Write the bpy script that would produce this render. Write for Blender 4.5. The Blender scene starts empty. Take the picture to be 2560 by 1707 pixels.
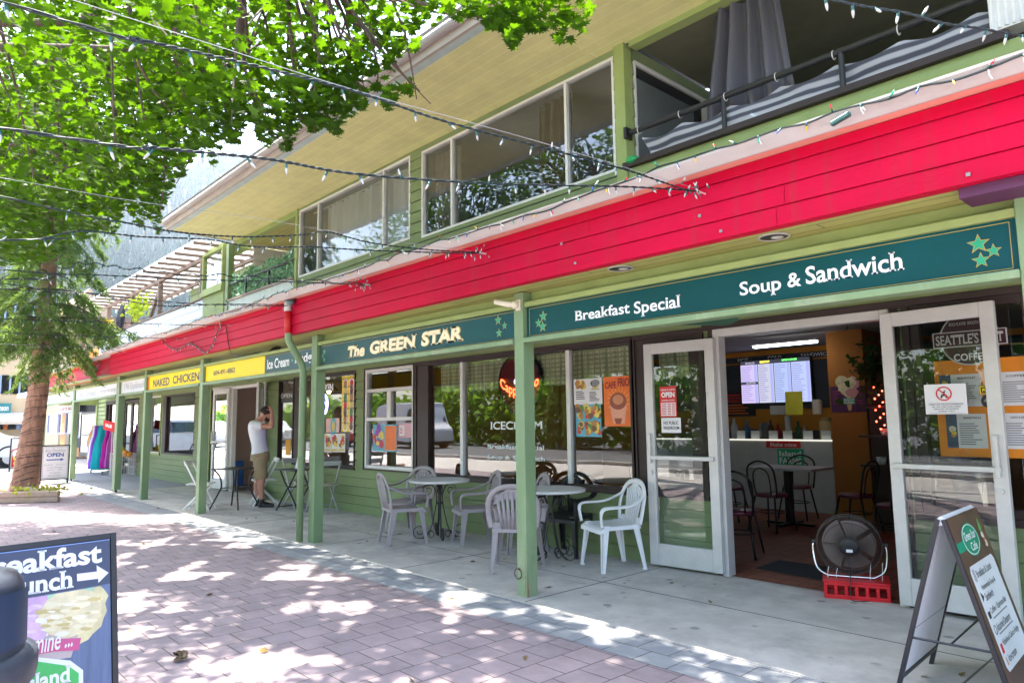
import bpy, math, random
import numpy as np
from mathutils import Vector, Matrix
S = bpy.context.scene
COL = S.collection
R_ = math.radians
# ---------------------------------------------------------------- camera
CAMH = 1.35
HAZE = 0.00020
_y, _p, _r = R_(137.3526), R_(6.4894), R_(-0.7444)
_f = np.array([math.cos(_p)*math.cos(_y), math.cos(_p)*math.sin(_y), math.sin(_p)])
_a = np.array([math.sin(_y), -math.cos(_y), 0.0]); _b = np.cross(_a, _f)
_rt = math.cos(_r)*_a + math.sin(_r)*_b; _up = -math.sin(_r)*_a + math.cos(_r)*_b
FPX = 1748.84
cd = bpy.data.cameras.new('camera'); cam = bpy.data.objects.new('camera', cd); COL.objects.link(cam)
cam.matrix_world = Matrix(((_rt[0], _up[0], -_f[0], 0), (_rt[1], _up[1], -_f[1], 0), (_rt[2], _up[2], -_f[2], CAMH), (0, 0, 0, 1)))
cd.sensor_width = 36; cd.sensor_fit = 'HORIZONTAL'; cd.lens = FPX/2560*36; cd.clip_start = .05; cd.clip_end = 6000
S.camera = cam
# ---------------------------------------------------------------- sky, sun, exposure
w = bpy.data.worlds.new('World'); S.world = w; w.use_nodes = True
SUNV = Vector((-.50, -.112, 1)).normalized()
nt = w.node_tree; sky = nt.nodes.new('ShaderNodeTexSky'); sky.sky_type = 'NISHITA'; sky.sun_disc = False
sky.sun_elevation = math.asin(SUNV.z); sky.sun_rotation = math.atan2(SUNV.x, SUNV.y) % (2*math.pi)
sky.air_density = 1.0; sky.dust_density = 2.5; sky.ozone_density = 1.0
bg = nt.nodes['Background']; bg.inputs[1].default_value = .15; nt.links.new(sky.outputs[0], bg.inputs[0])
sd = bpy.data.lights.new('sun', 'SUN'); sun = bpy.data.objects.new('sun', sd); COL.objects.link(sun)
sd.energy = 5.0; sd.angle = R_(.75); sd.color = (1, .94, .84)
sun.rotation_euler = SUNV.to_track_quat('Z', 'Y').to_euler(); sun.location = (0, 0, 30)
S.view_settings.view_transform = 'Standard'; S.view_settings.look = 'None'
S.view_settings.exposure = 2.6; S.view_settings.gamma = 1
S.render.film_transparent = False
cy = S.cycles
cy.max_bounces = 8; cy.diffuse_bounces = 4; cy.glossy_bounces = 4; cy.transmission_bounces = 6; cy.transparent_max_bounces = 16
cy.caustics_reflective = False; cy.caustics_refractive = False
try:
    cy.use_denoising = True
except Exception: pass
rnd = random.Random(7)

# ---------------------------------------------------------------- view rays -> points on real planes (used to measure, in metres)
def ray(x, y): return _f + (x-1280)/FPX*_rt - (y-853.5)/FPX*_up
C0 = np.array([0, 0, CAMH])
def PY(x, y, Y): d = ray(x, y); return C0 + d*Y/d[1]
def PZ(x, y, z=0.): d = ray(x, y); return C0 + d*(z-CAMH)/d[2]
def PX(x, y, X): d = ray(x, y); return C0 + d*X/d[0]
def PROJ(p):
    d = np.asarray(p, float)-C0; k = d@_f
    return (1280+FPX*(d@_rt)/k, 853.5-FPX*(d@_up)/k, k)

# ---------------------------------------------------------------- materials
MATS = {}
def new_mat(name):
    m = bpy.data.materials.new(name); m.use_nodes = True; n = m.node_tree.nodes; n.clear()
    o = n.new('ShaderNodeOutputMaterial'); return m, n, m.node_tree.links, o
def M(name, col, rough=.6, var=.12, scale=6., bump=.0, bscale=60., metal=0., spec=.5, stretch=None, dirt=None, dscale=1.3, coat=0., dstretch=None, spots=None, emit=None, estr=0.):
    if name in MATS: return MATS[name]
    m, n, L, o = new_mat(name)
    p = n.new('ShaderNodeBsdfPrincipled'); L.new(p.outputs[0], o.inputs[0])
    p.inputs['Roughness'].default_value = rough; p.inputs['Metallic'].default_value = metal
    p.inputs['Specular IOR Level'].default_value = spec; p.inputs['Coat Weight'].default_value = coat
    tc = n.new('ShaderNodeTexCoord'); src = tc.outputs['Object']
    if stretch:
        mp = n.new('ShaderNodeMapping'); mp.inputs['Scale'].default_value = stretch; L.new(src, mp.inputs[0]); src = mp.outputs[0]
    c4 = (*col, 1)
    nz = n.new('ShaderNodeTexNoise'); nz.inputs['Scale'].default_value = scale; nz.inputs['Detail'].default_value = 5; nz.inputs['Roughness'].default_value = .62
    L.new(src, nz.inputs[0])
    mr = n.new('ShaderNodeMapRange'); mr.inputs[1].default_value = .28; mr.inputs[2].default_value = .72; L.new(nz.outputs[0], mr.inputs[0])
    mx = n.new('ShaderNodeMix'); mx.data_type = 'RGBA'; L.new(mr.outputs[0], mx.inputs[0])
    mx.inputs[6].default_value = (*[min(1, c*(1-var)) for c in col], 1); mx.inputs[7].default_value = (*[min(1, c*(1+var)) for c in col], 1)
    out = mx.outputs[2]
    if dirt:
        n2 = n.new('ShaderNodeTexNoise'); n2.inputs['Scale'].default_value = dscale; n2.inputs['Detail'].default_value = 8; n2.inputs['Roughness'].default_value = .7
        if dstretch:
            mp2 = n.new('ShaderNodeMapping'); mp2.inputs['Scale'].default_value = dstretch; L.new(tc.outputs['Object'], mp2.inputs[0]); L.new(mp2.outputs[0], n2.inputs[0])
        else: L.new(src, n2.inputs[0])
        r2 = n.new('ShaderNodeMapRange'); r2.inputs[1].default_value = .52; r2.inputs[2].default_value = .74; r2.inputs[4].default_value = dirt[3]; L.new(n2.outputs[0], r2.inputs[0])
        m2 = n.new('ShaderNodeMix'); m2.data_type = 'RGBA'; L.new(r2.outputs[0], m2.inputs[0]); L.new(out, m2.inputs[6]); m2.inputs[7].default_value = (*dirt[:3], 1); out = m2.outputs[2]
    if spots:
        vo = n.new('ShaderNodeTexVoronoi'); vo.inputs['Scale'].default_value = spots[0]; L.new(tc.outputs['Object'], vo.inputs[0])
        rv = n.new('ShaderNodeMapRange'); rv.inputs[1].default_value = spots[1]; rv.inputs[2].default_value = spots[1]*1.5; rv.inputs[3].default_value = spots[2]; rv.inputs[4].default_value = 0; L.new(vo.outputs['Distance'], rv.inputs[0])
        n4 = n.new('ShaderNodeTexNoise'); n4.inputs['Scale'].default_value = spots[0]*.7; L.new(tc.outputs['Object'], n4.inputs[0]); r4 = n.new('ShaderNodeMapRange'); r4.inputs[1].default_value = .5; r4.inputs[2].default_value = .6; L.new(n4.outputs[0], r4.inputs[0])
        mu = n.new('ShaderNodeMath'); mu.operation = 'MULTIPLY'; L.new(rv.outputs[0], mu.inputs[0]); L.new(r4.outputs[0], mu.inputs[1])
        m4 = n.new('ShaderNodeMix'); m4.data_type = 'RGBA'; L.new(mu.outputs[0], m4.inputs[0]); L.new(out, m4.inputs[6]); m4.inputs[7].default_value = (*[c*.35 for c in col], 1); out = m4.outputs[2]
    L.new(out, p.inputs['Base Color'])
    if bump:
        n3 = n.new('ShaderNodeTexNoise'); n3.inputs['Scale'].default_value = bscale; n3.inputs['Detail'].default_value = 4; L.new(src, n3.inputs[0])
        b = n.new('ShaderNodeBump'); b.inputs['Strength'].default_value = bump; b.inputs['Distance'].default_value = .01; L.new(n3.outputs[0], b.inputs['Height']); L.new(b.outputs[0], p.inputs['Normal'])
    if emit:
        p.inputs['Emission Color'].default_value = (*emit, 1); p.inputs['Emission Strength'].default_value = estr
    MATS[name] = m; return m
def glass_mat(name, tint=(.92, .96, .95), boost=1.6, rough=.0, ior=1.5):
    if name in MATS: return MATS[name]
    m, n, L, o = new_mat(name)
    t = n.new('ShaderNodeBsdfTransparent'); t.inputs[0].default_value = (*tint, 1)
    g = n.new('ShaderNodeBsdfGlossy'); g.inputs['Roughness'].default_value = rough; g.inputs[0].default_value = (.95, .97, 1, 1)
    fr = n.new('ShaderNodeFresnel'); fr.inputs[0].default_value = ior
    ml = n.new('ShaderNodeMath'); ml.operation = 'MULTIPLY'; ml.use_clamp = True; ml.inputs[1].default_value = boost; L.new(fr.outputs[0], ml.inputs[0])
    tc = n.new('ShaderNodeTexCoord'); nz = n.new('ShaderNodeTexNoise'); nz.inputs['Scale'].default_value = 1.1; nz.inputs['Detail'].default_value = 1; L.new(tc.outputs['Object'], nz.inputs[0])
    b = n.new('ShaderNodeBump'); b.inputs['Strength'].default_value = .03; b.inputs['Distance'].default_value = .05; L.new(nz.outputs[0], b.inputs['Height']); L.new(b.outputs[0], g.inputs['Normal'])
    ms = n.new('ShaderNodeMixShader'); L.new(ml.outputs[0], ms.inputs[0]); L.new(t.outputs[0], ms.inputs[1]); L.new(g.outputs[0], ms.inputs[2]); L.new(ms.outputs[0], o.inputs[0])
    MATS[name] = m; return m
def leaf_mat(name, c1, c2, tr, trf=.45, scale=.9):
    if name in MATS: return MATS[name]
    m, n, L, o = new_mat(name)
    tc = n.new('ShaderNodeTexCoord'); nz = n.new('ShaderNodeTexNoise'); nz.inputs['Scale'].default_value = scale; nz.inputs['Detail'].default_value = 6; L.new(tc.outputs['Object'], nz.inputs[0])
    mr = n.new('ShaderNodeMapRange'); mr.inputs[1].default_value = .3; mr.inputs[2].default_value = .7; L.new(nz.outputs[0], mr.inputs[0])
    def mixc(a, b):
        mx = n.new('ShaderNodeMix'); mx.data_type = 'RGBA'; L.new(mr.outputs[0], mx.inputs[0]); mx.inputs[6].default_value = (*a, 1); mx.inputs[7].default_value = (*b, 1); return mx.outputs[2]
    d = n.new('ShaderNodeBsdfPrincipled'); d.inputs['Roughness'].default_value = .55; d.inputs['Specular IOR Level'].default_value = .12; L.new(mixc(c1, c2), d.inputs['Base Color'])
    t = n.new('ShaderNodeBsdfTranslucent'); L.new(mixc(tr, tuple(min(1, x*1.35) for x in tr)), t.inputs[0])
    ms = n.new('ShaderNodeMixShader'); ms.inputs[0].default_value = trf; L.new(d.outputs[0], ms.inputs[1]); L.new(t.outputs[0], ms.inputs[2]); L.new(ms.outputs[0], o.inputs[0])
    MATS[name] = m; return m
def emit_mat(name, col, s):
    if name in MATS: return MATS[name]
    m, n, L, o = new_mat(name); e = n.new('ShaderNodeEmission'); e.inputs[0].default_value = (*col, 1); e.inputs[1].default_value = s; L.new(e.outputs[0], o.inputs[0]); MATS[name] = m; return m
def sheer_mat(name, col, op):
    if name in MATS: return MATS[name]
    m, n, L, o = new_mat(name); t = n.new('ShaderNodeBsdfTransparent'); d = n.new('ShaderNodeBsdfDiffuse'); d.inputs[0].default_value = (*col, 1)
    t2 = n.new('ShaderNodeBsdfTranslucent'); t2.inputs[0].default_value = (*col, 1); a = n.new('ShaderNodeMixShader'); a.inputs[0].default_value = .4; L.new(d.outputs[0], a.inputs[1]); L.new(t2.outputs[0], a.inputs[2])
    ms = n.new('ShaderNodeMixShader'); ms.inputs[0].default_value = op; L.new(t.outputs[0], ms.inputs[1]); L.new(a.outputs[0], ms.inputs[2]); L.new(ms.outputs[0], o.inputs[0]); MATS[name] = m; return m
def tiled_mat(name, c1, c2, cm, bw, bh, mortar, rot=0., offset=.5, rough=.85, bump=.35, noise=.25, axis='Z', stain=None, bias=0.):
    if name in MATS: return MATS[name]
    m, n, L, o = new_mat(name); p = n.new('ShaderNodeBsdfPrincipled'); p.inputs['Roughness'].default_value = rough; L.new(p.outputs[0], o.inputs[0])
    tc = n.new('ShaderNodeTexCoord'); mp = n.new('ShaderNodeMapping'); L.new(tc.outputs['Object'], mp.inputs[0])
    mp.inputs['Rotation'].default_value = {'Z': (0, 0, rot), 'Y': (R_(-90), 0, 0), 'X': (R_(-90), 0, R_(90))}[axis]
    br = n.new('ShaderNodeTexBrick'); br.offset = offset; br.inputs['Scale'].default_value = 1; br.inputs['Mortar Size'].default_value = mortar; br.inputs['Mortar Smooth'].default_value = .2
    br.inputs['Brick Width'].default_value = bw; br.inputs['Row Height'].default_value = bh; br.inputs['Bias'].default_value = bias
    br.inputs['Color1'].default_value = (*c1, 1); br.inputs['Color2'].default_value = (*c2, 1); br.inputs['Mortar'].default_value = (*cm, 1); L.new(mp.outputs[0], br.inputs[0])
    nz = n.new('ShaderNodeTexNoise'); nz.inputs['Scale'].default_value = 3.; nz.inputs['Detail'].default_value = 9; nz.inputs['Roughness'].default_value = .72; L.new(tc.outputs['Object'], nz.inputs[0])
    hs = n.new('ShaderNodeHueSaturation'); mr = n.new('ShaderNodeMapRange'); mr.inputs[1].default_value = .25; mr.inputs[2].default_value = .75; mr.inputs[3].default_value = 1-noise; mr.inputs[4].default_value = 1+noise
    L.new(nz.outputs[0], mr.inputs[0]); L.new(mr.outputs[0], hs.inputs['Value']); L.new(br.outputs[0], hs.inputs['Color']); L.new(hs.outputs[0], p.inputs['Base Color'])
    n2 = n.new('ShaderNodeTexNoise'); n2.inputs['Scale'].default_value = 90; n2.inputs['Detail'].default_value = 3; L.new(tc.outputs['Object'], n2.inputs[0])
    ad = n.new('ShaderNodeMath'); ad.operation = 'MULTIPLY_ADD'; ad.inputs[1].default_value = .25; L.new(n2.outputs[0], ad.inputs[0])
    iv = n.new('ShaderNodeMath'); iv.operation = 'SUBTRACT'; iv.inputs[0].default_value = 1; L.new(br.outputs['Fac'], iv.inputs[1]); L.new(iv.outputs[0], ad.inputs[2])
    b = n.new('ShaderNodeBump'); b.inputs['Strength'].default_value = bump; b.inputs['Distance'].default_value = .006; L.new(ad.outputs[0], b.inputs['Height']); L.new(b.outputs[0], p.inputs['Normal'])
    MATS[name] = m; return m

# ---------------------------------------------------------------- mesh builder
def wloc(o):
    v = Vector((0, 0, 0))
    while o is not None: v += o.location; o = o.parent
    return v
class MB:
    def __init__(s): s.v = []; s.f = []; s.mi = []; s.c = 0; s.mats = []
    def mat(s, m):
        if m not in s.mats: s.mats.append(m)
        s.c = s.mats.index(m); return s
    def add(s, vs, fs):
        k = len(s.v); s.v.extend([tuple(map(float, p)) for p in vs]); s.f.extend([tuple(i+k for i in f) for f in fs]); s.mi.extend([s.c]*len(fs)); return s
    def box(s, x0, x1, y0, y1, z0, z1):
        x0, x1 = min(x0, x1), max(x0, x1); y0, y1 = min(y0, y1), max(y0, y1); z0, z1 = min(z0, z1), max(z0, z1)
        return s.add([(x0, y0, z0), (x1, y0, z0), (x1, y1, z0), (x0, y1, z0), (x0, y0, z1), (x1, y0, z1), (x1, y1, z1), (x0, y1, z1)],
              [(0, 3, 2, 1), (4, 5, 6, 7), (0, 1, 5, 4), (1, 2, 6, 5), (2, 3, 7, 6), (3, 0, 4, 7)])
    def fbox(s, fr, a0, a1, b0, b1, c0, c1):
        P = [fr.P(a, b, c) for c in (c0, c1) for (a, b) in ((a0, b0), (a1, b0), (a1, b1), (a0, b1))]
        return s.add(P, [(0, 3, 2, 1), (4, 5, 6, 7), (0, 1, 5, 4), (1, 2, 6, 5), (2, 3, 7, 6), (3, 0, 4, 7)])
    def bar(s, p, q, wx, wy, up=(0, 0, 1)):
        p = Vector(p); q = Vector(q); d = (q-p).normalized(); u = Vector(up)
        if abs(d.dot(u)) > .98: u = Vector((0, 1, 0))
        a = d.cross(u).normalized()*wx/2; b = a.cross(d).normalized()*wy/2
        P = [r+i*a+j*b for r in (p, q) for i, j in ((-1, -1), (1, -1), (1, 1), (-1, 1))]
        return s.add(P, [(0, 3, 2, 1), (4, 5, 6, 7), (0, 1, 5, 4), (1, 2, 6, 5), (2, 3, 7, 6), (3, 0, 4, 7)])
    def tube(s, path, r, n=8, closed=False, flat=1., up=(0, 0, 1), cap=True):
        P = [Vector(p) for p in path]; m = len(P); rs = r if isinstance(r, (list, tuple)) else [r]*m
        rings = []; pa = None
        for i in range(m):
            if closed: d = P[(i+1) % m]-P[i-1]
            else: d = P[min(i+1, m-1)]-P[max(i-1, 0)]
            d = d.normalized() if d.length > 1e-9 else Vector((0, 0, 1))
            if pa is None:
                u = Vector(up)
                if abs(d.dot(u)) > .95: u = Vector((1, 0, 0)) if abs(d.x) < .9 else Vector((0, 1, 0))
                a = d.cross(u).normalized()
            else:
                a = pa-d*pa.dot(d); a = a.normalized() if a.length > 1e-6 else pa
            pa = a; b = a.cross(d).normalized()
            rings.append([P[i]+a*rs[i]*math.cos(t)+b*rs[i]*flat*math.sin(t) for t in (2*math.pi*k/n for k in range(n))])
        vs = [p for rg in rings for p in rg]; fs = []
        for i in range(m if closed else m-1):
            j = (i+1) % m
            for k in range(n): fs.append((i*n+k, i*n+(k+1) % n, j*n+(k+1) % n, j*n+k))
        if cap and not closed: fs += [tuple(range(n))[::-1], tuple((m-1)*n+k for k in range(n))]
        return s.add(vs, fs)
    def prism(s, pts, off):
        n = len(pts); off = Vector(off); P = [Vector(p) for p in pts]
        return s.add(P+[p+off for p in P], [tuple(range(n))[::-1], tuple(range(n, 2*n))]+[(i, (i+1) % n, n+(i+1) % n, n+i) for i in range(n)])
    def poly(s, pts): return s.add(pts, [tuple(range(len(pts)))])
    def fpoly(s, fr, ab, c=0): return s.poly([fr.P(a, b, c) for a, b in ab])
    def lathe(s, prof, c=(0, 0, 0), n=24, ax=None):
        fr = ax or FR(c, (1, 0, 0), (0, 1, 0)); vs = []; m = len(prof)
        for k in range(n):
            t = 2*math.pi*k/n
            for r, z in prof: vs.append(fr.P(r*math.cos(t), r*math.sin(t), z))
        fs = []
        for k in range(n):
            j = (k+1) % n
            for i in range(m-1): fs.append((k*m+i, j*m+i, j*m+i+1, k*m+i+1))
        return s.add(vs, fs)
    def grid(s, fn, nu, nv, closed_u=False):
        vs = [fn(u/nu, v/nv) for u in range(nu+1) for v in range(nv+1)]
        return s.add(vs, [(u*(nv+1)+v, (u+1)*(nv+1)+v, (u+1)*(nv+1)+v+1, u*(nv+1)+v+1) for u in range(nu) for v in range(nv)])
    def sphere(s, c, r, nu=16, nv=10, q=None):
        rx, ry, rz = (r, r, r) if not isinstance(r, (tuple, list)) else r; c = Vector(c)
        def fn(u, v):
            a, b = 2*math.pi*u, math.pi*v; p = Vector((rx*math.sin(b)*math.cos(a), ry*math.sin(b)*math.sin(a), rz*math.cos(b)))
            if q is not None: p = q @ p
            return c+p
        return s.grid(fn, nu, nv)
    def text(s, t, fr, a0, a1, b0, b1, c=.002, bold=0., shear=0., serif=0., caps=None):
        vs, fs = glyphs(t, bold, serif); xs = [p[0] for p in vs]; ys = [p[1] for p in vs]
        x0, x1, y0, y1 = min(xs), max(xs), min(ys), max(ys)
        h = b1-b0
        return s.add([fr.P(a0+(x-x0)/(x1-x0)*(a1-a0)+shear*((y-y0)/(y1-y0)-.5)*h, b0+(y-y0)/(y1-y0)*h, c) for x, y in vs], fs)
    def build(s, name, m=None, parent=None, smooth=False, bevel=0., local=False, seg=2):
        me = bpy.data.meshes.new(name)
        off = Vector((0, 0, 0)) if (local or parent is None) else wloc(parent)
        me.from_pydata([Vector(p)-off for p in s.v] if off.length else s.v, [], s.f)
        ms = s.mats if s.mats else ([m] if not isinstance(m, (list, tuple)) else list(m))
        for x in ms: me.materials.append(x)
        if len(ms) > 1: me.polygons.foreach_set('material_index', s.mi)
        if smooth: me.polygons.foreach_set('use_smooth', [True]*len(me.polygons))
        me.update(); o = bpy.data.objects.new(name, me); COL.objects.link(o)
        if parent is not None: o.parent = parent
        if bevel:
            b = o.modifiers.new('bevel', 'BEVEL'); b.width = bevel; b.segments = seg; b.limit_method = 'ANGLE'; b.angle_limit = R_(40)
        return o
class FR:
    def __init__(s, o, u, v, nrm=True):
        s.o = Vector(o); s.u = Vector(u); s.v = Vector(v)
        if nrm: s.u.normalize(); s.v.normalize()
        s.n = s.u.cross(s.v).normalized()
    def P(s, a, b, c=0.): return s.o+s.u*a+s.v*b+s.n*c
def WALL(Y): return FR((0, Y, 0), (1, 0, 0), (0, 0, 1))    # a = world x, b = world z, c = towards the street
_gc = {}
def glyphs(t, bold, serif):
    k = (t, bold, serif)
    if k in _gc: return _gc[k]
    cu = bpy.data.curves.new('t', 'FONT'); cu.body = t; cu.offset = bold; cu.resolution_u = 3; cu.fill_mode = 'FRONT'
    ob = bpy.data.objects.new('t', cu); me = ob.to_mesh()
    vs = [(v.co.x, v.co.y) for v in me.vertices]; fs = [tuple(p.vertices) for p in me.polygons]
    if serif:
        cnt = {}
        for p in me.polygons:
            for e in p.edge_keys: cnt[e] = cnt.get(e, 0)+1
        ls = bold; lv = (0-ls, .507+ls, .709+ls, .74+ls, -.2-ls, .53+ls, .69+ls, .727+ls, -.19-ls, -.205-ls)
        for (i, j), n in list(cnt.items()):
            if n != 1: continue
            (xa, ya), (xb, yb) = vs[i], vs[j]
            ln = abs(xa-xb)
            if abs(ya-yb) < .004 and .075 < ln < .26 and min(abs(ya-l) for l in lv) < .03:
                x0, x1 = min(xa, xb)-serif, max(xa, xb)+serif; top = ya > .3
                hs_ = .05+.5*bold; y0, y1 = (ya-hs_, ya) if top else (ya, ya+hs_)
                q = len(vs); vs += [(x0, y0), (x1, y0), (x1, y1), (x0, y1)]; fs.append((q, q+1, q+2, q+3))
    ob.to_mesh_clear(); bpy.data.objects.remove(ob); bpy.data.curves.remove(cu)
    _gc[k] = (vs, fs); return vs, fs
def tag(o, label=None, cat=None, group=None, kind=None):
    for k, v in (('label', label), ('category', cat), ('group', group), ('kind', kind)):
        if v: o[k] = v
    return o
def thing(name, label, cat, loc=(0, 0, 0), rotz=0., group=None, kind=None):
    o = bpy.data.objects.new(name, None); COL.objects.link(o); o.location = loc; o.rotation_euler = (0, 0, rotz); o.empty_display_size = .2
    return tag(o, label, cat, group, kind)
def copy_tree(o, parent=None):
    c = o.copy(); COL.objects.link(c); c.parent = parent
    for ch in list(o.children): copy_tree(ch, c)
    return c
def dup(root, loc, rotz, label, group=None):
    r = copy_tree(root); r.location = loc; r.rotation_euler = (0, 0, rotz); r['label'] = label
    if group: r['group'] = group
    return r
def arc(c, r, a0, a1, n, u=(1, 0, 0), v=(0, 0, 1)):
    c = Vector(c); u = Vector(u); v = Vector(v)
    return [c+u*r*math.cos(a0+(a1-a0)*i/n)+v*r*math.sin(a0+(a1-a0)*i/n) for i in range(n+1)]
def cubic(pts, n=6):
    P = [Vector(p) for p in pts]; out = []
    for i in range(len(P)-1):
        p0, p1, p2, p3 = P[max(i-1, 0)], P[i], P[i+1], P[min(i+2, len(P)-1)]
        for k in range(n):
            t = k/n; out.append(.5*((2*p1)+(p2-p0)*t+(2*p0-5*p1+4*p2-p3)*t*t+(3*p1-p0-3*p2+p3)*t**3))
    return out+[P[-1]]
def struct(mb, name, m, **k): o = mb.build(name, m, **k); o['kind'] = 'structure'; return o
# ================================================================ materials of the place
m_siding = M('green_siding', (.212, .276, .128), .62, .10, 2.2, .25, 40, stretch=(.35, 1, 1), dirt=(.15, .20, .06, .45), dscale=1.1, dstretch=(2.5, 1, .6), spec=.25)
m_siding2 = M('pale_green_trim', (.29, .36, .13), .6, .10, 3, .2, 50, dirt=(.22, .27, .10, .4), spec=.25)
m_post = M('post_green', (.185, .28, .14), .55, .12, 3.5, .3, 45, stretch=(1, 1, .3), dirt=(.42, .44, .30, .55), dscale=2.2)
m_red = M('red_board', (.50, .002, .036), .55, .22, 1.6, .22, 30, stretch=(.25, 1, 1), dirt=(.34, .03, .04, .65), dscale=2.2, dstretch=(7, 1, .5), spec=.10)
m_salmon = M('salmon_tone', (.66, .30, .23), .6, .1, 3)
m_gutter = M('gutter_metal', (.43, .385, .375), .5, .12, 2.2, .08, 40, stretch=(.5, 1, 2), dirt=(.30, .21, .18, .6), dscale=2.6)
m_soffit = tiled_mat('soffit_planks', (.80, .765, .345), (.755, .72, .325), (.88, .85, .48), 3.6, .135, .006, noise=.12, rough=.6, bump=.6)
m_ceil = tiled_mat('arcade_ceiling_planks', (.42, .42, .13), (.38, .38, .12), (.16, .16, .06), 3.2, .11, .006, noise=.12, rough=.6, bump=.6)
m_shingle = M('asphalt_shingles', (.045, .045, .05), .95, .3, 20, .8, 90, dirt=(.10, .10, .03, .6), dscale=3)
m_brown = M('dark_brown_trim', (.028, .014, .012), .55, .2, 5, .15)
m_white = M('white_trim', (.72, .72, .70), .45, .06, 5, dirt=(.5, .49, .45, .3))
m_alu = M('aluminium_frame', (.62, .61, .60), .38, .07, 7, .05, metal=.25, dirt=(.42, .40, .37, .35))
m_glass = glass_mat('window_glass', boost=2.2)
m_glassd = glass_mat('door_glass', (.86, .9, .88), boost=1.7)
m_black = M('black_metal', (.018, .018, .020), .42, .2, 8)
m_concrete = M('concrete_walk', (.54, .50, .465), .85, .22, 3.2, .3, 120, dirt=(.25, .235, .225, .85), dscale=1.0, spots=(5.0, .13, .75))
m_conc_line = M('concrete_joint', (.16, .15, .14), .95)
m_paver = tiled_mat('brick_pavers', (.345, .265, .275), (.28, .222, .238), (.125, .10, .095), .205, .227, .0045, rot=R_(90), noise=.28, bump=.6)
m_paver2 = tiled_mat('border_pavers', (.31, .315, .33), (.26, .27, .30), (.12, .115, .11), .227, .205, .0045, rot=R_(0), noise=.16, bump=.5)
m_agg = M('exposed_aggregate', (.33, .34, .37), .9, .75, 120, .8, 160)
m_asphalt = M('asphalt', (.13, .13, .135), .92, .25, 40, .4, 150, dirt=(.13, .13, .13, .5))
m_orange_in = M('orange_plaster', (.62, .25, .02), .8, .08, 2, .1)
m_dark_in = M('dark_slate_wall', (.035, .045, .06), .7, .1)
m_ceil_in = M('ceiling_tile', (.34, .32, .33), .9, .08)
m_beige_in = M('beige_plaster', (.60, .47, .38), .85, .06, 1.5)
m_grey_in = M('grey_room_wall', (.42, .43, .46), .9, .06)
m_floortile = tiled_mat('terracotta_floor', (.30, .085, .042), (.23, .064, .032), (.07, .03, .022), .15, .15, .006, offset=0, rough=.6, bump=.25)
m_vinyl = M('vinyl_floor', (.30, .27, .24), .6)
m_paper = M('white_paper', (.78, .78, .80), .7, .03)
m_ink = M('dark_ink', (.02, .02, .025), .6)
m_grey_ink = M('grey_ink', (.25, .25, .28), .7)
m_redp = M('red_print', (.66, .015, .02), .5, .05)
m_cream = M('cream_lettering', (.86, .76, .50), .5, .05)
m_gold = M('gold_line', (.42, .30, .05), .5, .1)
m_whitelet = M('white_lettering', (.82, .84, .85), .5, .04)
m_teal = M('teal_sign_board', (.001, .062, .066), .42, .15, 1.3, dirt=(.002, .085, .13, .5), dscale=.9, spec=.2)
m_yellow = M('yellow_sign_board', (.92, .68, .0), .5, .03, 2, spec=.25)
m_star = M('green_star_paint', (.01, .34, .17), .4)
m_fence = M('brown_rail', (.30, .22, .18), .7, .12, 4)

# ================================================================ ground (structure)
mb = MB(); mb.poly([(-400, -400, -.03), (400, -400, -.03), (400, 900, -.03), (-400, 900, -.03)]); struct(mb, 'ground', m_asphalt)
mb = MB(); mb.poly([(-24.5, -5.2, -.004), (6, -5.2, -.004), (6, 3.72, -.004), (-24.5, 3.72, -.004)]); struct(mb, 'plaza_paving', m_paver)
mb = MB(); mb.poly([(-40, -5.2, .0), (12, -5.2, .0), (12, -1.3, .0), (-40, -1.3, .0)]); struct(mb, 'bounce_ground', M('bounce_pale', (.58, .53, .48), .9, .08, 2, dirt=(.45, .42, .38, .4)))  # unseen pale ground added to bounce sunlight onto the facade
mb = MB(); mb.poly([(-16.5, 3.30, 0.), (6, 3.30, 0.), (6, 3.715, 0.), (-16.5, 3.715, 0.)]); struct(mb, 'border_paving', m_paver2)
mb = MB(); mb.box(-16.6, 6, 3.72, 5.62, -.02, .004); struct(mb, 'walkway', m_concrete)
mb = MB()
for x in (-15.1, -12.3, -9.75, -7.35, -5.65, -3.95, -1.2):
    mb.box(x-.006, x+.006, 3.74, 5.55, .003, .0055)
mb.box(-16.6, 2, 4.63, 4.641, .003, .0055)
struct(mb, 'walkway_joint', m_conc_line)
mb = MB(); mb.box(-26.4, -16.6, 3.6, 5.62, -.02, .006); struct(mb, 'aggregate_walk', m_agg)
mb = MB(); mb.box(-33, -26.4, 5.2, 7.4, -.02, .05); struct(mb, 'neighbour_walkway', m_concrete)
mb = MB(); mb.poly([(-60, -5.3, -.02), (10, -5.3, -.02), (10, -13.5, -.02), (-60, -13.5, -.02)]); struct(mb, 'road', m_asphalt)
mb = MB(); mb.box(-60, 10, -5.45, -5.25, -.03, .10); struct(mb, 'kerb', m_concrete)

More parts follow.
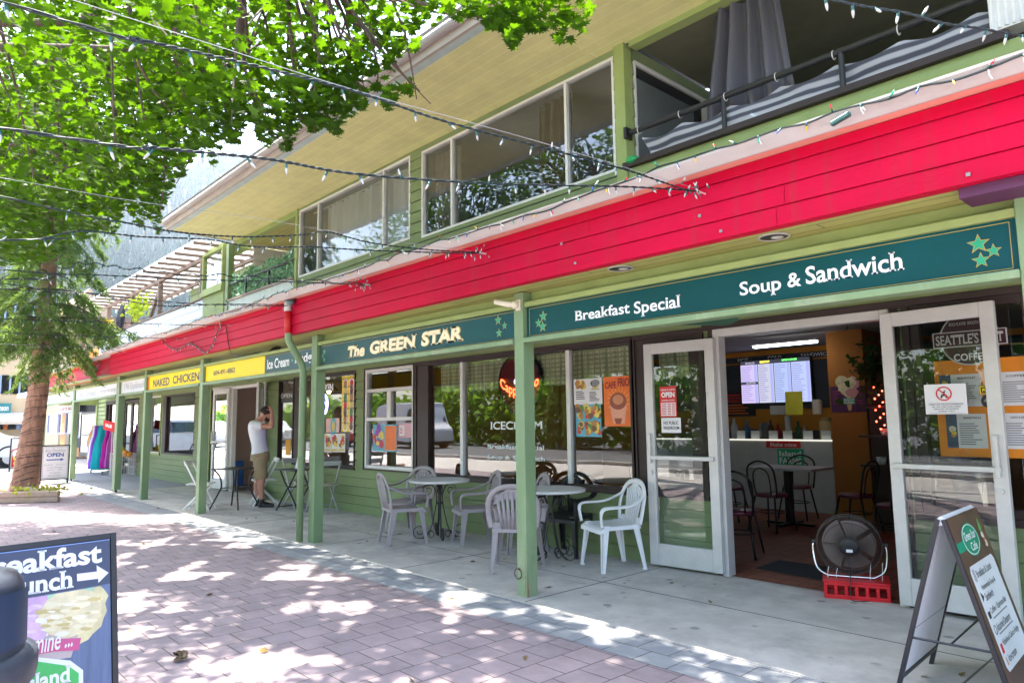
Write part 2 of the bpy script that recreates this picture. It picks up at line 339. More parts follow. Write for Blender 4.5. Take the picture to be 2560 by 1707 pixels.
# ================================================================ the shop building
bld = thing('shop_building', 'long two-storey green clapboard shop building with a red board fascia over its arcade', 'building', (-8, 5.6, 0))
def siding(mb, fr, a0, a1, b0, b1, holes, h=.13, proud=.014):
    n = max(1, round((b1-b0)/h)); h = (b1-b0)/n
    cuts = sorted(set([round(b0+i*h, 5) for i in range(n+1)]+[round(min(max(b, b0), b1), 5) for H in holes for b in H[2:4]]))
    for lo, hi in zip(cuts, cuts[1:]):
        if hi-lo < 1e-4: continue
        mid = (lo+hi)/2; k = int((mid-b0)/h+1e-6); base = b0+k*h
        xs = [(a0, a1)]
        for H in holes:
            if H[2]-1e-5 <= mid <= H[3]+1e-5:
                nx = []
                for p, q in xs:
                    if H[1] <= p or H[0] >= q: nx.append((p, q)); continue
                    if H[0] > p: nx.append((p, H[0]))
                    if H[1] < q: nx.append((H[1], q))
                xs = nx
        gr = hi >= base+h-1e-4 and hi-lo > .012; c0 = proud*(1-(lo-base)/h)+.002; c1 = proud*(1-(hi-base)/h)+.002; hg = hi-.008 if gr else hi
        for p, q in xs:
            mb.add([fr.P(p, lo, c0), fr.P(q, lo, c0), fr.P(q, hg, c1), fr.P(p, hg, c1)], [(0, 1, 2, 3)])
            if gr: mb.add([fr.P(p, hg, c1), fr.P(q, hg, c1), fr.P(q, hg, -.018), fr.P(p, hg, -.018), fr.P(q, hi, -.018), fr.P(p, hi, -.018)], [(0, 1, 2, 3), (3, 2, 4, 5)])
            if abs(lo-base) < 1e-4: mb.add([fr.P(p, lo, c0), fr.P(q, lo, c0), fr.P(q, lo, -.018), fr.P(p, lo, -.018)], [(0, 3, 2, 1)])
YW = 5.58; FW = WALL(YW)
H_low = [(-25.05, -22.95, .62, 2.13), (-22.85, -21.38, -.1, 2.13), (-20.33, -19.37, .65, 2.12), (-19.19, -16.86, .65, 2.11),
         (-15.85, -14.62, .04, 2.16), (-14.62, -12.95, -.1, 2.14), (-12.42, -11.80, .70, 2.15), (-11.76, -9.66, .66, 2.15),
         (-9.36, -8.07, .68, 2.15), (-7.99, -4.31, .66, 2.13), (-4.25, -3.52, .67, 2.13), (-3.36, -1.89, -.1, 2.14), (-1.76, -1.02, .67, 2.15)]
mb = MB(); siding(mb, FW, -26.1, 2.2, 0, 2.39, H_low, .13); mb.build('wall', m_siding, bld)
mb = MB()                                                               # corner pilasters and the foot board
for x in (-26.25, -16.45, -15.98): MB().box(x, x+.18, YW-.035, YW+.1, 0, 2.385).build('corner_board', m_siding2, bld, bevel=.004)
mb.box(-16.5, -15.85, YW-.022, YW, 2.16, 2.37)
mb.build('frieze_board', m_siding2, bld, bevel=.004)
mb = MB(); mb.box(-26.25, -26.15, YW, 11.5, 0, 2.5); mb.build('end_wall', m_siding, bld)

def window(name, fr, a0, a1, b0, b1, mull=(), rails=(), fm=m_white, gm=m_glass, fw=.045, trim=None, tw=.05, c=0., parent=None, trimsides='lrtb', mw=None, mm=None):
    par = parent or bld; mw = mw or fw; mb = MB(); mb.mat(fm)
    e = .001
    mb.fbox(fr, a0, a0+fw, b0, b1, c-.07, c+.012); mb.fbox(fr, a1-fw, a1, b0, b1, c-.07, c+.012)
    mb.fbox(fr, a0+fw, a1-fw, b0, b0+fw, c-.07, c+.010); mb.fbox(fr, a0+fw, a1-fw, b1-fw, b1, c-.07, c+.010)
    if mm: mb.mat(mm)
    for x in mull: mb.fbox(fr, x-mw/2, x+mw/2, b0+fw, b1-fw, c-.065, c+.007)
    for (z, p, q) in rails: mb.fbox(fr, p, q, z-mw/2, z+mw/2, c-.06, c+.004)
    if trim:
        mb.mat(trim)
        if 't' in trimsides: mb.fbox(fr, a0-tw, a1+tw, b1, b1+tw, c-.05, c+.03)
        if 'b' in trimsides: mb.fbox(fr, a0-tw, a1+tw, b0-tw, b0, c-.05, c+.034)
        if 'l' in trimsides: mb.fbox(fr, a0-tw, a0, b0, b1, c-.05, c+.028)
        if 'r' in trimsides: mb.fbox(fr, a1, a1+tw, b0, b1, c-.05, c+.028)
    o = mb.build(name, None, par, bevel=.003)
    g = MB(); g.fbox(fr, a0+fw*.5, a1-fw*.5, b0+fw*.5, b1-fw*.5, c-.040, c-.034) if False else g.fpoly(fr, [(a0+fw*.5, b0+fw*.5), (a1-fw*.5, b0+fw*.5), (a1-fw*.5, b1-fw*.5), (a0+fw*.5, b1-fw*.5)], c-.035)
    g.build('pane', gm, o); return o
# ground floor windows, left to right
window('window', FW, -25.05, -22.95, .62, 2.13, (-24.6,), (), m_brown, fw=.10, mw=.05)
window('window', FW, -20.33, -19.37, .65, 2.12, (), (), m_white, fw=.03, trim=m_siding2, tw=.05)
window('window', FW, -19.19, -16.86, .65, 2.11, (), (), m_brown, fw=.035)
mb = MB(); mb.fbox(FW, -19.185, -18.93, .69, 2.07, -.05, .02); mb.build('window_jamb', m_brown, bld)
window('window', FW, -15.85, -14.66, .04, 2.16, (), (), m_alu, fw=.05)
window('window', FW, -12.42, -11.80, .70, 2.15, (), (), m_brown, fw=.025)
window('window', FW, -11.76, -9.66, .66, 2.15, (), (), m_brown, fw=.03, trim=m_brown, tw=.02)
mb = MB(); mb.fbox(FW, -11.73, -11.48, .69, 2.12, -.06, .02); mb.build('window_jamb', m_brown, bld)
o = window('service_window', FW, -9.36, -8.07, .68, 2.15, (), ((1.83, -9.31, -8.12), (1.405, -9.31, -8.12)), m_white, fw=.05, trim=m_brown, tw=.02)
mb = MB(); mb.fbox(FW, -8.76, -8.66, 1.43, 1.80, -.06, .006); mb.build('sash', m_white, o)
cafewin = window('cafe_window', FW, -7.99, -4.31, .66, 2.13, (-7.02, -5.17), (), m_brown, fw=.022, mw=.055, mm=m_white, trim=m_brown, tw=.045)
mb = MB(); mb.fbox(FW, -7.965, -7.72, .69, 2.105, -.06, .02); mb.build('window_jamb', m_brown, bld)
window('window', FW, -4.25, -3.52, .67, 2.13, (), (), m_brown, fw=.12, trim=m_brown, tw=.045)
window('window', FW, -1.76, -1.02, .67, 2.15, (), (), m_brown, fw=.06, trim=m_brown, tw=.05)

def door(name, hinge, free, z0, z1, parent, fm=m_alu, stile=.085, hnd=True, gm=m_glassd, label=None):
    hx, fx = Vector((hinge[0], hinge[1], 0)), Vector((free[0], free[1], 0)); wd = (fx-hx).length
    fr = FR(hx, fx-hx, (0, 0, 1)); mb = MB(); t = .022
    mb.fbox(fr, 0, stile, z0, z1, -t, t); mb.fbox(fr, wd-stile, wd, z0, z1, -t, t)
    mb.fbox(fr, stile, wd-stile, z1-.10, z1, -t+.001, t-.001); mb.fbox(fr, stile, wd-stile, z0, z0+.19, -t+.001, t-.001)
    o = mb.build(name, fm, parent, bevel=.004)
    if label: o['label'] = label
    g = MB(); g.fpoly(fr, [(stile-.01, z0+.18), (wd-stile+.01, z0+.18), (wd-stile+.01, z1-.09), (stile-.01, z1-.09)], 0); g.build('pane', gm, o)
    if hnd:
        k = MB(); k.fbox(fr, .03, wd-.03, .98, 1.015, t+.002, t+.03); k.fbox(fr, .03, wd-.03, .98, 1.015, -t-.03, -t-.002); k.build('push_bar', fm, o, bevel=.004)
        k = MB(); k.fbox(fr, wd-.06, wd-.035, .95, 1.22, t+.004, t+.035); k.fbox(fr, wd-.06, wd-.035, .95, 1.22, -t-.035, -t-.004); k.build('handle', m_alu, o, bevel=.004)
        k = MB(); k.lathe([(0, .02), (.018, .02), (.02, .0)], ax=FR(fr.P(wd-.045, .86, t), fr.u, fr.v), n=12); k.lathe([(0, .02), (.018, .02), (.02, .0)], ax=FR(fr.P(wd-.045, .86, -t), fr.u, fr.v*-1), n=12); k.build('lock', m_alu, o)
    return o, fr, wd
doorL, FDL, wDL = door('door', (-3.33, 5.50), (-4.04, 5.44), .03, 2.06, bld, label='left glass door of the cafe, folded open against the wall')
doorR, FDR, wDR = door('door', (-1.93, 5.50), (-1.20, 5.43), .03, 2.10, bld, label='right glass door of the cafe, folded open and carrying a pushchair notice')
mb = MB(); mb.mat(m_alu); mb.fbox(FW, -3.36, -3.30, 0, 2.14, -.06, .05); mb.fbox(FW, -1.95, -1.89, 0, 2.14, -.06, .05); mb.fbox(FW, -3.30, -1.95, 2.07, 2.14, -.06, .05)
mb.mat(m_brown); mb.fbox(FW, -3.48, -1.80, 2.14, 2.20, -.02, .03); mb.fbox(FW, -3.42, -3.36, 0, 2.14, -.02, .03); mb.fbox(FW, -1.89, -1.83, 0, 2.14, -.02, .03)
mb.build('door_frame', None, bld, bevel=.004)
hc = PZ(657, 1238, .04); fc = PZ(694, 1243, .04)
door('door', (-12.98, 5.52), (-12.98+.47, 5.52-.30), .04, 2.12, bld, m_white, label='right white framed door of the chicken shop, ajar')
door('door', (-14.60, 5.50), (-15.36, 5.46), .04, 2.10, bld, m_white, label='left white framed door of the chicken shop, folded open')
mb = MB(); mb.fbox(FW, -14.64, -14.54, 0, 2.14, -.06, .03); mb.fbox(FW, -13.02, -12.93, 0, 2.14, -.06, .03); mb.fbox(FW, -14.54, -13.02, 2.08, 2.14, -.06, .03); mb.build('door_frame', m_white, bld, bevel=.004)
door('door', (-22.80, 5.60), (-22.10, 5.60), .03, 2.10, bld, m_brown, hnd=False); door('door', (-21.42, 5.60), (-22.08, 5.60), .03, 2.10, bld, m_brown, hnd=False)

# posts, fascia, gutter, ceilings
for x0, x1 in ((-4.135, -4.028), (-7.665, -7.535), (-11.425, -11.29), (-14.43, -14.30), (-16.42, -16.21), (-20.68, -20.45), (-25.0, -24.78), (-.735, -.60)):
    mb = MB(); mb.mat(m_post); z0 = 0.0 if x0 > -15 else .06
    mb.box(x0, x1, 3.832, 3.952, z0, 2.384)
    if z0: mb.mat(m_black); mb.box((x0+x1)/2-.02, (x0+x1)/2+.02, 3.87, 3.91, 0, z0)
    mb.build('post', m_post, bld, bevel=.006)
mb = MB()
FF = WALL(3.6)
zs = (2.385, 2.495, 2.608, 2.72, 2.790)
brk = [[-9.2, -5.3, -1.75], [-10.6, -6.2, -1.7], [-11.9, -8.0, -3.1], [-12.4, -7.7, -4.4]]
for i in range(4):
    bs = [-16.0]+[b for b in brk[i] if b > -16]+[2.2]
    for p, q in zip(bs, bs[1:]):
        mb.add([FF.P(p+.0015, zs[i]+.003, .016), FF.P(q-.0015, zs[i]+.003, .016), FF.P(q-.0015, zs[i+1]-.003, .008), FF.P(p+.0015, zs[i+1]-.003, .008)], [(0, 1, 2, 3)])
        mb.add([FF.P(p, zs[i]+.003, .016), FF.P(q, zs[i]+.003, .016), FF.P(q, zs[i]+.003, -.002), FF.P(p, zs[i]+.003, -.002)], [(0, 3, 2, 1)])
mb.box(-16.0, 2.2, 3.603, 3.66, 2.386, 2.79)
mb.build('fascia', m_red, bld)
F2 = WALL(3.75); mb = MB()
for i in range(4):
    mb.add([F2.P(-25.2, zs[i]+.004, .016), F2.P(-16.0, zs[i]+.004, .016), F2.P(-16.0, zs[i+1], .004), F2.P(-25.2, zs[i+1], .004)], [(0, 1, 2, 3)])
mb.box(-25.2, -16.0, 3.751, 3.80, 2.386, 2.79)
f = mb.build('fascia', m_red, bld); f['label'] = 'set back far length of the red fascia'
mb = MB(); mb.box(-16.0, 2.2, 3.475, 3.604, 2.791, 2.806); mb.box(-25.2, -16.01, 3.615, 3.75, 2.791, 2.806); mb.build('reflection_strip', m_salmon, bld, bevel=.004)  # salmon colour stands in for the reflection under the gutter
def gutter(x0, x1, Y):
    mb = MB(); prof = [(Y+.065, 2.784), (Y+.035, 2.774), (Y+.028, 2.778), (Y+.018, 2.790), (Y-.004, 2.818), (Y-.018, 2.836), (Y-.018, 2.848), (Y+.004, 2.850), (Y+.004, 2.836), (Y+.065, 2.835)]
    mb.grid(lambda u, v: (x0+(x1-x0)*u, *[ (1-(v*9-int(min(v*9, 8.999))))*prof[int(min(v*9, 8.999))][k]+(v*9-int(min(v*9, 8.999)))*prof[min(int(min(v*9, 8.999))+1, 9)][k] for k in (0, 1)]), 1, 9)
    return mb.build('gutter', m_gutter, bld)
gutter(-16.0, 2.2, 3.44); gutter(-25.2, -16.02, 3.58)
mb = MB()
r2 = random.Random(3)
for i in range(int(18.2/.30)):
    x = -16+i*.30; j = r2.uniform(-.018, .012)
    mb.prism([(x, 3.455+j, 2.846), (x+.296, 3.455+j, 2.846), (x+.296, 3.465+j, 2.864), (x, 3.465+j, 2.864)], (0, .4, .09))
mb.poly([(-25.2, 3.62, 2.85), (2.2, 3.5, 2.85), (2.2, 5.3, 3.26), (-25.2, 5.3, 3.26)])
mb.build('arcade_roof', m_shingle, bld)
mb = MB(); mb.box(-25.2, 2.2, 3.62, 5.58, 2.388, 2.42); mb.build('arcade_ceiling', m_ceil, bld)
mb = MB()                                                                # header beam along the posts, above the signs
mb.box(-7.6, 2.2, 3.93, 3.97, 2.30, 2.388); mb.build('arcade_beam', m_siding2, bld, bevel=.004)
mb = MB(); mb.box(-26.15, -24.9, 3.84, 3.94, 2.1, 2.38); mb.box(-26.25, -26.1, 3.84, 5.6, 2.05, 2.38); mb.build('end_beam', m_siding2, bld)
mb = MB(); mb.box(-.90, 2.2, 3.63, 3.828, 2.335, 2.3875); mb.build('porch_beam', M('purple_board', (.085, .016, .065), .6), bld, bevel=.004)
for (px, py) in ((1935, 592), (1551, 671)):
    c = PZ(px, py, 2.386); o = MB(); o.mat(M('lamp_ring', (.42, .41, .38), .5)).lathe([(.078, -.002), (.080, -.007), (.088, -.005), (.090, .0)], (c[0], c[1], 2.386), 28); o.mat(m_black).lathe([(.079, -.0025), (.03, -.0022), (.0, -.002)], (c[0], c[1], 2.386), 28); o.mat(m_alu).lathe([(.035, -.003), (.03, -.006), (0, -.008)], (c[0]+.01, c[1]+.02, 2.386), 14)
    o.build('recessed_light', None, bld, smooth=True)
# downpipe
mb = MB(); xp = -7.70
mb.mat(M('downpipe_white', (.6, .58, .55), .5)).tube([(xp, 3.54, 2.78), (xp, 3.54, 2.655)], .040, 14)
mb.mat(M('downpipe_red', (.55, .008, .012), .45)).tube([(xp, 3.55, 2.655), (xp, 3.55, 2.40)], .040, 14)
mb.mat(m_post).tube(cubic([(xp, 3.56, 2.40), (xp, 3.56, 2.33), (xp+.0, 3.60, 2.25), (xp-.03, 3.72, 2.09), (xp-.04, 3.765, 1.99), (xp-.04, 3.77, 1.8)], 5)+[(xp-.05, 3.77, .0)], .040, 14)
for z in (1.75, .95): mb.tube([(xp-.045, 3.77, z), (xp-.045, 3.77, z+.02)], .044, 14)
mb.build('downpipe', None, bld, smooth=True)
# ---- upper storey
YU = 5.3; FU = WALL(YU); HS = 5.06
H_up = [(-11.12, -7.77, 3.83, 5.01), (-7.50, -4.19, 3.785, 4.98)]
mb = MB(); siding(mb, FU, -11.26, -4.05, 3.0, HS, H_up, .148); mb.build('upper_wall', m_siding, bld)
MB().box(-4.17, -4.045, YU-.03, YU+.1, 3.05, HS).build('upper_corner_board', m_siding2, bld, bevel=.004); MB().box(-11.27, -11.18, YU-.022, YU+.05, 3.05, HS).build('upper_corner_board', m_siding2, bld, bevel=.004)
upw1 = window('upper_window', FU, -11.12, -7.77, 3.83, 5.01, (-10.45, -8.46), (), m_white, gm=glass_mat('curtain_glass', boost=1.7), fw=.03, mw=.035)
upw2 = window('upper_window', FU, -7.50, -4.19, 3.785, 4.98, (-6.85, -4.86), (), m_white, gm=glass_mat('upper_glass', boost=2.6), fw=.03, mw=.035)
mb = MB(); FSd = FR((-4.05, 0, 0), (0, 1, 0), (0, 0, 1)); siding(mb, FSd, YU+.1, 8.2, 3.0, HS, [(5.42, 8.0, 3.7, 4.93)], .148); mb.build('balcony_side_wall', m_siding, bld)
o = window('sliding_window', FSd, 5.42, 8.0, 3.70, 4.93, (6.72,), (), m_white, fw=.04, mw=.09)
k = MB(); k.fbox(FSd, 5.47, 6.66, 4.80, 4.88, -.05, -.01); k.fbox(FSd, 6.58, 6.67, 3.75, 4.8, -.05, -.01); k.build('sash', m_black, o)
mb = MB(); mb.box(-4.05, 2.4, 8.2, 8.3, 3.0, HS); mb.build('balcony_back_wall', m_siding, bld)
mb = MB(); mb.box(-4.0, 2.3, 5.34, 8.2, 2.95, 3.0); mb.build('balcony_floor', m_concrete, bld)
mb = MB(); siding(mb, FU, -4.04, 2.2, 3.0, 3.765, [], .148); mb.box(-4.04, 2.2, YU+.002, YU+.08, 3.0, 3.765); mb.build('balcony_wall', m_siding2, bld)
mb = MB(); mb.box(-4.09, -.95, YU-.05, YU+.12, 3.767, 3.825); mb.build('balcony_cap', m_brown, bld, bevel=.006)
rail = MB(); rail.tube([(-4.0, YU-.01, 4.115), (-.98, YU-.01, 4.115)], .027, 12); rail.box(-4.052, -4.02, YU-.06, YU+.04, 4.06, 4.17)
for x in (-3.0, -2.0): rail.tube([(x, YU-.01, 3.825), (x, YU-.01, 4.1)], .022, 10)
rail.build('balcony_rail', m_black, bld, smooth=False)
mb = MB()
mb.box(-1.04, -.80, YU-.05, YU+.1, 3.83, HS)
for i in range(6): mb.tube([(-1.03+i*.04, YU-.055, 3.84), (-1.03+i*.04, YU-.055, HS-.01)], .012, 6)
mb.build('balcony_column', m_white, bld)
mb = MB(); siding(mb, FU, -.79, 2.2, 3.77, HS, [], .148); mb.build('upper_wall', M('lavender_siding', (.50, .44, .58), .6), bld)
# big eave
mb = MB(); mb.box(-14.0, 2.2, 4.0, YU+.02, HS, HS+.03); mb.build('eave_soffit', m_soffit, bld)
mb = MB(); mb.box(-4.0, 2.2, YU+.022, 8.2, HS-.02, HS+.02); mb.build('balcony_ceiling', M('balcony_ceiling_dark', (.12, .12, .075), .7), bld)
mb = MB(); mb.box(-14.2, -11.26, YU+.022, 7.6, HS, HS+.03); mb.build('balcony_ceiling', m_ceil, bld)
MB().box(-4.0, 2.2, YU+.0, YU+.12, HS-.06, HS).build('eave_beam', m_siding2, bld); MB().box(-14.0, -11.26, YU-.0, YU+.12, HS-.10, HS).build('eave_beam', m_siding2, bld)
mb = MB(); mb.mat(M('eave_board', (.50, .42, .36), .6, .15, 3, dirt=(.36, .27, .22, .5))); mb.box(-14.05, 2.2, 3.965, 4.0, HS-.008, HS+.13); mb.mat(M('eave_pale_board', (.52, .62, .60), .5)).box(-14.0, 2.2, 4.0, 4.10, HS-.006, HS-.001); mb.build('eave_board', None, bld)
mb = MB(); mb.tube([(-14.06, 3.93, HS+.12), (2.2, 3.93, HS+.12)], .055, 10, flat=.9); mb.build('eave_gutter', m_gutter, bld, smooth=True)
mb = MB(); mb.box(-14.06, -14.0, 3.97, 7.9, HS-.01, HS+.15); mb.build('barge_board', M('eave_board', (1, 1, 1)), bld)
mb = MB(); mb.prism([(-14.1, 3.9, HS+.16), (2.3, 3.9, HS+.16), (2.3, 9.5, HS+1.5), (-14.1, 9.5, HS+1.5)], (0, 0, .05)); mb.build('roof', m_shingle, bld)
# left balcony
mb = MB(); mb.mat(m_post); mb.box(-14.32, -14.20, YU-.06, YU+.06, 3.0, HS); mb.mat(m_white).box(-14.355, -14.32, YU-.05, YU+.03, 3.0, HS-.05); mb.build('balcony_post', None, bld, bevel=.004)
mb = MB(); mb.box(-14.32, -11.26, YU-.03, YU+.05, 3.0, 3.83); mb.build('balcony_wall', M('pale_siding', (.62, .68, .66), .6), bld)
mb = MB(); mb.box(-14.3, -11.26, YU-.06, YU+.08, 3.83, 3.87); mb.build('balcony_cap', m_fence, bld)
rail = MB(); rail.tube([(-14.25, YU-.02, 4.18), (-11.26, YU-.02, 4.175)], .022, 10)
for x in (-13.35, -12.3): rail.box(x-.018, x+.018, YU-.04, YU-.004, 3.87, 4.17)
rail.build('balcony_rail', m_black, bld)
mb = MB(); siding(mb, WALL(7.6), -14.3, -11.26, 3.0, HS, [], .148); mb.build('balcony_back_wall', m_siding, bld)
mb = MB(); FSl = FR((-11.26, 0, 0), (0, -1, 0), (0, 0, 1)); siding(mb, FSl, -7.6, -YU, 3.0, HS, [], .148); mb.build('upper_side_wall', m_siding, bld)
mb = MB(); siding(mb, FR((-14.19, 0, 0), (0, 1, 0), (0, 0, 1)), 5.75, 7.6, 3.0, HS, [(6.2, 7.0, 3.0, 4.7)], .148); mb.poly([(-14.22, 5.75, 3), (-14.22, 7.6, 3), (-14.22, 7.6, HS), (-14.22, 5.75, HS)]); mb.build('upper_side_wall', m_white, bld)
mb = MB(); mb.box(-14.2, -11.3, 7.3, 7.55, 4.58, 4.95); mb.build('balcony_beam', m_siding2, bld)

# rooms behind the glass (the building's own interior surfaces)
def room(x0, x1, y1, z0, z1, wm, fm, cm, y0=YW+.05, sides=(1, 1)):
    mb = MB(); mb.mat(wm)
    mb.poly([(x0, y1, z0), (x1, y1, z0), (x1, y1, z1), (x0, y1, z1)])
    if sides[0]: mb.poly([(x0, y0, z0), (x0, y1, z0), (x0, y1, z1), (x0, y0, z1)])
    if sides[1]: mb.poly([(x1, y0, z0), (x1, y1, z0), (x1, y1, z1), (x1, y0, z1)])
    o = mb.build('interior_wall', None, bld)
    k = MB(); k.poly([(x0, y0-.06, z0), (x1, y0-.06, z0), (x1, y1, z0), (x0, y1, z0)]); k.build('interior_floor', fm, bld)
    k = MB(); k.poly([(x0, y0, z1), (x1, y0, z1), (x1, y1, z1), (x0, y1, z1)]); k.build('interior_ceiling', cm, bld)
room(-9.55, 2.0, 11.3, .008, 2.50, m_orange_in, m_floortile, m_ceil_in)
room(-15.9, -9.62, 9.6, .008, 2.42, m_beige_in, m_vinyl, m_beige_in)
room(-26.1, -16.0, 9.6, .010, 2.42, m_grey_in, m_vinyl, m_ceil_in)
room(-11.2, -4.1, 8.9, 3.0, 5.05, m_grey_in, m_vinyl, m_grey_in, y0=YU+.06)
mb = MB(); mb.poly([(-7.62, YU+.1, 3), (-7.62, 8.9, 3), (-7.62, 8.9, 5.05), (-7.62, YU+.1, 5.05)]); mb.build('interior_wall', m_grey_in, bld)
# house numbers
mb = MB(); mb.text('102', FW, -2.70, -2.50, 2.225, 2.30, .016, .012, serif=.03); mb.text('103', FW, -13.85, -13.70, 2.19, 2.24, .016, .01, serif=.03); mb.build('house_number', m_black, bld)
for i, (px, py) in enumerate(((1750, 540), (1439, 658), (1803, 578), (2421, 437), (1405, 610))):      # small grey plates and bolts on the fascia
    p = PY(px, py, 3.585); mb = MB(); mb.box(p[0]-.009, p[0]+.009, 3.576, 3.584, p[2]-.009, p[2]+.009); mb.build('bolt', M('dull_zinc', (.25, .24, .25), .5), bld, bevel=.002)
# ================================================================ signs hung between the posts
FS = WALL(3.87)
def star(mb, fr, a, b, r, c, rot=0.):
    return mb.fpoly(fr, [(a+r*(1 if k % 2 == 0 else .42)*math.sin(rot+math.pi*k/5), b+r*(1 if k % 2 == 0 else .42)*math.cos(rot+math.pi*k/5)) for k in range(10)], c)
def stars(mb, fr, pts, c):
    for a, b, r in pts:
        mb.mat(m_gold); star(mb, fr, a, b, r, c); mb.mat(m_star); star(mb, fr, a, b, r*.80, c+.001)
def frame_line(mb, fr, a0, a1, b0, b1, w, c):
    mb.fbox(fr, a0, a1, b1-w, b1, c, c+.001); mb.fbox(fr, a0, a1, b0, b0+w, c, c+.001)
    mb.fbox(fr, a0, a0+w, b0+w, b1-w, c, c+.001); mb.fbox(fr, a1-w, a1, b0+w, b1-w, c, c+.001)
def signboard(label, a0, a1, panels):
    t = thing('shop_sign', label, 'sign', ((a0+a1)/2, 3.87, 2.0), group='shop signs hung between the arcade posts')
    mb = MB(); mb.fbox(FS, a0, a1, 1.968, 2.008, -.06, .055); mb.build('sign_ledge', m_post, t, bevel=.004)
    mb = MB(); mb.fbox(FS, a0, a1, 2.258, 2.30, -.05, .03); mb.build('sign_rail', m_siding2, t, bevel=.004)
    for p, q, m in panels:
        mb = MB(); mb.fbox(FS, p, q, 2.009, 2.257, -.02, 0); mb.build('sign_panel', m, t)
    return t
# cafe name board, bay between the pipe post and the near post
t = signboard('dark teal cafe name board with bold slanted cream lettering and green stars', -7.53, -4.14, [(-7.53, -4.14, m_teal)])
mb = MB(); mb.mat(m_gold); frame_line(mb, FS, -7.50, -4.16, 2.02, 2.245, .004, .001)
stars(mb, FS, [(-7.42, 2.175, .042), (-7.455, 2.13, .03), (-7.42, 2.085, .036), (-4.37, 2.195, .046), (-4.29, 2.14, .036), (-4.36, 2.085, .042)], .0015); mb.build('star_emblem', None, t)
s2 = 3.564
def bxy(x0, y0, x1, y1): p, q = PY(x0, y0, 3.868), PY(x1, y1, 3.868); return p, q
mb = MB(); L0 = PY(869, 875, 3.868)[0]; L1 = PY(1160, 832, 3.868)[0]; LM = PY(925, 860, 3.868)[0]; LE = PY(1040, 850, 3.868)[0]; LS = PY(1054, 850, 3.868)[0]
for (mt, bo, c) in ((m_gold, .070, .002), (m_cream, .042, .004)):
    mb.mat(mt); e = (bo-.042)*.16
    mb.text('The', FS, L0-e, LM-.10+e, 2.06-e, 2.19+e, c, bo, .18, .055); mb.text('GREEN', FS, LM-e, LE+e, 2.065-e, 2.20+e, c, bo, .12, .055); mb.text('STAR', FS, LS-e, L1+e, 2.068-e, 2.205+e, c, bo, .12, .055)
mb.build('lettering', None, t)
# right bay
t = signboard('dark teal board lettered Breakfast Special and Soup & Sandwich in white', -4.02, -.735, [(-4.02, -.735, m_teal)])
mb = MB(); mb.mat(m_gold); frame_line(mb, FS, -3.99, -.765, 2.022, 2.244, .0035, .001)
st = []
for (x, y, r) in ((1240+420/s2, 560+822/s2, .052), (1240+378/s2, 560+882/s2, .042), (1240+415/s2, 560+915/s2, .052), (1900+1945/s2, 300+1105/s2, .055), (1900+2080/s2, 300+1165/s2, .04), (1900+1970/s2, 300+1250/s2, .045)):
    p = PY(x, y, 3.868); st.append((p[0], p[2], r*.92))
stars(mb, FS, st, .0015); mb.build('star_emblem', None, t)
mb = MB(); mb.mat(m_whitelet)
x = [PY(1240+a/s2, 560+700/s2, 3.868)[0] for a in (700, 1190, 1228, 1643)]; z0 = PY(1240+700/s2, 560+857/s2, 3.868)[2]; z1 = PY(1240+1635/s2, 560+622/s2, 3.868)[2]
mb.text('Breakfast', FS, x[0], x[1], 2.085, 2.085+(z1-2.083), .003, .018, serif=.05); mb.text('Special', FS, x[2], x[3], 2.048, z1-.004, .003, .018, serif=.05)
mb.build('lettering', None, t); mb = MB(); mb.mat(m_whitelet)
x = [PY(a, b, 3.868)[0] for a, b in ((1849, 720), (1953, 710), (1968, 700), (2003, 700), (2014, 690), (2260, 660))]
mb.text('Soup', FS, x[0], x[1], 2.062, 2.172, .003, .018, serif=.05); mb.text('&', FS, x[2], x[3], 2.092, 2.175, .003, .018); mb.text('Sandwich', FS, x[4], x[5], 2.094, 2.197, .003, .018, serif=.05)
mb.build('lettering', None, t)
# telephone + ice cream bay
t = signboard('half yellow half teal board with a telephone number beside Ice Cream and Fudge', -11.28, -7.68, [(-11.28, -9.07, m_yellow), (-9.068, -7.68, m_teal)])
mb = MB(); mb.mat(M('charcoal_lettering', (.07, .07, .075), .5)); p = PY(534, 930, 3.868); q = PY(588, 915, 3.868); mb.text('604-491-4862', FS, p[0], q[0], 2.095, 2.175, .003, .012); mb.build('lettering', None, t); mb = MB()
mb.mat(m_whitelet); x = [PY(a, 900, 3.868)[0] for a in (668, 724, 737, 779)]
mb.text('Ice Cream', FS, x[0], x[1], 2.07, 2.20, .003, .02, serif=.04); mb.text('Fudge', FS, x[2], x[3]+.12, 2.055, 2.205, .003, .02, serif=.04)
mb.mat(m_star); star(mb, FS, (x[1]+x[2])/2, 2.135, .03, .002); mb.mat(m_gold); frame_line(mb, FS, -9.05, -7.70, 2.02, 2.245, .004, .001); mb.build('lettering', None, t)
t = signboard('all yellow shop board with large bold charcoal capitals', -14.29, -11.435, [(-14.29, -11.435, m_yellow)])
mb = MB(); mb.mat(MATS['charcoal_lettering']); x = [PY(a, 950, 3.868)[0] for a in (383, 424, 432, 498)]
mb.text('NAKED', FS, x[0], x[1], 2.055, 2.195, .003, .028); mb.text('CHICKEN', FS, x[2], x[3], 2.06, 2.20, .003, .028); mb.build('lettering', None, t)
mb = MB(); mb.fbox(FS, -14.285, -14.24, 2.01, 2.256, .001, .012); mb.build('orange_strip', M('orange_edge', (.8, .22, .02), .5), t)
m_pale = M('pale_sign_board', (.70, .71, .76), .5, .04, 2); m_script = M('script_grey', (.30, .32, .38), .6); m_blue = M('sign_blue', (.03, .09, .36), .5)
t = signboard('pale board with 196 Esplanade in italic script', -16.20, -14.44, [(-16.2, -14.44, m_pale)])
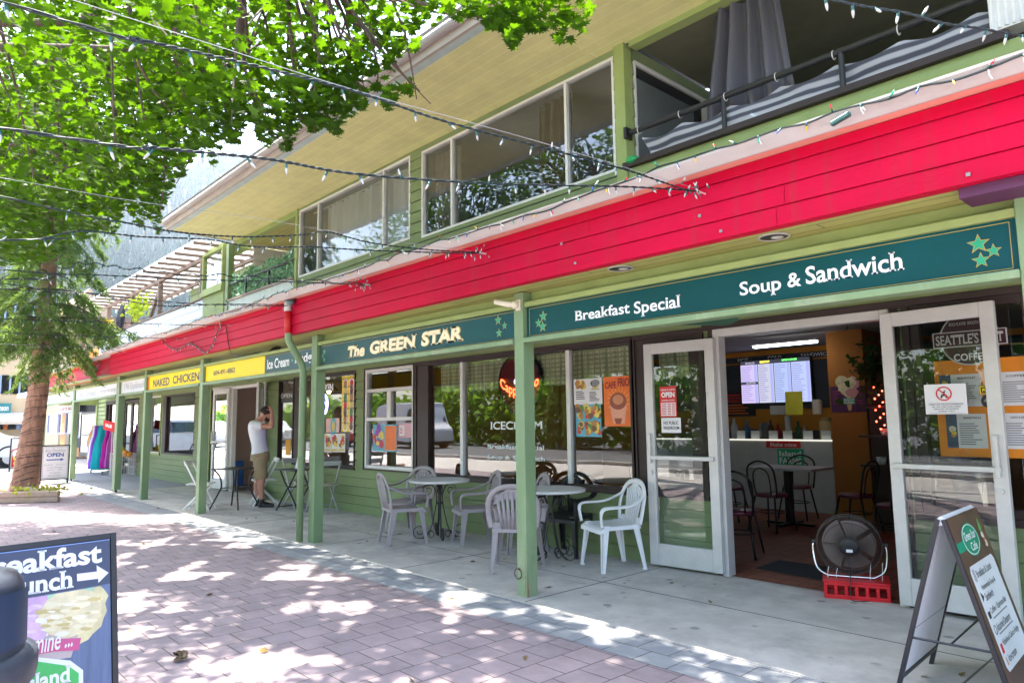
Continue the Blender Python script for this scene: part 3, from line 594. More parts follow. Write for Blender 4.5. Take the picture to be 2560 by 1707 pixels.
mb = MB(); mb.text('196 Esplanade', FS, -15.95, -14.5, 2.05, 2.21, .003, -.005, .22, .02); mb.build('lettering', m_script, t)
t = signboard('long pale script lettered board in the bay beside the 196 Esplanade board', -20.44, -16.43, [(-20.44, -16.43, m_pale)])
mb = MB(); mb.text('Blue Dandelion', FS, -20.0, -18.3, 2.06, 2.21, .003, -.005, .15, .02); mb.text('~ Harrison Hot Springs', FS, -18.15, -16.6, 2.07, 2.19, .003, -.005, .15); mb.build('lettering', m_script, t)
t = signboard('pale script lettered board in the end bay, farthest of the arcade signs', -24.77, -20.69, [(-24.77, -20.69, m_pale)])
mb = MB(); mb.text('Blue Dandelion', FS, -24.3, -22.6, 2.06, 2.21, .003, -.005, .15, .02); mb.text('~ Harrison Hot Springs', FS, -22.4, -20.9, 2.07, 2.19, .003, -.005, .15); mb.build('lettering', m_script, t)

# small hanging Fudge sign under the right board
p0 = PY(1240+1800/s2, 560+875/s2, 4.7); p1 = PY(1240+2160/s2, 560+915/s2, 4.95)
t = thing('hanging_sign', 'small dark green hanging sign reading Fudge above the open cafe door', 'sign', (p1[0]-.3, 4.85, 2.1))
fr = FR((p1[0]-.62, 4.55, 0), (.62, .40, 0), (0, 0, 1)); wd = math.hypot(.62, .40)
mb = MB(); mb.prism([fr.P(a, b, 0) for a, b in ((0, 2.20), (.05, 2.10), (wd-.08, 2.07), (wd, 2.10), (wd, 2.30), (0, 2.30))], fr.n*.02); mb.build('sign_panel', M('dark_green_board', (.01, .07, .04), .5), t)
mb = MB(); mb.text('Fudge', fr, wd-.34, wd-.06, 2.105, 2.21, .023, .02, serif=.04); mb.build('lettering', m_cream, t)
mb = MB(); mb.tube([fr.P(.08, 2.3, .01), fr.P(.08, 2.388, .01)], .004, 5); mb.tube([fr.P(wd-.08, 2.3, .01), fr.P(wd-.08, 2.388, .01)], .004, 5); mb.build('chain', m_black, t)

# camera bracket on the near post, ring low on it
t = thing('camera_bracket', 'cream wall bracket arm screwed to the top of the near green post', 'bracket', (-4.09, 3.8, 2.28))
mb = MB(); mb.box(-4.10, -4.045, 3.818, 3.831, 2.235, 2.325); mb.build('mounting_plate', M('cream_plastic', (.70, .64, .50), .5), t, bevel=.004)
mb = MB(); mb.tube([(-4.075, 3.82, 2.285), (-4.12, 3.76, 2.285), (-4.22, 3.70, 2.315)], [.022, .024, .020], 10); mb.sphere((-4.09, 3.80, 2.283), .032); mb.build('arm', MATS['cream_plastic'], t, smooth=True)
t = thing('tether_ring', 'small rusty ring hanging low on the near green post', 'ring', (-4.09, 3.82, .17))
c = (-4.115, 3.822, .17); mb = MB(); mb.tube(arc(c, .038, 0, 2*math.pi, 20)[:-1], .004, 6, closed=True); mb.build('ring', M('rusty_iron', (.10, .05, .03), .7, .3, 30), t, smooth=True)
mb = MB(); mb.tube([(-4.105, 3.833, .205), (-4.105, 3.815, .21)], .007, 6); mb.build('eye', MATS['rusty_iron'], t)

mb = MB(); mb.mat(M('bare_wood', (.34, .22, .12), .9, .3, 30)); mb.poly([(-4.0335, 3.8305, 0.01), (-4.050, 3.8305, .02), (-4.044, 3.8305, .16), (-4.038, 3.8305, .34), (-4.0335, 3.8305, .36)]); mb.mat(m_ink); mb.poly([(-4.0265, 3.842, .0), (-4.0265, 3.847, .0), (-4.0265, 3.844, .30)])
mb.mat(MATS['bare_wood']); mb.poly([(-4.0268, 3.835, .02), (-4.0268, 3.862, .0), (-4.0268, 3.85, .10), (-4.0268, 3.838, .20)]); mb.build('paint_chip', None, bld)
# ================================================================ posters, decals and lettering on the glass
def poster(name, label, cat, fr, a0, a1, b0, b1, c, m, draw=None, group=None, parts=None):
    o = MB(); o.mat(m); o.fbox(fr, a0, a1, b0, b1, c-.002, c)
    if draw: draw(o, fr, a0, a1, b0, b1, c+.0012)
    return tag(o.build(name, None), label, cat, group)
def lines(o, fr, a0, a1, b0, b1, c, n, seed=1, h=.45):
    r = random.Random(seed); st = (b1-b0)/n
    for i in range(n):
        b = b1-st*(i+.5); o.fbox(fr, a0, a0+(a1-a0)*r.uniform(.55, 1), b-st*h/2, b+st*h/2, c, c+.0006)
def blobs(o, fr, a0, a1, b0, b1, c, mats, n, seed, r0, r1):
    r = random.Random(seed)
    for i in range(n):
        o.mat(mats[i % len(mats)]); a, b, q = r.uniform(a0, a1), r.uniform(b0, b1), r.uniform(r0, r1)
        o.fpoly(fr, [(a+q*math.cos(t)*r.uniform(.8, 1.2), b+q*math.sin(t)*r.uniform(.8, 1.2)) for t in (math.pi*k/5 for k in range(10))], c+i*.00015)
FG = WALL(YW+.030)                                                    # just inside the shop glass
pc = [M('print_%d' % i, c, .6, .25, 30) for i, c in enumerate([(.45, .22, .06), (.60, .05, .05), (.75, .55, .10), (.20, .10, .05), (.10, .28, .08), (.70, .62, .50)])]
def d_menu(o, fr, a0, a1, b0, b1, c):
    w_, h_ = a1-a0, b1-b0
    for i in range(4): blobs(o, fr, a0+w_*(.12+.17*(i % 2)), a0+w_*(.2+.17*(i % 2)), b0+h_*(.68+.13*(i//2)), b0+h_*(.74+.13*(i//2)), c, [pc[0], pc[3], pc[2]], 4, i, .02, .035)
    blobs(o, fr, a0+w_*.66, a0+w_*.84, b0+h_*.70, b0+h_*.82, c, [m_grey_ink, pc[2], m_ink], 7, 9, .03, .05)
    o.mat(m_ink); lines(o, fr, a0+w_*.08, a0+w_*.45, b0+h_*.2, b0+h_*.55, c, 5, 3); lines(o, fr, a0+w_*.56, a0+w_*.92, b0+h_*.12, b0+h_*.5, c, 8, 4); o.text('CRAFFLE', fr, a0+w_*.60, a0+w_*.90, b0+h_*.55, b0+h_*.6, c, .02)
def gl(px, py, Y=YW+.03): p = PY(px, py, Y); return p[0], p[2]
k = 2.24
a0, b1 = gl(850+1308/k, 750+445/k); a1, b0 = gl(850+1470/k, 750+582/k)
poster('menu_poster', 'white waffle menu sheet taped inside the cafe window beside the orange poster', 'poster', FG, a0, a1, b0, b1, 0, m_paper, d_menu)
m_sky = M('print_sky_blue', (.12, .42, .55), .6)
def d_parf(o, fr, a0, a1, b0, b1, c):
    for i in range(2):
        for j in range(3):
            a = a0+(a1-a0)*(j+.5)/3; b = b0+(b1-b0)*(i+.5)/2
            blobs(o, fr, a-.035, a+.035, b-.05, b+.06, c, [pc[1], pc[2], pc[0], pc[3], pc[4], pc[2]], 16, i*3+j, .016, .04)
a0, b1 = gl(850+1320/k, 750+586/k); a1, b0 = gl(850+1465/k, 750+766/k)
poster('parfait_poster', 'blue poster of two rows of fruit parfaits below the white menu sheet', 'poster', FG, a0, a1, b0, b1, 0, m_sky, d_parf)
m_or = M('orange_print', (.82, .17, .02), .5, .12, 6)
def d_frio(o, fr, a0, a1, b0, b1, c):
    w_, h_ = a1-a0, b1-b0; o.mat(M('print_sun', (.95, .34, .05), .6))
    for i in range(18):
        t = 2*math.pi*i/18; o.fpoly(fr, [(a0+w_*.55+.10*math.cos(t), b0+h_*.5+.10*math.sin(t)), (a0+w_*.55+w_*.47*math.cos(t+.1), b0+h_*.5+w_*.47*math.sin(t+.1)), (a0+w_*.55+.10*math.cos(t+.16), b0+h_*.5+.10*math.sin(t+.16))], c)
    o.mat(M('print_cup', (.72, .33, .22), .5)); o.fpoly(fr, [(a0+w_*.22, b0+h_*.42), (a0+w_*.34, b0+h_*.05), (a0+w_*.76, b0+h_*.05), (a0+w_*.86, b0+h_*.42)], c+.0008)
    o.mat(M('print_coffee', (.30, .07, .03), .5)); o.fpoly(fr, [(a0+w_*.54+w_*.32*math.cos(t), b0+h_*.5+h_*.17*math.sin(t)) for t in (2*math.pi*i/24 for i in range(24))], c+.0012); o.mat(M('print_foam', (.60, .24, .12), .5)); o.fpoly(fr, [(a0+w_*.54+w_*.2*math.cos(t), b0+h_*.53+h_*.1*math.sin(t)) for t in (2*math.pi*i/24 for i in range(24))], c+.0016)
    o.mat(MATS['print_coffee']); o.fpoly(fr, [(a0+w_*.38, b0+h_*.16), (a0+w_*.68, b0+h_*.16), (a0+w_*.62, b0+h_*.05), (a0+w_*.44, b0+h_*.05)], c+.0016)
    o.mat(M('print_maroon', (.28, .015, .02), .5)); o.text('CAFE', fr, a0+w_*.06, a0+w_*.48, b0+h_*.76, b0+h_*.90, c+.002, .03); o.text('FRIO', fr, a0+w_*.55, a0+w_*.98, b0+h_*.79, b0+h_*.96, c+.002, .03)
a0, b1 = gl(850+1475/k, 750+432/k); a1, b0 = gl(850+1632/k, 750+706/k)
poster('drink_poster', 'orange iced coffee poster with a large cup at the right edge of the cafe window', 'poster', FG, a0, a1, b0, b1, 0, m_or, d_frio)
# lettering on the glass
m_decal = M('etched_lettering', (.80, .86, .82), .6, .05)
FGo = WALL(YW+.034)
def decal(lines_, label):
    o = MB()
    for s_, x0, y0, x1, y1, bo, se in lines_:
        o = MB(); a0, b1 = gl(x0, y0); a1, b0 = gl(x1, y1); o.text(s_, FGo, a0, a1, min(b0, b1), max(b0, b1), .004, bo, 0, se)
        o.build('window_lettering', m_decal, cafewin)
decal([('ICECREAM', 850+842/k, 750+680/k, 850+1135/k, 750+725/k, .02, .04), ('Breakfast Special', 850+825/k, 750+805/k, 850+1145/k, 750+850/k, .02, .04), ('Soup & Sandwich', 850+825/k, 750+865/k, 850+1150/k, 750+910/k, .02, .04)], '')
# neon
nc = PY(1307, 958, 5.70)
t = thing('neon_sign', 'round dark red neon sign with Cappuccino glowing red in the cafe window', 'neon sign', (nc[0], 5.65, nc[2]))
FN = WALL(5.665); R0 = .345
mb = MB(); mb.lathe([(0, 0), (R0, 0), (R0, .02), (0, .02)], ax=FR((nc[0], 5.66, nc[2]), (1, 0, 0), (0, 0, 1)), n=40); mb.build('backing_disc', M('neon_backing', (.16, .012, .018), .35), t)
mb = MB(); mb.lathe([(R0, -.01), (R0+.02, -.01), (R0+.02, .03), (R0, .03)], ax=FR((nc[0], 5.66, nc[2]), (1, 0, 0), (0, 0, 1)), n=40); mb.build('rim', m_black, t)
vs, fs = glyphs('Cappuccino', .012, 0); xs = [v[0] for v in vs]; x0, x1 = min(xs), max(xs)
mb = MB(); V = []
for x, y in vs:
    u = (x-x0)/(x1-x0)-.5; V.append(FN.P(nc[0]+u*.66, nc[2]-.14+.12*(2*u)**2+y*.16, .03))
mb.add(V, fs); mb.build('red_tubes', emit_mat('neon_red', (1, .07, .02), 2.2), t)
mb = MB()
for q in range(3): mb.tube([FN.P(nc[0]-.04+.035*math.cos(a)+.03*q, nc[2]+.02+.06*q+.035*math.sin(a), .03) for a in (2*math.pi*i/12 for i in range(12))], .006, 5, closed=True)
mb.build('violet_tubes', emit_mat('neon_violet', (.45, .25, 1), 1.6), t)
# cafe valance curtain
m_plaid = tiled_mat('plaid_cloth', (.80, .74, .50), (.66, .62, .40), (.42, .46, .26), .05, .05, .010, offset=0, axis='Y', rough=.9, bump=.05)
def drape(x0, x1, z0, z1, Y, n, amp, m, name, parent=None, seed=1, taper=None):
    r = random.Random(seed); ph = r.random()*6; o = MB()
    def fn(u, v):
        x = x0+(x1-x0)*u; s_ = amp*(.35+.65*v)
        return (x+.008*math.sin(u*n*5.1+1), Y+s_*math.sin(u*n*2*math.pi+ph+.7*math.sin(u*7))+s_*.4*math.sin(u*n*4.3*math.pi), z1+(z0-z1)*v+.012*v*math.sin(u*n*6.3+2))
    o.grid(fn, n*10, 6); return o.build(name, m, parent, smooth=True)
tag(drape(-7.68, -4.34, 1.74, 2.11, 5.73, 26, .030, m_plaid, 'valance_curtain'), 'short plaid valance curtain gathered along the top of the cafe window', 'curtain')
tag(drape(-4.1, -3.55, 1.74, 2.11, 5.73, 5, .030, m_plaid, 'valance_curtain'), 'narrow plaid valance seen through the left open glass door', 'curtain')
# posters on the service window
a0, b1 = gl(850+185/k, 750+697/k); a1, b0 = gl(850+318/k, 750+850/k)
poster('dessert_poster', 'blue and orange sundae poster inside the service window', 'poster', FG, a0, a1, b0, b1, 0, m_sky, lambda o, fr, a0, a1, b0, b1, c: (blobs(o, fr, a0+.05, a0+.25, b0+.05, b1-.05, c, [pc[1], M('print_violet', (.3, .06, .4), .6), pc[2]], 14, 5, .03, .07), o.mat(m_or), o.fbox(fr, a0+.36*(a1-a0)+.1, a1-.01, b0+.02, b1-.02, c, c+.001)))
a0, b1 = gl(850+330/k, 750+690/k); a1, b0 = gl(850+408/k, 750+770/k)
poster('price_poster', 'pink and white price sheet inside the service window', 'poster', FG, a0, a1, b0, b1, 0, M('print_pink', (.72, .40, .45), .6), lambda o, fr, a0, a1, b0, b1, c: (o.mat(m_paper), o.fbox(fr, a0+.02, a0+.14, b0+.03, b1-.03, c, c+.001), o.mat(m_redp), lines(o, fr, a0+.03, a0+.13, b0+.05, b1-.05, c+.002, 5, 7)))
# chicken shop window posters
k = 3.137; FC = FG
def drinks(o, fr, a0, a1, b0, b1, c):
    r = random.Random(5); w_, h_ = a1-a0, b1-b0; i = 0
    o.mat(m_ink); o.text('Summer Drinks', fr, a0+w_*.06, a1-w_*.06, b1-h_*.06, b1-h_*.03, c, .02)
    for row in range(7):
        for cl in range(2):
            a = a0+w_*(.27+.46*cl); b = b1-h_*(.13+.13*row)
            o.mat(m_paper); o.fpoly(fr, [(a+w_*.19*math.cos(t), b+w_*.19*math.sin(t)) for t in (2*math.pi*q/16 for q in range(16))], c)
            o.mat(pc[(row*2+cl) % 5]); o.fpoly(fr, [(a+w_*.13*math.cos(t), b+w_*.13*math.sin(t)) for t in (2*math.pi*q/10 for q in range(10))], c+.001)
a0, b1 = gl(300+1742/k, 800+443/k); a1, b0 = gl(300+1842/k, 800+876/k)
poster('drinks_poster', 'tall yellow Summer Drinks poster in the chicken shop window', 'poster', FC, a0, min(a1, -9.7), b0, b1, 0, M('print_yellow', (.85, .60, .03), .6), drinks)
a0, b1 = gl(300+1617/k, 800+770/k); a1, b0 = gl(300+1718/k, 800+880/k)
poster('dish_poster', 'square pink poster in the chicken shop window above the food photos', 'poster', FC, a0, a1, b0, b1, 0, M('print_blush', (.75, .50, .46), .6), lambda o, fr, a0, a1, b0, b1, c: (o.mat(m_sky), o.fpoly(fr, [((a0+a1)/2+.03+.10*math.cos(t), (b0+b1)/2-.02+.14*math.sin(t)) for t in (2*math.pi*q/14 for q in range(14))], c), o.mat(pc[2]), o.fpoly(fr, [((a0+a1)/2+.03+.05*math.cos(t), (b0+b1)/2-.02+.09*math.sin(t)) for t in (2*math.pi*q/14 for q in range(14))], c+.001)))
for i, (xa, xb, lb) in enumerate(((1580, 1602, 'leftmost'), (1606, 1655, 'second'), (1660, 1710, 'third'), (1714, 1765, 'rightmost'))):
    a0, b1 = gl(300+xa/k, 800+888/k); a1, b0 = gl(300+xb/k, 800+1036/k)
    poster('food_photo', lb+' of the four food photo sheets low in the chicken shop window', 'poster', FC, a0, a1, b0, b1, 0, m_paper, lambda o, fr, a0, a1, b0, b1, c: (blobs(o, fr, a0+.05, a1-.05, b0+.1, b1-.06, c, [pc[0], pc[3], pc[1], pc[2]], 16, i+3, .02, .05), o.mat(pc[2]), o.fbox(fr, a0+.02, a1-.02, b0+.02, b0+.05, c+.004, c+.005)), group='food photo sheets in the chicken shop window')
mb = MB(); a0, b1 = gl(300+1590/k, 800+505/k); a1, b0 = gl(300+1672/k, 800+555/k); mb.text('CHICKEN', FC, a1-(a1-a0)*1.75, a1, b0, b1, .002, .05); mb.build('window_lettering', m_paper, bld)
a0, b1 = gl(300+1258/k, 800+570/k); a1, b0 = gl(300+1352/k, 800+645/k)
t = thing('open_sign', 'dark hanging OPEN sign in the narrow window right of the chicken shop door', 'sign', ((a0+a1)/2, YW+.03, (b0+b1)/2))
mb = MB(); mb.mat(M('smoked_acrylic', (.05, .05, .05), .4)); mb.fbox(FG, a0, a1, b0, b1, -.006, 0); mb.mat(m_whitelet); mb.text('OPEN', FG, a0+.02, a1-.02, b0+.09, b1-.03, .001, -.005); mb.build('sign_panel', None, t)
mb = MB(); mb.tube([FG.P(a0+.05, b1, 0), FG.P((a0+a1)/2, b1+.2, 0), FG.P(a1-.05, b1, 0)], .003, 5); mb.build('cord', m_black, t)
a0, b1 = gl(300+1290/k, 800+860/k); a1, b0 = gl(300+1342/k, 800+925/k)
poster('notice_sheet', 'small white notice low in the narrow window beside the chicken shop door', 'notice', FG, a0, a1, b0, b1, 0, m_paper, lambda o, fr, a0, a1, b0, b1, c: (o.mat(m_grey_ink), lines(o, fr, a0+.02, a1-.02, b0+.02, b1-.02, c, 6)))
a0, b1 = gl(300+1300/k, 800+935/k); a1, b0 = gl(300+1336/k, 800+1058/k)
poster('yellow_notice', 'narrow amber notice under the white sheet beside the chicken shop door', 'notice', FG, a0, a1, b0, b1, 0, M('amber_print', (.75, .36, .02), .6))

# cafe door: OPEN card and washroom notice on the left leaf, pushchair notice on the right
fr = FR(FDL.P(0, 0, -.006), FDL.u*-1, FDL.v)                               # street side of the left leaf (a runs to +x)
def onfr(px, py, Y): p = PY(px, py, Y); return p
kk = 1.96
FD = WALL(5.438)
def dl(px, py): p = PY(px, py, 5.438); return p[0], p[2]
a0, b1 = dl(1550+193/kk, 750+425/kk); a1, b0 = dl(1550+280/kk, 750+572/kk)
def d_open(o, fr, a0, a1, b0, b1, c):
    w_, h_ = a1-a0, b1-b0; o.mat(m_whitelet); o.text("come in we're", fr, a0+w_*.08, a1-w_*.08, b1-h_*.14, b1-h_*.06, c, .02); o.text('OPEN', fr, a0+w_*.1, a1-w_*.1, b1-h_*.36, b1-h_*.18, c, .05)
    o.text('BUSINESS HOURS', fr, a0+w_*.12, a1-w_*.12, b1-h_*.48, b1-h_*.43, c, .02); o.mat(m_paper); o.fbox(fr, a0+w_*.06, a1-w_*.06, b0+h_*.04, b1-h_*.53, c-.001, c); o.mat(m_redp)
    for i in range(7): o.fbox(fr, a0+w_*.1, a0+w_*.38, b0+h_*(.08+.055*i), b0+h_*(.105+.055*i), c, c+.001); o.fbox(fr, a0+w_*.46, a0+w_*.66, b0+h_*(.08+.055*i), b0+h_*(.105+.055*i), c, c+.001); o.fbox(fr, a0+w_*.72, a0+w_*.9, b0+h_*(.08+.055*i), b0+h_*(.105+.055*i), c, c+.001)
poster('open_card', "red come in we're OPEN hours card on the left glass door", 'sign', FD, a0, a1, b0, b1, 0, m_redp, d_open)
a0, b1 = dl(1550+202/kk, 750+577/kk); a1, b0 = dl(1550+300/kk, 750+650/kk)
poster('washroom_notice', 'white NO PUBLIC WASHROOM notice under the red card on the left glass door', 'notice', FD, a0, a1, b0, b1, 0, m_paper, lambda o, fr, a0, a1, b0, b1, c: (o.mat(m_ink), o.text('NO PUBLIC', fr, a0+.025, a1-.025, b0+.075, b0+.105, c, .02), o.text('WASHROOM', fr, a0+.02, a1-.02, b0+.03, b0+.06, c, .02)))
FD2 = WALL(5.43)
def dr(px, py): p = PY(px, py, 5.43); return p[0], p[2]
kr = 1.484
a0, b1 = dr(2060+370/kr, 650+463/kr); a1, b0 = dr(2060+535/kr, 650+570/kr)
def d_push(o, fr, a0, a1, b0, b1, c):
    w_, h_ = a1-a0, b1-b0; ca, cb, r = a0+w_*.47, b0+h_*.68, h_*.24
    o.mat(m_redp); o.lathe([(r*.82, 0), (r, 0), (r, .001), (r*.82, .001)], ax=FR(fr.P(ca, cb, c), fr.u, fr.v), n=28)
    o.mat(m_ink); o.fbox(fr, ca-r*.35, ca+r*.35, cb-r*.35, cb-r*.1, c, c+.001); o.fbox(fr, ca-r*.1, ca+r*.15, cb-r*.1, cb+r*.3, c, c+.001); o.fbox(fr, ca+r*.1, ca+r*.22, cb+r*.3, cb+r*.5, c, c+.001)
    for dx in (-.3, .3): o.fpoly(fr, [(ca+dx*r+r*.14*math.cos(t), cb-r*.48+r*.14*math.sin(t)) for t in (2*math.pi*q/10 for q in range(10))], c)
    o.mat(m_redp); o.fpoly(fr, [(ca-r*.68, cb+r*.56), (ca-r*.56, cb+r*.68), (ca+r*.68, cb-r*.56), (ca+r*.56, cb-r*.68)], c+.002)
    o.mat(m_ink)
    for i, s_ in enumerate(('SORRY FOR THE INCONVENIENCE', 'WE CAN TAKE YOUR ORDER', 'THROUGH THE WINDOW', 'THANK YOU !')):
        m_ = (.10, .15, .2, .3)[i]; o.text(s_, fr, a0+w_*m_, a1-w_*m_, b0+h_*(.30-.075*i), b0+h_*(.345-.075*i), c, .015)
    o.fbox(fr, a0+w_*.08, a1-w_*.08, b0+h_*.36, b0+h_*.366, c, c+.001); o.fbox(fr, a0+w_*.08, a1-w_*.08, b0+h_*.035, b0+h_*.04, c, c+.001)
poster('pushchair_notice', 'white notice with a struck-out pushchair symbol on the right glass door', 'notice', FD2, a0, a1, b0, b1, 0, m_paper, d_push)
a0, b1 = dr(2060+573/kr, 650+466/kr); a1, b0 = dr(2060+635/kr, 650+497/kr)
mb = MB(); mb.mat(m_ink); mb.fbox(FD2, a0, a1, b0, b1, -.004, -.002); mb.mat(m_yellow); frame_line(mb, FD2, a0+.004, a1-.004, b0+.004, b1-.004, .005, -.002); mb.text('PUSH', FD2, a0+.02, a1-.02, b0+.018, b1-.018, -.001, .04); tag(mb.build('push_sticker', None), 'black and yellow PUSH sticker on the right glass door', 'sticker')
a0, b1 = dr(2060+593/kr, 650+506/kr); a1, b0 = dr(2060+630/kr, 650+540/kr)
mb = MB(); mb.mat(m_ink); ca, cb = (a0+a1)/2, (b0+b1)/2; mb.fpoly(FD2, [(ca+.045*math.cos(t), cb+.045*math.sin(t)) for t in (2*math.pi*q/20 for q in range(20))], -.003); mb.mat(m_grey_ink); mb.fpoly(FD2, [(ca-.03, cb-.004), (ca+.03, cb-.004), (ca+.01, cb+.02), (ca-.02, cb+.015)], -.002); tag(mb.build('round_sticker', None), 'round black sticker below the PUSH sticker', 'sticker')
# right hand display window: orange board with menus, oval coffee sign
def sw(px, py): p = PY(px, py, YW+.03); return p[0], p[2]
a0, b1 = sw(2060+405/kr, 650+377/kr); a1, b0 = sw(2060+742/kr, 650+735/kr)
m_obd = M('orange_menu_board', (.85, .27, .01), .55, .05)
def d_board(o, fr, a0, a1, b0, b1, c):
    mid = b0+(b1-b0)*.5; r = 1
    for (p, q, z0, z1) in ((a0+.03, a1+.0, mid+.01, b1-.10), (a0+.05, a1-.0, b0+.06, mid-.04)):
        for i in range(2):
            pa, qa = p+(q-p)*i*.52, p+(q-p)*(i*.52+.46); o.mat(m_paper); o.fbox(fr, pa, qa, z0, z1, c, c+.001); o.mat(M('print_navy', (.06, .09, .16), .6)); o.fbox(fr, pa, pa+(qa-pa)*.28, z0, z1, c+.001, c+.0015)
            blobs(o, fr, pa+.03, pa+.05, z0+.04, z1-.04, c+.002, [pc[2], pc[0], pc[5]], 4, r, .015, .025); o.mat(m_grey_ink); lines(o, fr, pa+(qa-pa)*.33, qa-.02, z0+.02, z1-.06, c+.0016, 10, r); r += 1
            o.mat(m_ink); o.text(('BREAKFAST', 'COFFEE', 'SANDWICH', 'LUNCH & DINNER')[r-2], fr, pa+(qa-pa)*.45, qa-.03, z1-.035, z1-.02, c+.002, .02)
poster('menu_board', 'bright orange board of cafe menus in the right hand window', 'menu board', FG, a0, -1.06, b0, b1, .0, m_obd, d_board)
a0, b1 = sw(2060+400/kr, 650+208/kr); a1, b0 = sw(2060+693/kr, 650+382/kr); ca, cb = (a0+a1)/2, (b0+b1)/2; wa, wb = (a1-a0)*.41, (b1-b0)/2
mb = MB(); FO = WALL(YW+.012)
for sc, mt, c in ((1., m_alu, 0), (.95, M('maroon_panel', (.05, .010, .018), .4), .002)):
    mb.mat(mt); mb.fpoly(FO, [(ca+wa*sc*math.cos(t), cb+wb*sc*math.sin(t)) for t in (2*math.pi*q/40 for q in range(40))], c)
mb.mat(m_alu); mb.fbox(FO, a0, a1, cb-.055, cb+.055, .003, .006); mb.mat(MATS['maroon_panel']); mb.fbox(FO, a0+.008, a1-.008, cb-.048, cb+.048, .006, .008)
mb.mat(m_alu); mb.text("SEATTLE'S BEST", FO, a0+.02, a1-.02, cb-.036, cb+.036, .010, .02, 0, .03); mb.text('BOLD FLAVOR  SMOOTH TASTE', FO, ca-wa*.62, ca+wa*.62, cb+wb*.52, cb+wb*.64, .004, 0)
mb.mat(m_whitelet); mb.text('COFFEE', FO, ca-wa*.55, ca+wa*.55, cb-wb*.82, cb-wb*.55, .004, .02)
tag(mb.build('coffee_sign', None), 'oval maroon coffee sign with grey lettering above the orange menu board', 'sign')
# ================================================================ plastic garden chairs (front faces local -y)
def make_chair(name, label, m, loc, rz, group):
    t = thing(name, label, 'chair', loc, rz, group)
    L = dict(local=True)
    sh, sw, sd = .395, .215, .205
    mb = MB()                                                       # seat: slightly dished slab with a rolled front
    def seat(u, v):
        x = (u-.5)*2; y = v; wv = sw*(1-.12*y); z = sh-.012*(1-x*x)*(1-(2*y-1)**2)-(.03*max(0, (.12-y)/.12))
        return (x*wv, -sd+.41*y, z)
    mb.grid(seat, 10, 10); n0 = len(mb.v)
    mb.grid(lambda u, v: tuple(np.array(seat(u, v))-np.array((0, 0, .022+(.012 if abs(u-.5) > .45 else 0)))), 10, 10)
    rim = [(i/20, 0) for i in range(20)]+[(1, i/20) for i in range(20)]+[(1-i/20, 1) for i in range(20)]+[(0, 1-i/20) for i in range(20)]
    k = len(mb.v); P = [seat(u, v) for u, v in rim]; mb.v += P+[(x*1.015, y*1.015, z-.035) for x, y, z in P]
    n = len(P); mb.f += [(k+i, k+(i+1) % n, k+n+(i+1) % n, k+n+i) for i in range(n)]; mb.mi += [0]*n
    mb.build('seat', m, t, smooth=True, **L)
    mb = MB()                                                       # backrest: arch and slats
    arch = cubic([(-.200, .195, .40), (-.222, .215, .54), (-.205, .245, .66), (-.13, .268, .745), (0, .276, .770), (.13, .268, .745), (.205, .245, .66), (.222, .215, .54), (.200, .195, .40)], 6)
    mb.tube(arch, .026, 8, flat=.45, up=(0, 1, 0))
    for i in range(7):
        x = -.135+.045*i; xt = x*1.02; top = .722-.9*x*x*1.6
        mb.prism([(x*.72-.013, .196, .385), (x*.72+.013, .196, .385), (xt+.014, .262, top), (xt-.014, .262, top)], (0, .009, .0))
    mb.grid(lambda u, v: ((u-.5)*.40*(1-.1*v), .198+.015*v, .38+.07*v), 6, 2); mb.grid(lambda u, v: ((u-.5)*.36*(1-.3*v)*(1.0), .257+.012*v, .665+.085*v-.5*((u-.5)*.36)**2*4), 8, 2)
    mb.build('backrest', m, t, smooth=True, **L)
    for s_ in (-1, 1):
        mb = MB(); P = cubic([(s_*.195, .248, .66), (s_*.232, .18, .615), (s_*.250, .06, .572), (s_*.252, -.10, .565), (s_*.250, -.165, .562), (s_*.243, -.20, .545), (s_*.232, -.212, .50), (s_*.215, -.20, .40)], 5)
        mb.tube(P, [.026]*6+[.029]*(len(P)-12)+[.024]*6, 8, flat=.42, up=(1, 0, 0) if False else (0, 0, 1)); mb.build('armrest', m, t, smooth=True, **L)
    for sx in (-1, 1):
        for sy in (-1, 1):
            top = Vector((sx*.195, sy*.175+(.0 if sy < 0 else .01), .40)); bot = Vector((sx*(.235 if sy < 0 else .215), sy*.215+(.0 if sy < 0 else .03), 0))
            mb = MB(); o1 = Vector((-sx*.052, 0, 0)); o2 = Vector((0, -sy*.052, 0))
            for a, (w0, w1) in ((Vector((-sx, 0, 0)), (.062, .030)), (Vector((0, -sy, 0)), (.062, .030))):
                b = Vector((0, -sy, 0)) if a.x else Vector((-sx, 0, 0))
                mb.add([top, top+a*w0, top+a*w0+b*.009, top+b*.009, bot, bot+a*w1, bot+a*w1+b*.009, bot+b*.009], [(0, 1, 2, 3), (7, 6, 5, 4), (0, 4, 5, 1), (1, 5, 6, 2), (2, 6, 7, 3), (3, 7, 4, 0)])
            mb.box(bot.x-.0 if sx < 0 else bot.x-.034, bot.x+.034 if sx < 0 else bot.x, bot.y if sy < 0 else bot.y-.034, bot.y+.034 if sy < 0 else bot.y, 0, .012)
            mb.build('leg', m, t, **L)
    return t
m_gchair = M('grey_mauve_plastic', (.36, .315, .33), .5, .07, 4, dirt=(.28, .25, .25, .4), dscale=4)
m_wchair = M('white_plastic', (.80, .81, .83), .38, .03, 4)
m_bchair = M('black_plastic', (.02, .022, .022), .45, .1)
def face(dx, dy): return math.atan2(dx, -dy)
GCH = 'plastic garden chairs at the white tables'
ch = make_chair('garden_chair', 'mauve grey plastic chair with its back to the street, at the farther white table', m_gchair, (-6.83, 4.58, .004), face(.30, .95), GCH)
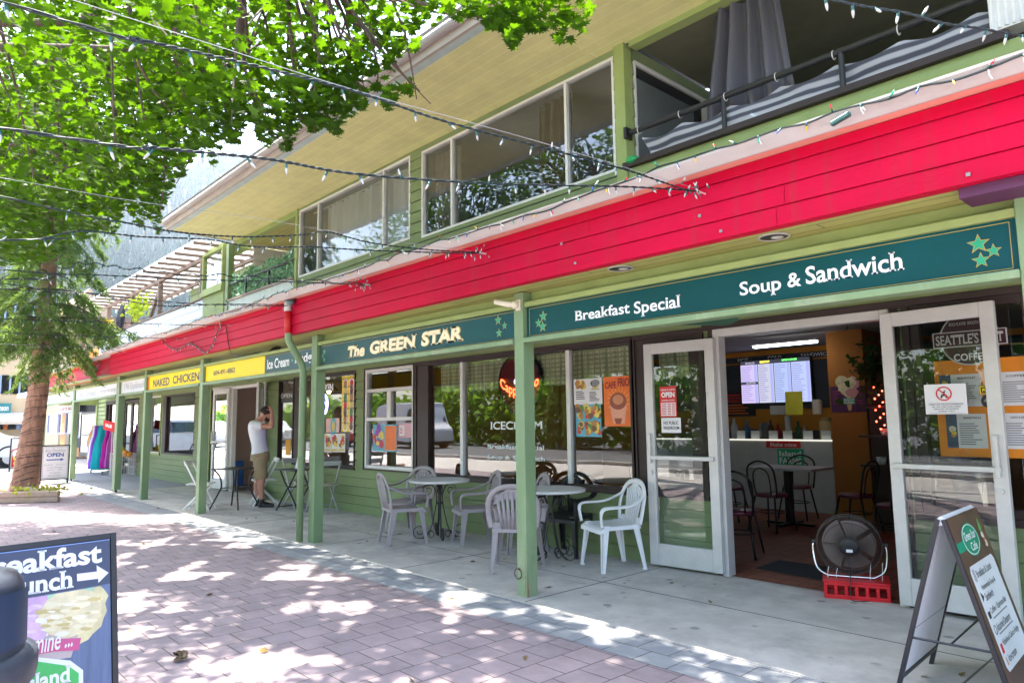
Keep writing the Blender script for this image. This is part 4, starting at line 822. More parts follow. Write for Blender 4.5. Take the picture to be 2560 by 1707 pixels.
spots = [(-7.40, 5.05, face(.25, -.95), 'mauve grey plastic chair backed against the siding under the service window'),
         (-6.20, 5.10, face(-.42, -.90), 'mauve grey plastic chair on the near side of the farther white table'),
         (-4.83, 4.48, face(-.62, .78), 'mauve grey plastic chair half hidden behind the near post, its slatted back to the street'),
         (-5.50, 5.16, face(-.45, -.90), 'mauve grey plastic chair left of the nearer white table, mostly behind the post')]
for x, y, rz, lb in spots: dup(ch, (x, y, .004), rz, lb, GCH)
make_chair('garden_chair', 'clean white plastic chair standing alone beside the open cafe door', m_wchair, (-4.28, 5.16, .004), face(-.40, -.92), GCH)
make_chair('garden_chair', 'black plastic chair behind the nearer white table, under the window', m_bchair, (-5.02, 5.36, .004), face(.2, -.98), GCH)

# wrought iron tables with white terrazzo tops
m_terr = M('white_terrazzo', (.66, .66, .65), .4, .18, 160, 0)
def make_table(label, loc, rz, R):
    t = thing('cafe_table', label, 'table', loc, rz, 'round white cafe tables')
    mb = MB(); mb.lathe([(0, .655), (R-.006, .655), (R, .661), (R, .676), (R-.006, .682), (0, .682)], n=48); mb.build('tabletop', m_terr, t, local=True)
    def scroll(c, r, a0, turns, ux, uz=(0, 0, 1), n=26):
        return [Vector(c)+Vector(ux)*(r*(1-.72*i/n))*math.cos(a0+turns*2*math.pi*i/n)+Vector(uz)*(r*(1-.72*i/n))*math.sin(a0+turns*2*math.pi*i/n) for i in range(n+1)]
    for q in range(4):
        a = math.pi/4+q*math.pi/2; ux = (math.cos(a), math.sin(a), 0); U = Vector(ux)
        mb = MB()
        pth = cubic([U*.20+Vector((0, 0, .02)), U*.13+Vector((0, 0, .07)), U*.075+Vector((0, 0, .22)), U*.035+Vector((0, 0, .45)), U*.05+Vector((0, 0, .56)), U*.11+Vector((0, 0, .652))], 6)
        mb.tube(pth, .011, 6, flat=.55)
        mb.tube(scroll(U*.235+Vector((0, 0, .10)), .085, -math.pi*.75, 1.35, ux), .008, 6, flat=.6)
        mb.tube(scroll(U*.135+Vector((0, 0, .56)), .075, math.pi*.9, -1.4, ux), .007, 6, flat=.6)
        mb.tube(scroll(U*.10+Vector((0, 0, .055)), .05, 0, 1.2, ux), .007, 6, flat=.6)
        mb.build('scroll_leg', m_black, t, smooth=True, local=True)
    mb = MB(); mb.lathe([(0, .40), (.034, .40), (.034, .43), (0, .43)], n=14); mb.lathe([(0, .645), (.17, .645), (.17, .654), (0, .654)], n=24); mb.build('collar', m_black, t, local=True)
    return t
tb = make_table('round white table with scrolled iron legs, the farther one near the service window', (-6.70, 4.99, .004), .3, .355)
dup(tb, (-4.93, 5.02, .004), .9, 'round white table with scrolled iron legs, the nearer one behind the post')

# black bistro tables of the chicken shop
def make_bistro(label, loc, rz, cross):
    t = thing('bistro_table', label, 'table', loc, rz, 'black bistro tables'); h = .645; a = .27
    mb = MB(); mb.box(-a, a, -a, a, h-.018, h); mb.build('tabletop', m_black, t, bevel=.008, local=True)
    for sx in (-1, 1):
        for sy in (-1, 1):
            P = cubic([(sx*.23, sy*.23, h-.02), (sx*.17, sy*.17, h-.13), (sx*.15, sy*.15, .36), (sx*.18, sy*.18, .25), (sx*.27, sy*.27, 0)], 5) if not cross else cubic([(sx*.2, sy*.2, h-.02), (sx*.06, sy*.2, .42), (-sx*.02, sy*.2, .34), (-sx*.28, sy*.2, 0)], 5)
            mb = MB(); mb.tube(P, .013, 8); mb.build('leg', m_black, t, smooth=True, local=True)
    mb = MB()
    if not cross: mb.tube([(-.16, -.16, .33), (.16, -.16, .33), (.16, .16, .33), (-.16, .16, .33)], .008, 6, closed=True)
    else: mb.tube([(0, -.2, .37), (0, .2, .37)], .009, 6); mb.tube([(.24, -.2, .06), (.24, .2, .06)], .009, 6); mb.tube([(-.24, -.2, .06), (-.24, .2, .06)], .009, 6)
    mb.build('stretcher', m_black, t, local=True); return t
make_bistro('square black bistro table behind the far side of the man, by the yellow board post', (-11.62, 4.52, .004), .55, False)
make_bistro('black folding bistro table beside the downpipe, on the right of the man', (-10.55, 5.10, .004), .2, True)
# folding chairs
def make_folding(name, label, m, loc, rz, group):
    t = thing(name, label, 'folding chair', loc, rz, group); w_ = .19
    for s_ in (-1, 1):
        mb = MB(); mb.bar((s_*w_, -.20, 0), (s_*w_, .20, .78), .022, .026); mb.build('back_leg', m, t, bevel=.004, local=True)
        mb = MB(); mb.bar((s_*(w_-.03), .22, 0), (s_*(w_-.03), -.18, .42), .022, .026); mb.build('front_leg', m, t, bevel=.004, local=True)
    mb = MB()
    for i in range(5): mb.box(-w_+.02, w_-.02, -.19+.075*i, -.125+.075*i, .405, .42)
    mb.build('seat', m, t, bevel=.004, local=True)
    mb = MB(); mb.bar((-w_, .19, .745), (w_, .19, .745), .018, .075); mb.build('backrest', m, t, bevel=.006, local=True)
    mb = MB(); mb.bar((-w_, -.155, .09), (w_, -.155, .09), .016, .016); mb.bar((-w_+.03, .17, .055), (w_-.03, .17, .055), .016, .016); mb.build('stretcher', m, t, local=True)
    return t
m_wfold = M('white_painted_wood', (.80, .80, .79), .45, .04); m_sfold = M('silver_frame', (.52, .54, .56), .35, .05, metal=.6)
GF = 'folding chairs outside the chicken shop'
f1 = make_folding('folding_chair', 'white folding chair half hidden behind the yellow board post, on its left', m_wfold, (-11.87, 4.05, .004), face(.55, .80), GF)
dup(f1, (-11.72, 5.05, .004), face(-.25, -.97), 'white folding chair between the black table and the shop door, behind the man', GF)
f2 = make_folding('folding_chair', 'grey metal folding chair standing against the siding right of the pipe post', m_sfold, (-10.02, 5.25, .004), face(-.95, .1), GF)
dup(f2, (-10.95, 5.30, .004), face(.9, .1), 'grey metal folding chair behind the folding black table, left of the downpipe', GF)
# menu holder on the bistro table
t = tag(MB().prism([(-10.62, 5.06, .65), (-10.48, 5.06, .65), (-10.48, 5.11, .81), (-10.62, 5.11, .81)], (0, .012, 0)).build('menu_card', m_paper), 'small white menu card standing on the folding black table', 'menu card')

# ================================================================ fan on red crate
p = PZ(1900+575/3.564, 1267+812/3.564); q = PZ(1900+1172/3.564, 1267+862/3.564)
U = Vector((q[0]-p[0], q[1]-p[1], 0)); wd = U.length; U.normalize(); V = Vector((-U.y, U.x, 0)); rz = math.atan2(U.y, U.x)
m_crate = M('red_plastic', (.66, .006, .014), .42, .08)
t = thing('plastic_crate', 'low red plastic bottle crate in front of the open cafe door', 'crate', (p[0], p[1], .004), rz)
dp = .30; hc_ = .125; mb = MB()
mb.box(0, wd, 0, dp, hc_-.012, hc_); mb.box(0, wd, 0, dp, 0, .012)
nb = 7
for y in (0, dp-.012):
    mb.box(0, wd, y, y+.012, .012, .03); mb.box(0, wd, y, y+.012, .095, hc_-.012)
    for i in range(nb):
        x = (wd-.024)*i/(nb-1); mb.box(x, x+.024, y+.001, y+.011, .03, .095)
for x in (0, wd-.012):
    mb.box(x, x+.012, .012, dp-.012, .012, .03); mb.box(x, x+.012, .012, dp-.012, .095, hc_-.012)
    for i in range(5): yy = (dp-.024)*i/4; mb.box(x+.001, x+.011, yy, yy+.024, .03, .095)
mb.build('crate_body', m_crate, t, bevel=.004, local=True)
mb = MB(); mb.box(-.006, wd+.006, -.006, dp+.006, hc_-.002, hc_+.008); mb.build('rim', m_crate, t, bevel=.004, local=True)
# fan
c2 = Vector((p[0], p[1], 0))+U*wd*.43+V*.15; fz = .125+.012+.255; Rf = .225
t = thing('floor_fan', 'round black floor fan in a chrome cradle standing on the red crate', 'fan', (c2.x, c2.y, .137), rz)
ax = FR((0, 0, fz-.137), (1, 0, 0), (0, -.20, .98)); m_chrome = M('chrome', (.75, .75, .77), .16, .03, metal=.95)
mb = MB()
for rr, cc in ((Rf, 0), (Rf, .05), (Rf*.8, .075), (.07, .085), (Rf*.8, -.03), (.07, -.05)): mb.tube([ax.P(rr*math.cos(a), rr*math.sin(a), cc) for a in (2*math.pi*i/48 for i in range(48))], .003 if rr < Rf else .0045, 6, closed=True)
for i in range(132):
    a = 2*math.pi*i/132; mb.tube([ax.P(rr*math.cos(a+tw), rr*math.sin(a+tw), cc) for rr, cc, tw in ((.05, .085, -.25), (Rf*.5, .085, -.1), (Rf*.8, .075, 0), (Rf, .05, .02), (Rf, 0, .02))], .0013, 4)
for i in range(60):
    a = 2*math.pi*i/60; mb.tube([ax.P(rr*math.cos(a), rr*math.sin(a), cc) for rr, cc in ((.05, -.05), (Rf*.8, -.03), (Rf, 0))], .0012, 4)
mb.build('cage', M('fan_black', (.05, .038, .034), .5, .2), t, local=True)
mb = MB(); mb.lathe([(0, .10), (.05, .10), (.068, .09), (.072, .06), (.05, .02), (0, .02)], ax=ax, n=24); mb.build('motor', m_black, t, smooth=True, local=True)
mb = MB(); mb.fbox(ax, -.022, .022, -.035, -.013, .101, .103); mb.build('rating_label', m_paper, t, local=True)
for k_ in range(5):
    mb = MB(); a0 = 2*math.pi*k_/5
    mb.grid(lambda u, v: ax.P((.04+(Rf*.84-.04)*u)*math.cos(a0+(v-.5)*(1.0+.15*u)), (.04+(Rf*.84-.04)*u)*math.sin(a0+(v-.5)*(1.0+.15*u)), .0+.045*(v-.5)+.02), 5, 6); mb.build('blade', M('fan_blade', (.28, .22, .20), .45), t, smooth=True, local=True)
mb = MB(); P = cubic([(-Rf-.02, 0, fz-.137), (-Rf-.03, -.005, fz-.137-.06), (-Rf-.01, -.02, .07), (-.17, -.03, .018), (-.12, -.03, .012), (.12, -.03, .012), (.17, -.03, .018), (Rf+.01, -.02, .07), (Rf+.03, -.005, fz-.137-.06), (Rf+.02, 0, fz-.137)], 5)
mb.tube(P, .0085, 8); mb.build('cradle', m_chrome, t, smooth=True, local=True)
mb = MB()
for sx in (-1, 1): mb.lathe([(0, -.015), (.016, -.015), (.016, .02), (0, .02)], ax=FR((sx*(Rf+.02), 0, fz-.137), (0, 1, 0), (0, 0, 1)), n=12)
mb.build('pivot_knob', m_black, t, local=True)
mb = MB(); mb.tube(cubic([ax.P(0, -.04, .10), (0.0, -.10, .10), (-.005, -.17, .02), (-.01, -.168, -.10), (.03, -.20, -.128), (.30, -.02, -.13), (.62, .12, -.128)], 6), .0035, 6); mb.build('power_cord', m_black, t, smooth=True, local=True)
mb = MB()
for x, h in ((-.16, .05), (-.10, .04), (.13, .09), (.21, .10)): mb.tube([(x, -.055, .0), (x, -.045, .03), (x+.01, -.04, .03+h)], .0025, 5)
mb.build('cable_tie', m_white, t, local=True)

# ================================================================ right A-frame menu sign
A0 = Vector(PZ(2352, 1303, .85)); A1 = Vector(PZ(2440, 1267, .85)); 
wv = (A1-A0); wv.z = 0; wlen = min(wv.length, .60); wv.normalize(); nv = Vector((-wv.y, wv.x, 0)); nv = nv if nv.x < 0 else -nv        # nv points to the left panel
t = thing('sandwich_board', 'brown and white A-frame menu sign with a round green logo before the right door', 'sign', (A0.x, A0.y+.3, 0))
m_frm = M('board_frame_black', (.015, .016, .022), .4, .15); m_sheet = M('aframe_sheet', (.72, .73, .78), .4, .05)
AP = .86; SP = .25
def panel(sgn, frame_name, sheet_m):
    foot = A0-nv*SP*sgn*-1 if False else A0+nv*(SP*sgn); foot = Vector((foot.x, foot.y, 0)); top = Vector((A0.x, A0.y, AP))+nv*(.012*sgn)
    fr = FR(foot, wv, top-foot); ln = (top-foot).length; o = MB()
    for a in (0, wlen): o.fbox(fr, a-.012, a+.012, 0, ln, -.010, .010)
    o.fbox(fr, .012, wlen-.012, .09, .114, -.0095, .0095); o.fbox(fr, .012, wlen-.012, ln-.024, ln, -.0095, .0095)
    fo = o.build(frame_name, m_frm, t, bevel=.002)
    return fr, ln, fo
frR, lnR, _o = panel(-1, 'board_frame', m_sheet); frL, lnL, _o = panel(1, 'board_frame', m_sheet)
sg = 1 if frR.n.dot(-nv) > 0 else -1                                       # outside of the right panel
def sheet(fr, ln, cs):
    o = MB(); o.mat(m_sheet); o.fbox(fr, .012, wlen-.012, .115, ln-.025, -.004, .004); return o
o = sheet(frL, lnL, 1); o.build('board_panel', None, t)
o = MB(); o.mat(m_sheet).fbox(frR, .012, wlen-.012, .115, ln_ := lnR-.025, -.004, .004); o.build('board_panel', None, t)
FRp = FR(frR.P(0, 0, 0), frR.u, frR.v) if sg > 0 else FR(frR.P(wlen, 0, 0), frR.u*-1, frR.v)
o = MB(); o.mat(M('board_brown', (.10, .045, .035), .4, .3, 6)); o.fbox(FRp, .0, wlen, .10, lnR, .011, .0125)
W_ = wlen
o.mat(m_sheet); o.fpoly(FRp, [(.05+.03*(1-math.cos(a))+0*W_, 0) for a in ()] or [(.075, .20), (W_-.075, .20), (W_-.05, .225), (W_-.05, .635), (W_-.075, .66), (.075, .66), (.05, .635), (.05, .225)], .0135)
cg, cb = W_*.45, .765; m_logo = M('logo_green', (.0, .27, .15), .45)
o.mat(m_logo); o.fbox(FRp, 0, W_*.3, .73, .775, .013, .0135)
for sc, mt, c in ((1, m_logo, .0137), (.92, m_whitelet, .0141), (.87, m_logo, .0145)): o.mat(mt); o.fpoly(FRp, [(cg+.155*sc*math.cos(a), cb+.078*sc*math.sin(a)) for a in (2*math.pi*q/32 for q in range(32))], c)
o.mat(m_whitelet); o.text('Green Star', FRp, cg-.105, cg+.105, cb+.0, cb+.042, .0149, .015, .1); o.text('Cafe', FRp, cg-.05, cg+.07, cb-.052, cb-.012, .0149, .015, .1)
o.mat(M('leaf_print', (.12, .30, .08), .6)); o.fpoly(FRp, [(W_*.78, .79), (W_*.84, .85), (W_*.88, .80), (W_*.83, .76)], .0149); o.mat(pc[3]); blobs(o, FRp, W_*.80, W_*.93, .70, .76, .0149, [pc[3], pc[5]], 8, 2, .012, .022)
items = [('Breakfast & Lunch', .60, .30), ('Homemade Soup &', .535, .28), ('Sandwich', .495, .16), ('Coffee / Espresso Bar', .43, .34), ('Assorted Desserts', .36, .29), ('Fabulous Calico Fudge', .29, .36), ('Ice-cream', .228, .17)]
o.mat(m_ink)
for s_, b, l in items: o.text(s_, FRp, .135, .135+l, b, b+.034, .0145, .0)
o.mat(m_grey_ink)
for b in (.415, .345): o.fbox(FRp, .14, .44, b, b+.006, .0141, .0145)
o.mat(m_ink); o.fbox(FRp, .085, .091, .59, .645, .0141, .0145); o.fbox(FRp, .105, .111, .59, .645, .0141, .0145); o.fpoly(FRp, [(.08, .50), (.12, .52), (.08, .545)], .0145); o.fpoly(FRp, [(.08, .425), (.115, .425), (.12, .455), (.075, .455)], .0145); o.lathe([(.017, 0), (.021, 0), (.021, .0005), (.017, .0005)], ax=FR(FRp.P(.1, .375, .0145), FRp.u, FRp.v), n=16)
o.mat(m_redp); o.fbox(FRp, .08, .115, .275, .315, .0141, .0145); o.mat(m_salmon); o.fpoly(FRp, [(.085, .225), (.11, .225), (.105, .258), (.09, .258)], .0145)
o.build('menu_print', None, t)
mb = MB()
mb.tube([frL.P(.0, .30, 0), frR.P(.0, .30, 0)], .006, 6); mb.tube([frL.P(wlen, .30, 0), frR.P(wlen, .30, 0)], .006, 6); mb.tube([(frL.P(0, .30, 0)+frR.P(0, .30, 0))/2, (frL.P(wlen, .30, 0)+frR.P(wlen, .30, 0))/2], .005, 6); mb.tube([frL.P(0, .34, 0), frL.P(wlen, .34, 0)], .005, 6); mb.build('brace', m_frm, t)
mb = MB(); tp = Vector((A0.x, A0.y, AP)); mb.prism([tp+nv*.018+Vector((0, 0, .0)), tp+Vector((0, 0, .014)), tp-nv*.018, tp-nv*.024-Vector((0, 0, .02)), tp+nv*.03-Vector((0, 0, .04))], wv*wlen); mb.build('top_wrap', m_sheet, t)

# ================================================================ left A-frame sign and litter bin
P1 = Vector(PZ(281, 1331, .95)); P0 = Vector(PZ(0, 1364.6, .95)); uu = (P1-P0); uu.z = 0; uu.normalize()
out = Vector((-uu.y, uu.x, 0)); out = out if out.x > 0 else -out           # street face looks to +x
WL = .68; o0 = P1-uu*WL; foot = Vector((o0.x, o0.y, 0))+out*.16; top = Vector((o0.x, o0.y, .95))
t = thing('sandwich_board', 'dark A-frame sign with an arrow and an ice cream picture beside the litter bin', 'sign', (o0.x, o0.y+.3, 0))
FL = FR(foot, uu, top-foot); ln = (top-foot).length; foot2 = Vector((o0.x, o0.y, 0))-out*.18; FL2 = FR(foot2, uu, top-Vector(out)*.02-foot2)
m_navy = M('navy_board', (.045, .06, .12), .4, .12, 3); m_slate = M('slate_wood_print', (.12, .17, .30), .5, .3, 3, stretch=(1, 12, 1))
mb = MB()
for f_, l_ in ((FL, ln), (FL2, ln-.01)):
    for a in (0, WL): mb.fbox(f_, a-.010, a+.010, 0, l_, -.012, .012)
    mb.fbox(f_, .01, WL-.01, .06, .08, -.011, .011); mb.fbox(f_, .01, WL-.01, l_-.02, l_, -.011, .011)
mb.build('board_frame', m_frm, t, bevel=.002)
mb = MB(); mb.fbox(FL2, .01, WL-.01, .08, ln-.03, -.004, .004); mb.build('board_panel', m_navy, t)
sgn = 1 if FL.n.dot(out) > 0 else -1
FP = FL if sgn > 0 else FR(FL.P(WL, 0, 0), FL.u*-1, FL.v)
def fpx(px, py):                                                            # print coordinates measured on the board's own plane
    d = Vector(ray(px, py)); c = Vector(C0); k_ = (FP.o-c).dot(FP.n)/d.dot(FP.n); h = c+d*k_-FP.o; return h.dot(FP.u), h.dot(FP.v)
mb = MB(); mb.mat(m_slate); mb.fbox(FP, .012, WL-.012, .08, ln-.022, -.006, .006)
z = 3.36; cv = lambda x, y: fpx(x/z, 1300+y/z)
mb.mat(m_navy); b0 = cv(920, 530)[1]; b1 = cv(920, 165)[1]; mb.fbox(FP, .012, WL-.012, b0, b1, .006, .0068)
mb.mat(M('pale_blue_strip', (.22, .36, .72), .4)); mb.fbox(FP, .012, WL-.012, b1, ln-.022, .006, .0066)
mb.mat(m_whitelet); a1, c1 = cv(850, 345); e1, d1 = cv(850, 215); ax0 = cv(185, 430)[0]
mb.text('Breakfast', FP, a1-(a1-ax0)*1.62, a1, c1-.004, d1+.012, .0075, .03, 0, .055)
a1, c1 = cv(612, 560); _, d1 = cv(612, 425); aL = cv(235, 600)[0]; mb.text('& Lunch', FP, a1-(a1-aL)*2.0, a1, c1-.002, d1+.006, .0075, .03, 0, .055)
ar = [cv(*p_) for p_ in ((640, 450), (808, 430), (805, 378), (905, 440), (820, 525), (818, 490), (642, 512))]; mb.fpoly(FP, ar, .0075)
ca, cb = cv(420, 760); rr = abs(cv(900, 680)[0]-ca)
def ice(da, db, r, mt, c, sd):
    q = random.Random(sd); mb.mat(mt); mb.fpoly(FP, [(ca+da*rr+r*rr*math.cos(a)*q.uniform(.93, 1.06), min(cb+db*rr+r*rr*.82*math.sin(a)*q.uniform(.93, 1.06), b0-.003)) for a in (2*math.pi*i/34 for i in range(34))], c)
m_ip = [M('ice_print_%d' % i, c, .6, .22, 14) for i, c in enumerate([(.66, .60, .34), (.62, .40, .62), (.40, .66, .46), (.74, .66, .42), (.70, .48, .70)])]
ice(.05, -.05, .95, m_ip[0], .0070, 1); ice(.1, .32, .62, m_ip[2], .0073, 2); ice(-.55, .22, .52, m_ip[1], .0076, 3); ice(.35, -.1, .55, m_ip[3], .0079, 4); ice(-.5, -.42, .42, m_ip[4], .0082, 5)
ib = [M('ice_spot_%d' % i, c, .6, .1) for i, c in enumerate([(.82, .76, .52), (.70, .52, .72), (.55, .78, .60), (.60, .50, .22), (.80, .62, .78), (.86, .84, .74)])]
ri = random.Random(8)
for i in range(150):
    a_ = ri.uniform(0, 6.28); q_ = ri.uniform(0, .86)**.6; da_, db_ = ca+rr*.9*q_*math.cos(a_), cb+rr*.74*q_*math.sin(a_)
    w_ = [1, 4, 1, 4] if da_ < ca-.2*rr else ([2, 2, 0] if db_ > cb+.25*rr else [0, 3, 5, 0]); mb.mat(ib[ri.choice(w_)]); s_ = rr*ri.uniform(.03, .09)
    if db_ < b0-.03 and da_ < WL-.05: mb.fpoly(FP, [(da_+s_*1.6*math.cos(t_+.4)*ri.uniform(.7, 1.3), db_+s_*.6*math.sin(t_)*ri.uniform(.7, 1.3)) for t_ in (2*math.pi*k_/8 for k_ in range(8))], .0078+.0000035*i)
mb.mat(M('cone_print', (.52, .44, .44), .6)); mb.fpoly(FP, [cv(*p_) for p_ in ((240, 980), (660, 930), (590, 1150), (240, 1200))], .0072)
mb.mat(M('pink_banner', (.60, .10, .26), .5)); mb.fpoly(FP, [cv(*p_) for p_ in ((180, 1010), (420, 1000), (675, 985), (650, 1090), (450, 1100), (180, 1150))], .0085)
mb.mat(m_whitelet); a0_, c0_ = cv(335, 1085); a1_, c1_ = cv(610, 1010); mb.text('mine ...', FP, a0_-.02, a1_, c0_-.012, c0_+.05, .0095, .01, .12)
q0 = cv(80, 1200); q1 = cv(690, 1180); qb = cv(690, 1600)[1]
mb.fpoly(FP, [(q0[0], q0[1]-.02), (q0[0]+.05, q0[1]+.01), (q1[0]-.04, q1[1]+.012), (q1[0], q1[1]-.03), (q1[0], qb), (q0[0], qb)], .0087); mb.mat(M('logo_bright_green', (.06, .50, .12), .45)); mb.fpoly(FP, [(q0[0]+.014, q0[1]-.028), (q0[0]+.055, q0[1]-.004), (q1[0]-.046, q1[1]-.004), (q1[0]-.014, q1[1]-.036), (q1[0]-.014, qb+.014), (q0[0]+.014, qb+.014)], .0092)
mb.mat(m_whitelet); a1_, c1_ = cv(585, 1340); _, d1_ = cv(585, 1210); mb.text('Island', FP, q0[0]+.03, a1_, c1_-.005, d1_, .0097, .03, 0, .045); mb.text('FARMS', FP, q0[0]+.03, a1_+.01, c1_-.11, c1_-.02, .0097, .03, 0, .03)
mb.build('board_print', None, t)

t = thing('litter_bin', 'black domed litter bin with a push flap in the bottom left corner', 'bin', (-2.40, .085, 0)); m_bin = M('bin_plastic', (.05, .06, .08), .42, .18, 8, .1, 90)
bc = (-2.475, .16, 0); rb = .245
mb = MB(); mb.lathe([(0, 0), (rb*.86, 0), (rb*.93, .05), (rb*.95, .66), (rb*.95, .70), (0, .70)], bc, 40); mb.build('bin_body', m_bin, t, smooth=False)
mb = MB(); mb.lathe([(rb*.95, .66), (rb*1.0, .665), (rb*1.015, .69), (rb*1.015, .725), (rb*.99, .74), (rb*.88, .748), (0, .749)], bc, 40); mb.build('rim', m_bin, t, smooth=True)
mb = MB(); mb.lathe([(rb*.88, .746), (rb*.875, .76), (rb*.85, .90), (rb*.83, .925), (rb*.76, .948), (rb*.5, .968), (0, .975)], bc, 40); mb.build('dome', m_bin, t, smooth=True)
ang = R_(24)
mb = MB(); mb.grid(lambda u, v: (bc[0]+(rb*(.912-.018*v))*math.cos(ang+(u-.5)*1.6), bc[1]+(rb*(.912-.018*v))*math.sin(ang+(u-.5)*1.6), .768+.145*v), 14, 4); mb.build('flap', M('bin_flap', (.022, .04, .085), .3, .1), t, smooth=True)
# ================================================================ the man
m_skin = M('skin', (.50, .24, .17), .5, .10, 12); m_tee = M('white_cotton', (.74, .74, .80), .85, .05, 9, .25, 25); m_khaki = M('khaki_cotton', (.30, .23, .13), .85, .12, 9, .3, 25)
m_hair = M('dark_brown_hair', (.022, .012, .009), .6, .4, 40, .5, 90); m_shoe = M('black_leather', (.014, .014, .016), .4, .2)
man = thing('person', 'man in a white t-shirt and khaki shorts, head bowed with one hand on his forehead', 'person', (-11.52, 4.88, .004), math.atan2(.735, .677))
def fuse(mb, name, m, vox=.009, sm=4):
    o = mb.build(name, m, man, local=True, smooth=True); r = o.modifiers.new('fuse', 'REMESH'); r.mode = 'VOXEL'; r.voxel_size = vox; r.use_smooth_shade = True
    s_ = o.modifiers.new('smooth', 'SMOOTH'); s_.factor = .5; s_.iterations = sm; return o
def el(mb, c, r, pitch=0., n=20):
    q = Matrix.Rotation(pitch, 3, 'Y'); mb.sphere(c, r, n, 14, q)
mb = MB()
hp = R_(32)                                                        # head pitched down
hc_ = Vector((.085, .0, 1.525)); HQ = Matrix.Rotation(hp, 3, 'Y')
def hd(x, y, z): return hc_+HQ @ Vector((x, y, z))
el(mb, hc_, (.098, .074, .105), hp); mb.sphere(hd(.035, 0, -.075), (.058, .055, .062), 16, 10, HQ); mb.sphere(hd(.075, 0, -.095), (.03, .035, .03), 12, 8, HQ)
mb.tube([hd(.088, 0, .022), hd(.112, 0, -.018), hd(.092, 0, -.034)], [.011, .015, .012], 8)
for s_ in (-1, 1):
    mb.sphere(hd(-.004, s_*.076, -.012), (.020, .010, .032), 10, 8, HQ); mb.sphere(hd(.080, s_*.030, .028), (.018, .026, .012), 10, 8, HQ); mb.sphere(hd(.066, s_*.042, -.03), (.03, .024, .028), 10, 8, HQ)
mb.sphere(hd(.088, 0, -.060), (.012, .024, .008), 10, 8, HQ)
mb.tube([(-.075, 0, 1.36), (-.03, 0, 1.42), (.03, 0, 1.475)], [.062, .056, .056], 14)
mb.tube([(-.02, 0, .84), (-.03, 0, 1.0), (-.06, 0, 1.2), (-.075, 0, 1.33), (-.07, 0, 1.38)], [.115, .11, .125, .12, .06], 18)
# right arm: upper arm forward, forearm up, palm on the forehead
sh = Vector((-.075, -.165, 1.325)); elb = Vector((.235, -.185, 1.315)); wr = Vector((.205, -.10, 1.555))
mb.tube([sh, sh.lerp(elb, .5)+Vector((0, 0, -.006)), elb], [.056, .049, .041], 14); mb.sphere(elb, .041); mb.tube([elb, elb.lerp(wr, .35)+Vector((.014, -.006, 0)), wr], [.041, .043, .027], 14)
pm = Vector((.165, -.055, 1.615)); mb.tube([wr, wr.lerp(pm, .6), pm], [.027, .032, .026], 12, flat=.62, up=(0, 1, 0))
fd = Vector((-.075, .045, .018))
for i, (ln_, dx) in enumerate(((.062, -.030), (.072, -.011), (.068, .008), (.054, .026))):
    b = pm+Vector((.004, dx*.75, dx*-.35)); k1 = b+fd.normalized()*ln_*.5+Vector((0, 0, .012)); k2 = b+fd.normalized()*ln_+Vector((-.004, 0, -.006)); mb.tube([b, k1, k2], [.0095, .009, .007], 8)
tb_ = wr.lerp(pm, .35); mb.tube([tb_, tb_+Vector((-.035, -.03, .012)), tb_+Vector((-.068, -.022, .020))], [.012, .010, .008], 8)
# left arm hangs down on the far side
shl = Vector((-.075, .165, 1.325)); ell = Vector((-.09, .215, 1.06)); wl = Vector((.0, .19, .86))
mb.tube([shl, shl.lerp(ell, .5), ell], [.056, .049, .041], 12); mb.tube([ell, ell.lerp(wl, .35), wl], [.041, .042, .027], 12); hl = wl+Vector((.03, -.01, -.075)); mb.tube([wl, hl], [.027, .03], 10, flat=.6)
for i in range(4): b = hl+Vector((-.02+.014*i, 0, -.01)); mb.tube([b, b+Vector((.012, -.008, -.04)), b+Vector((.03, -.015, -.06))], [.009, .0085, .007], 7)
mb.tube([wl.lerp(hl, .4), wl.lerp(hl, .4)+Vector((.035, -.02, -.03))], [.012, .009], 7)
for hip, kn, an in ((Vector((.03, -.085, .80)), Vector((.065, -.09, .445)), Vector((.085, -.095, .06))), (Vector((-.03, .085, .80)), Vector((-.055, .085, .445)), Vector((-.055, .09, .06)))):
    mb.tube([hip, hip.lerp(kn, .5), kn, kn.lerp(an, .3)+Vector((-.018, 0, 0)), kn.lerp(an, .6)+Vector((-.008, 0, 0)), an], [.088, .075, .055, .058, .044, .034], 16)
fuse(mb, 'body', m_skin, .0075, 3)
mb = MB()                                                          # t-shirt
sec = [(.865, -.005, .135, .165), (.93, -.005, .128, .160), (1.02, -.022, .118, .155), (1.12, -.045, .125, .165), (1.22, -.060, .134, .180), (1.31, -.072, .130, .190), (1.365, -.075, .110, .165), (1.40, -.068, .075, .095), (1.415, -.062, .064, .075)]
mb.grid(lambda u, v: ((lambda i, f: (lambda A, B: (A[1]+(B[1]-A[1])*f+(A[2]+(B[2]-A[2])*f)*math.cos(2*math.pi*u), (A[3]+(B[3]-A[3])*f)*math.sin(2*math.pi*u), A[0]+(B[0]-A[0])*f+(-.025*math.cos(2*math.pi*u)*(-1) if v < .01 else 0)))(sec[i], sec[min(i+1, 8)]))(int(min(v*8, 7.999)), v*8-int(min(v*8, 7.999)))), 28, 16)
mb.v.append((0, 0, .89)); kc = len(mb.v)-1; mb.v.append((-.062, 0, 1.41))
for u in range(28): mb.f.append((kc, u*17, (u+1)*17)); mb.f.append((kc+1, (u+1)*17+16, u*17+16)); mb.mi += [0, 0]
mb.tube([sh+Vector((-.02, .05, .01)), sh+Vector((.03, -.005, .004)), sh.lerp(elb, .52)], [.082, .078, .070], 16)
mb.tube([shl+Vector((0, -.05, .01)), shl+Vector((-.005, .02, -.03)), shl.lerp(ell, .6)], [.08, .076, .068], 16)
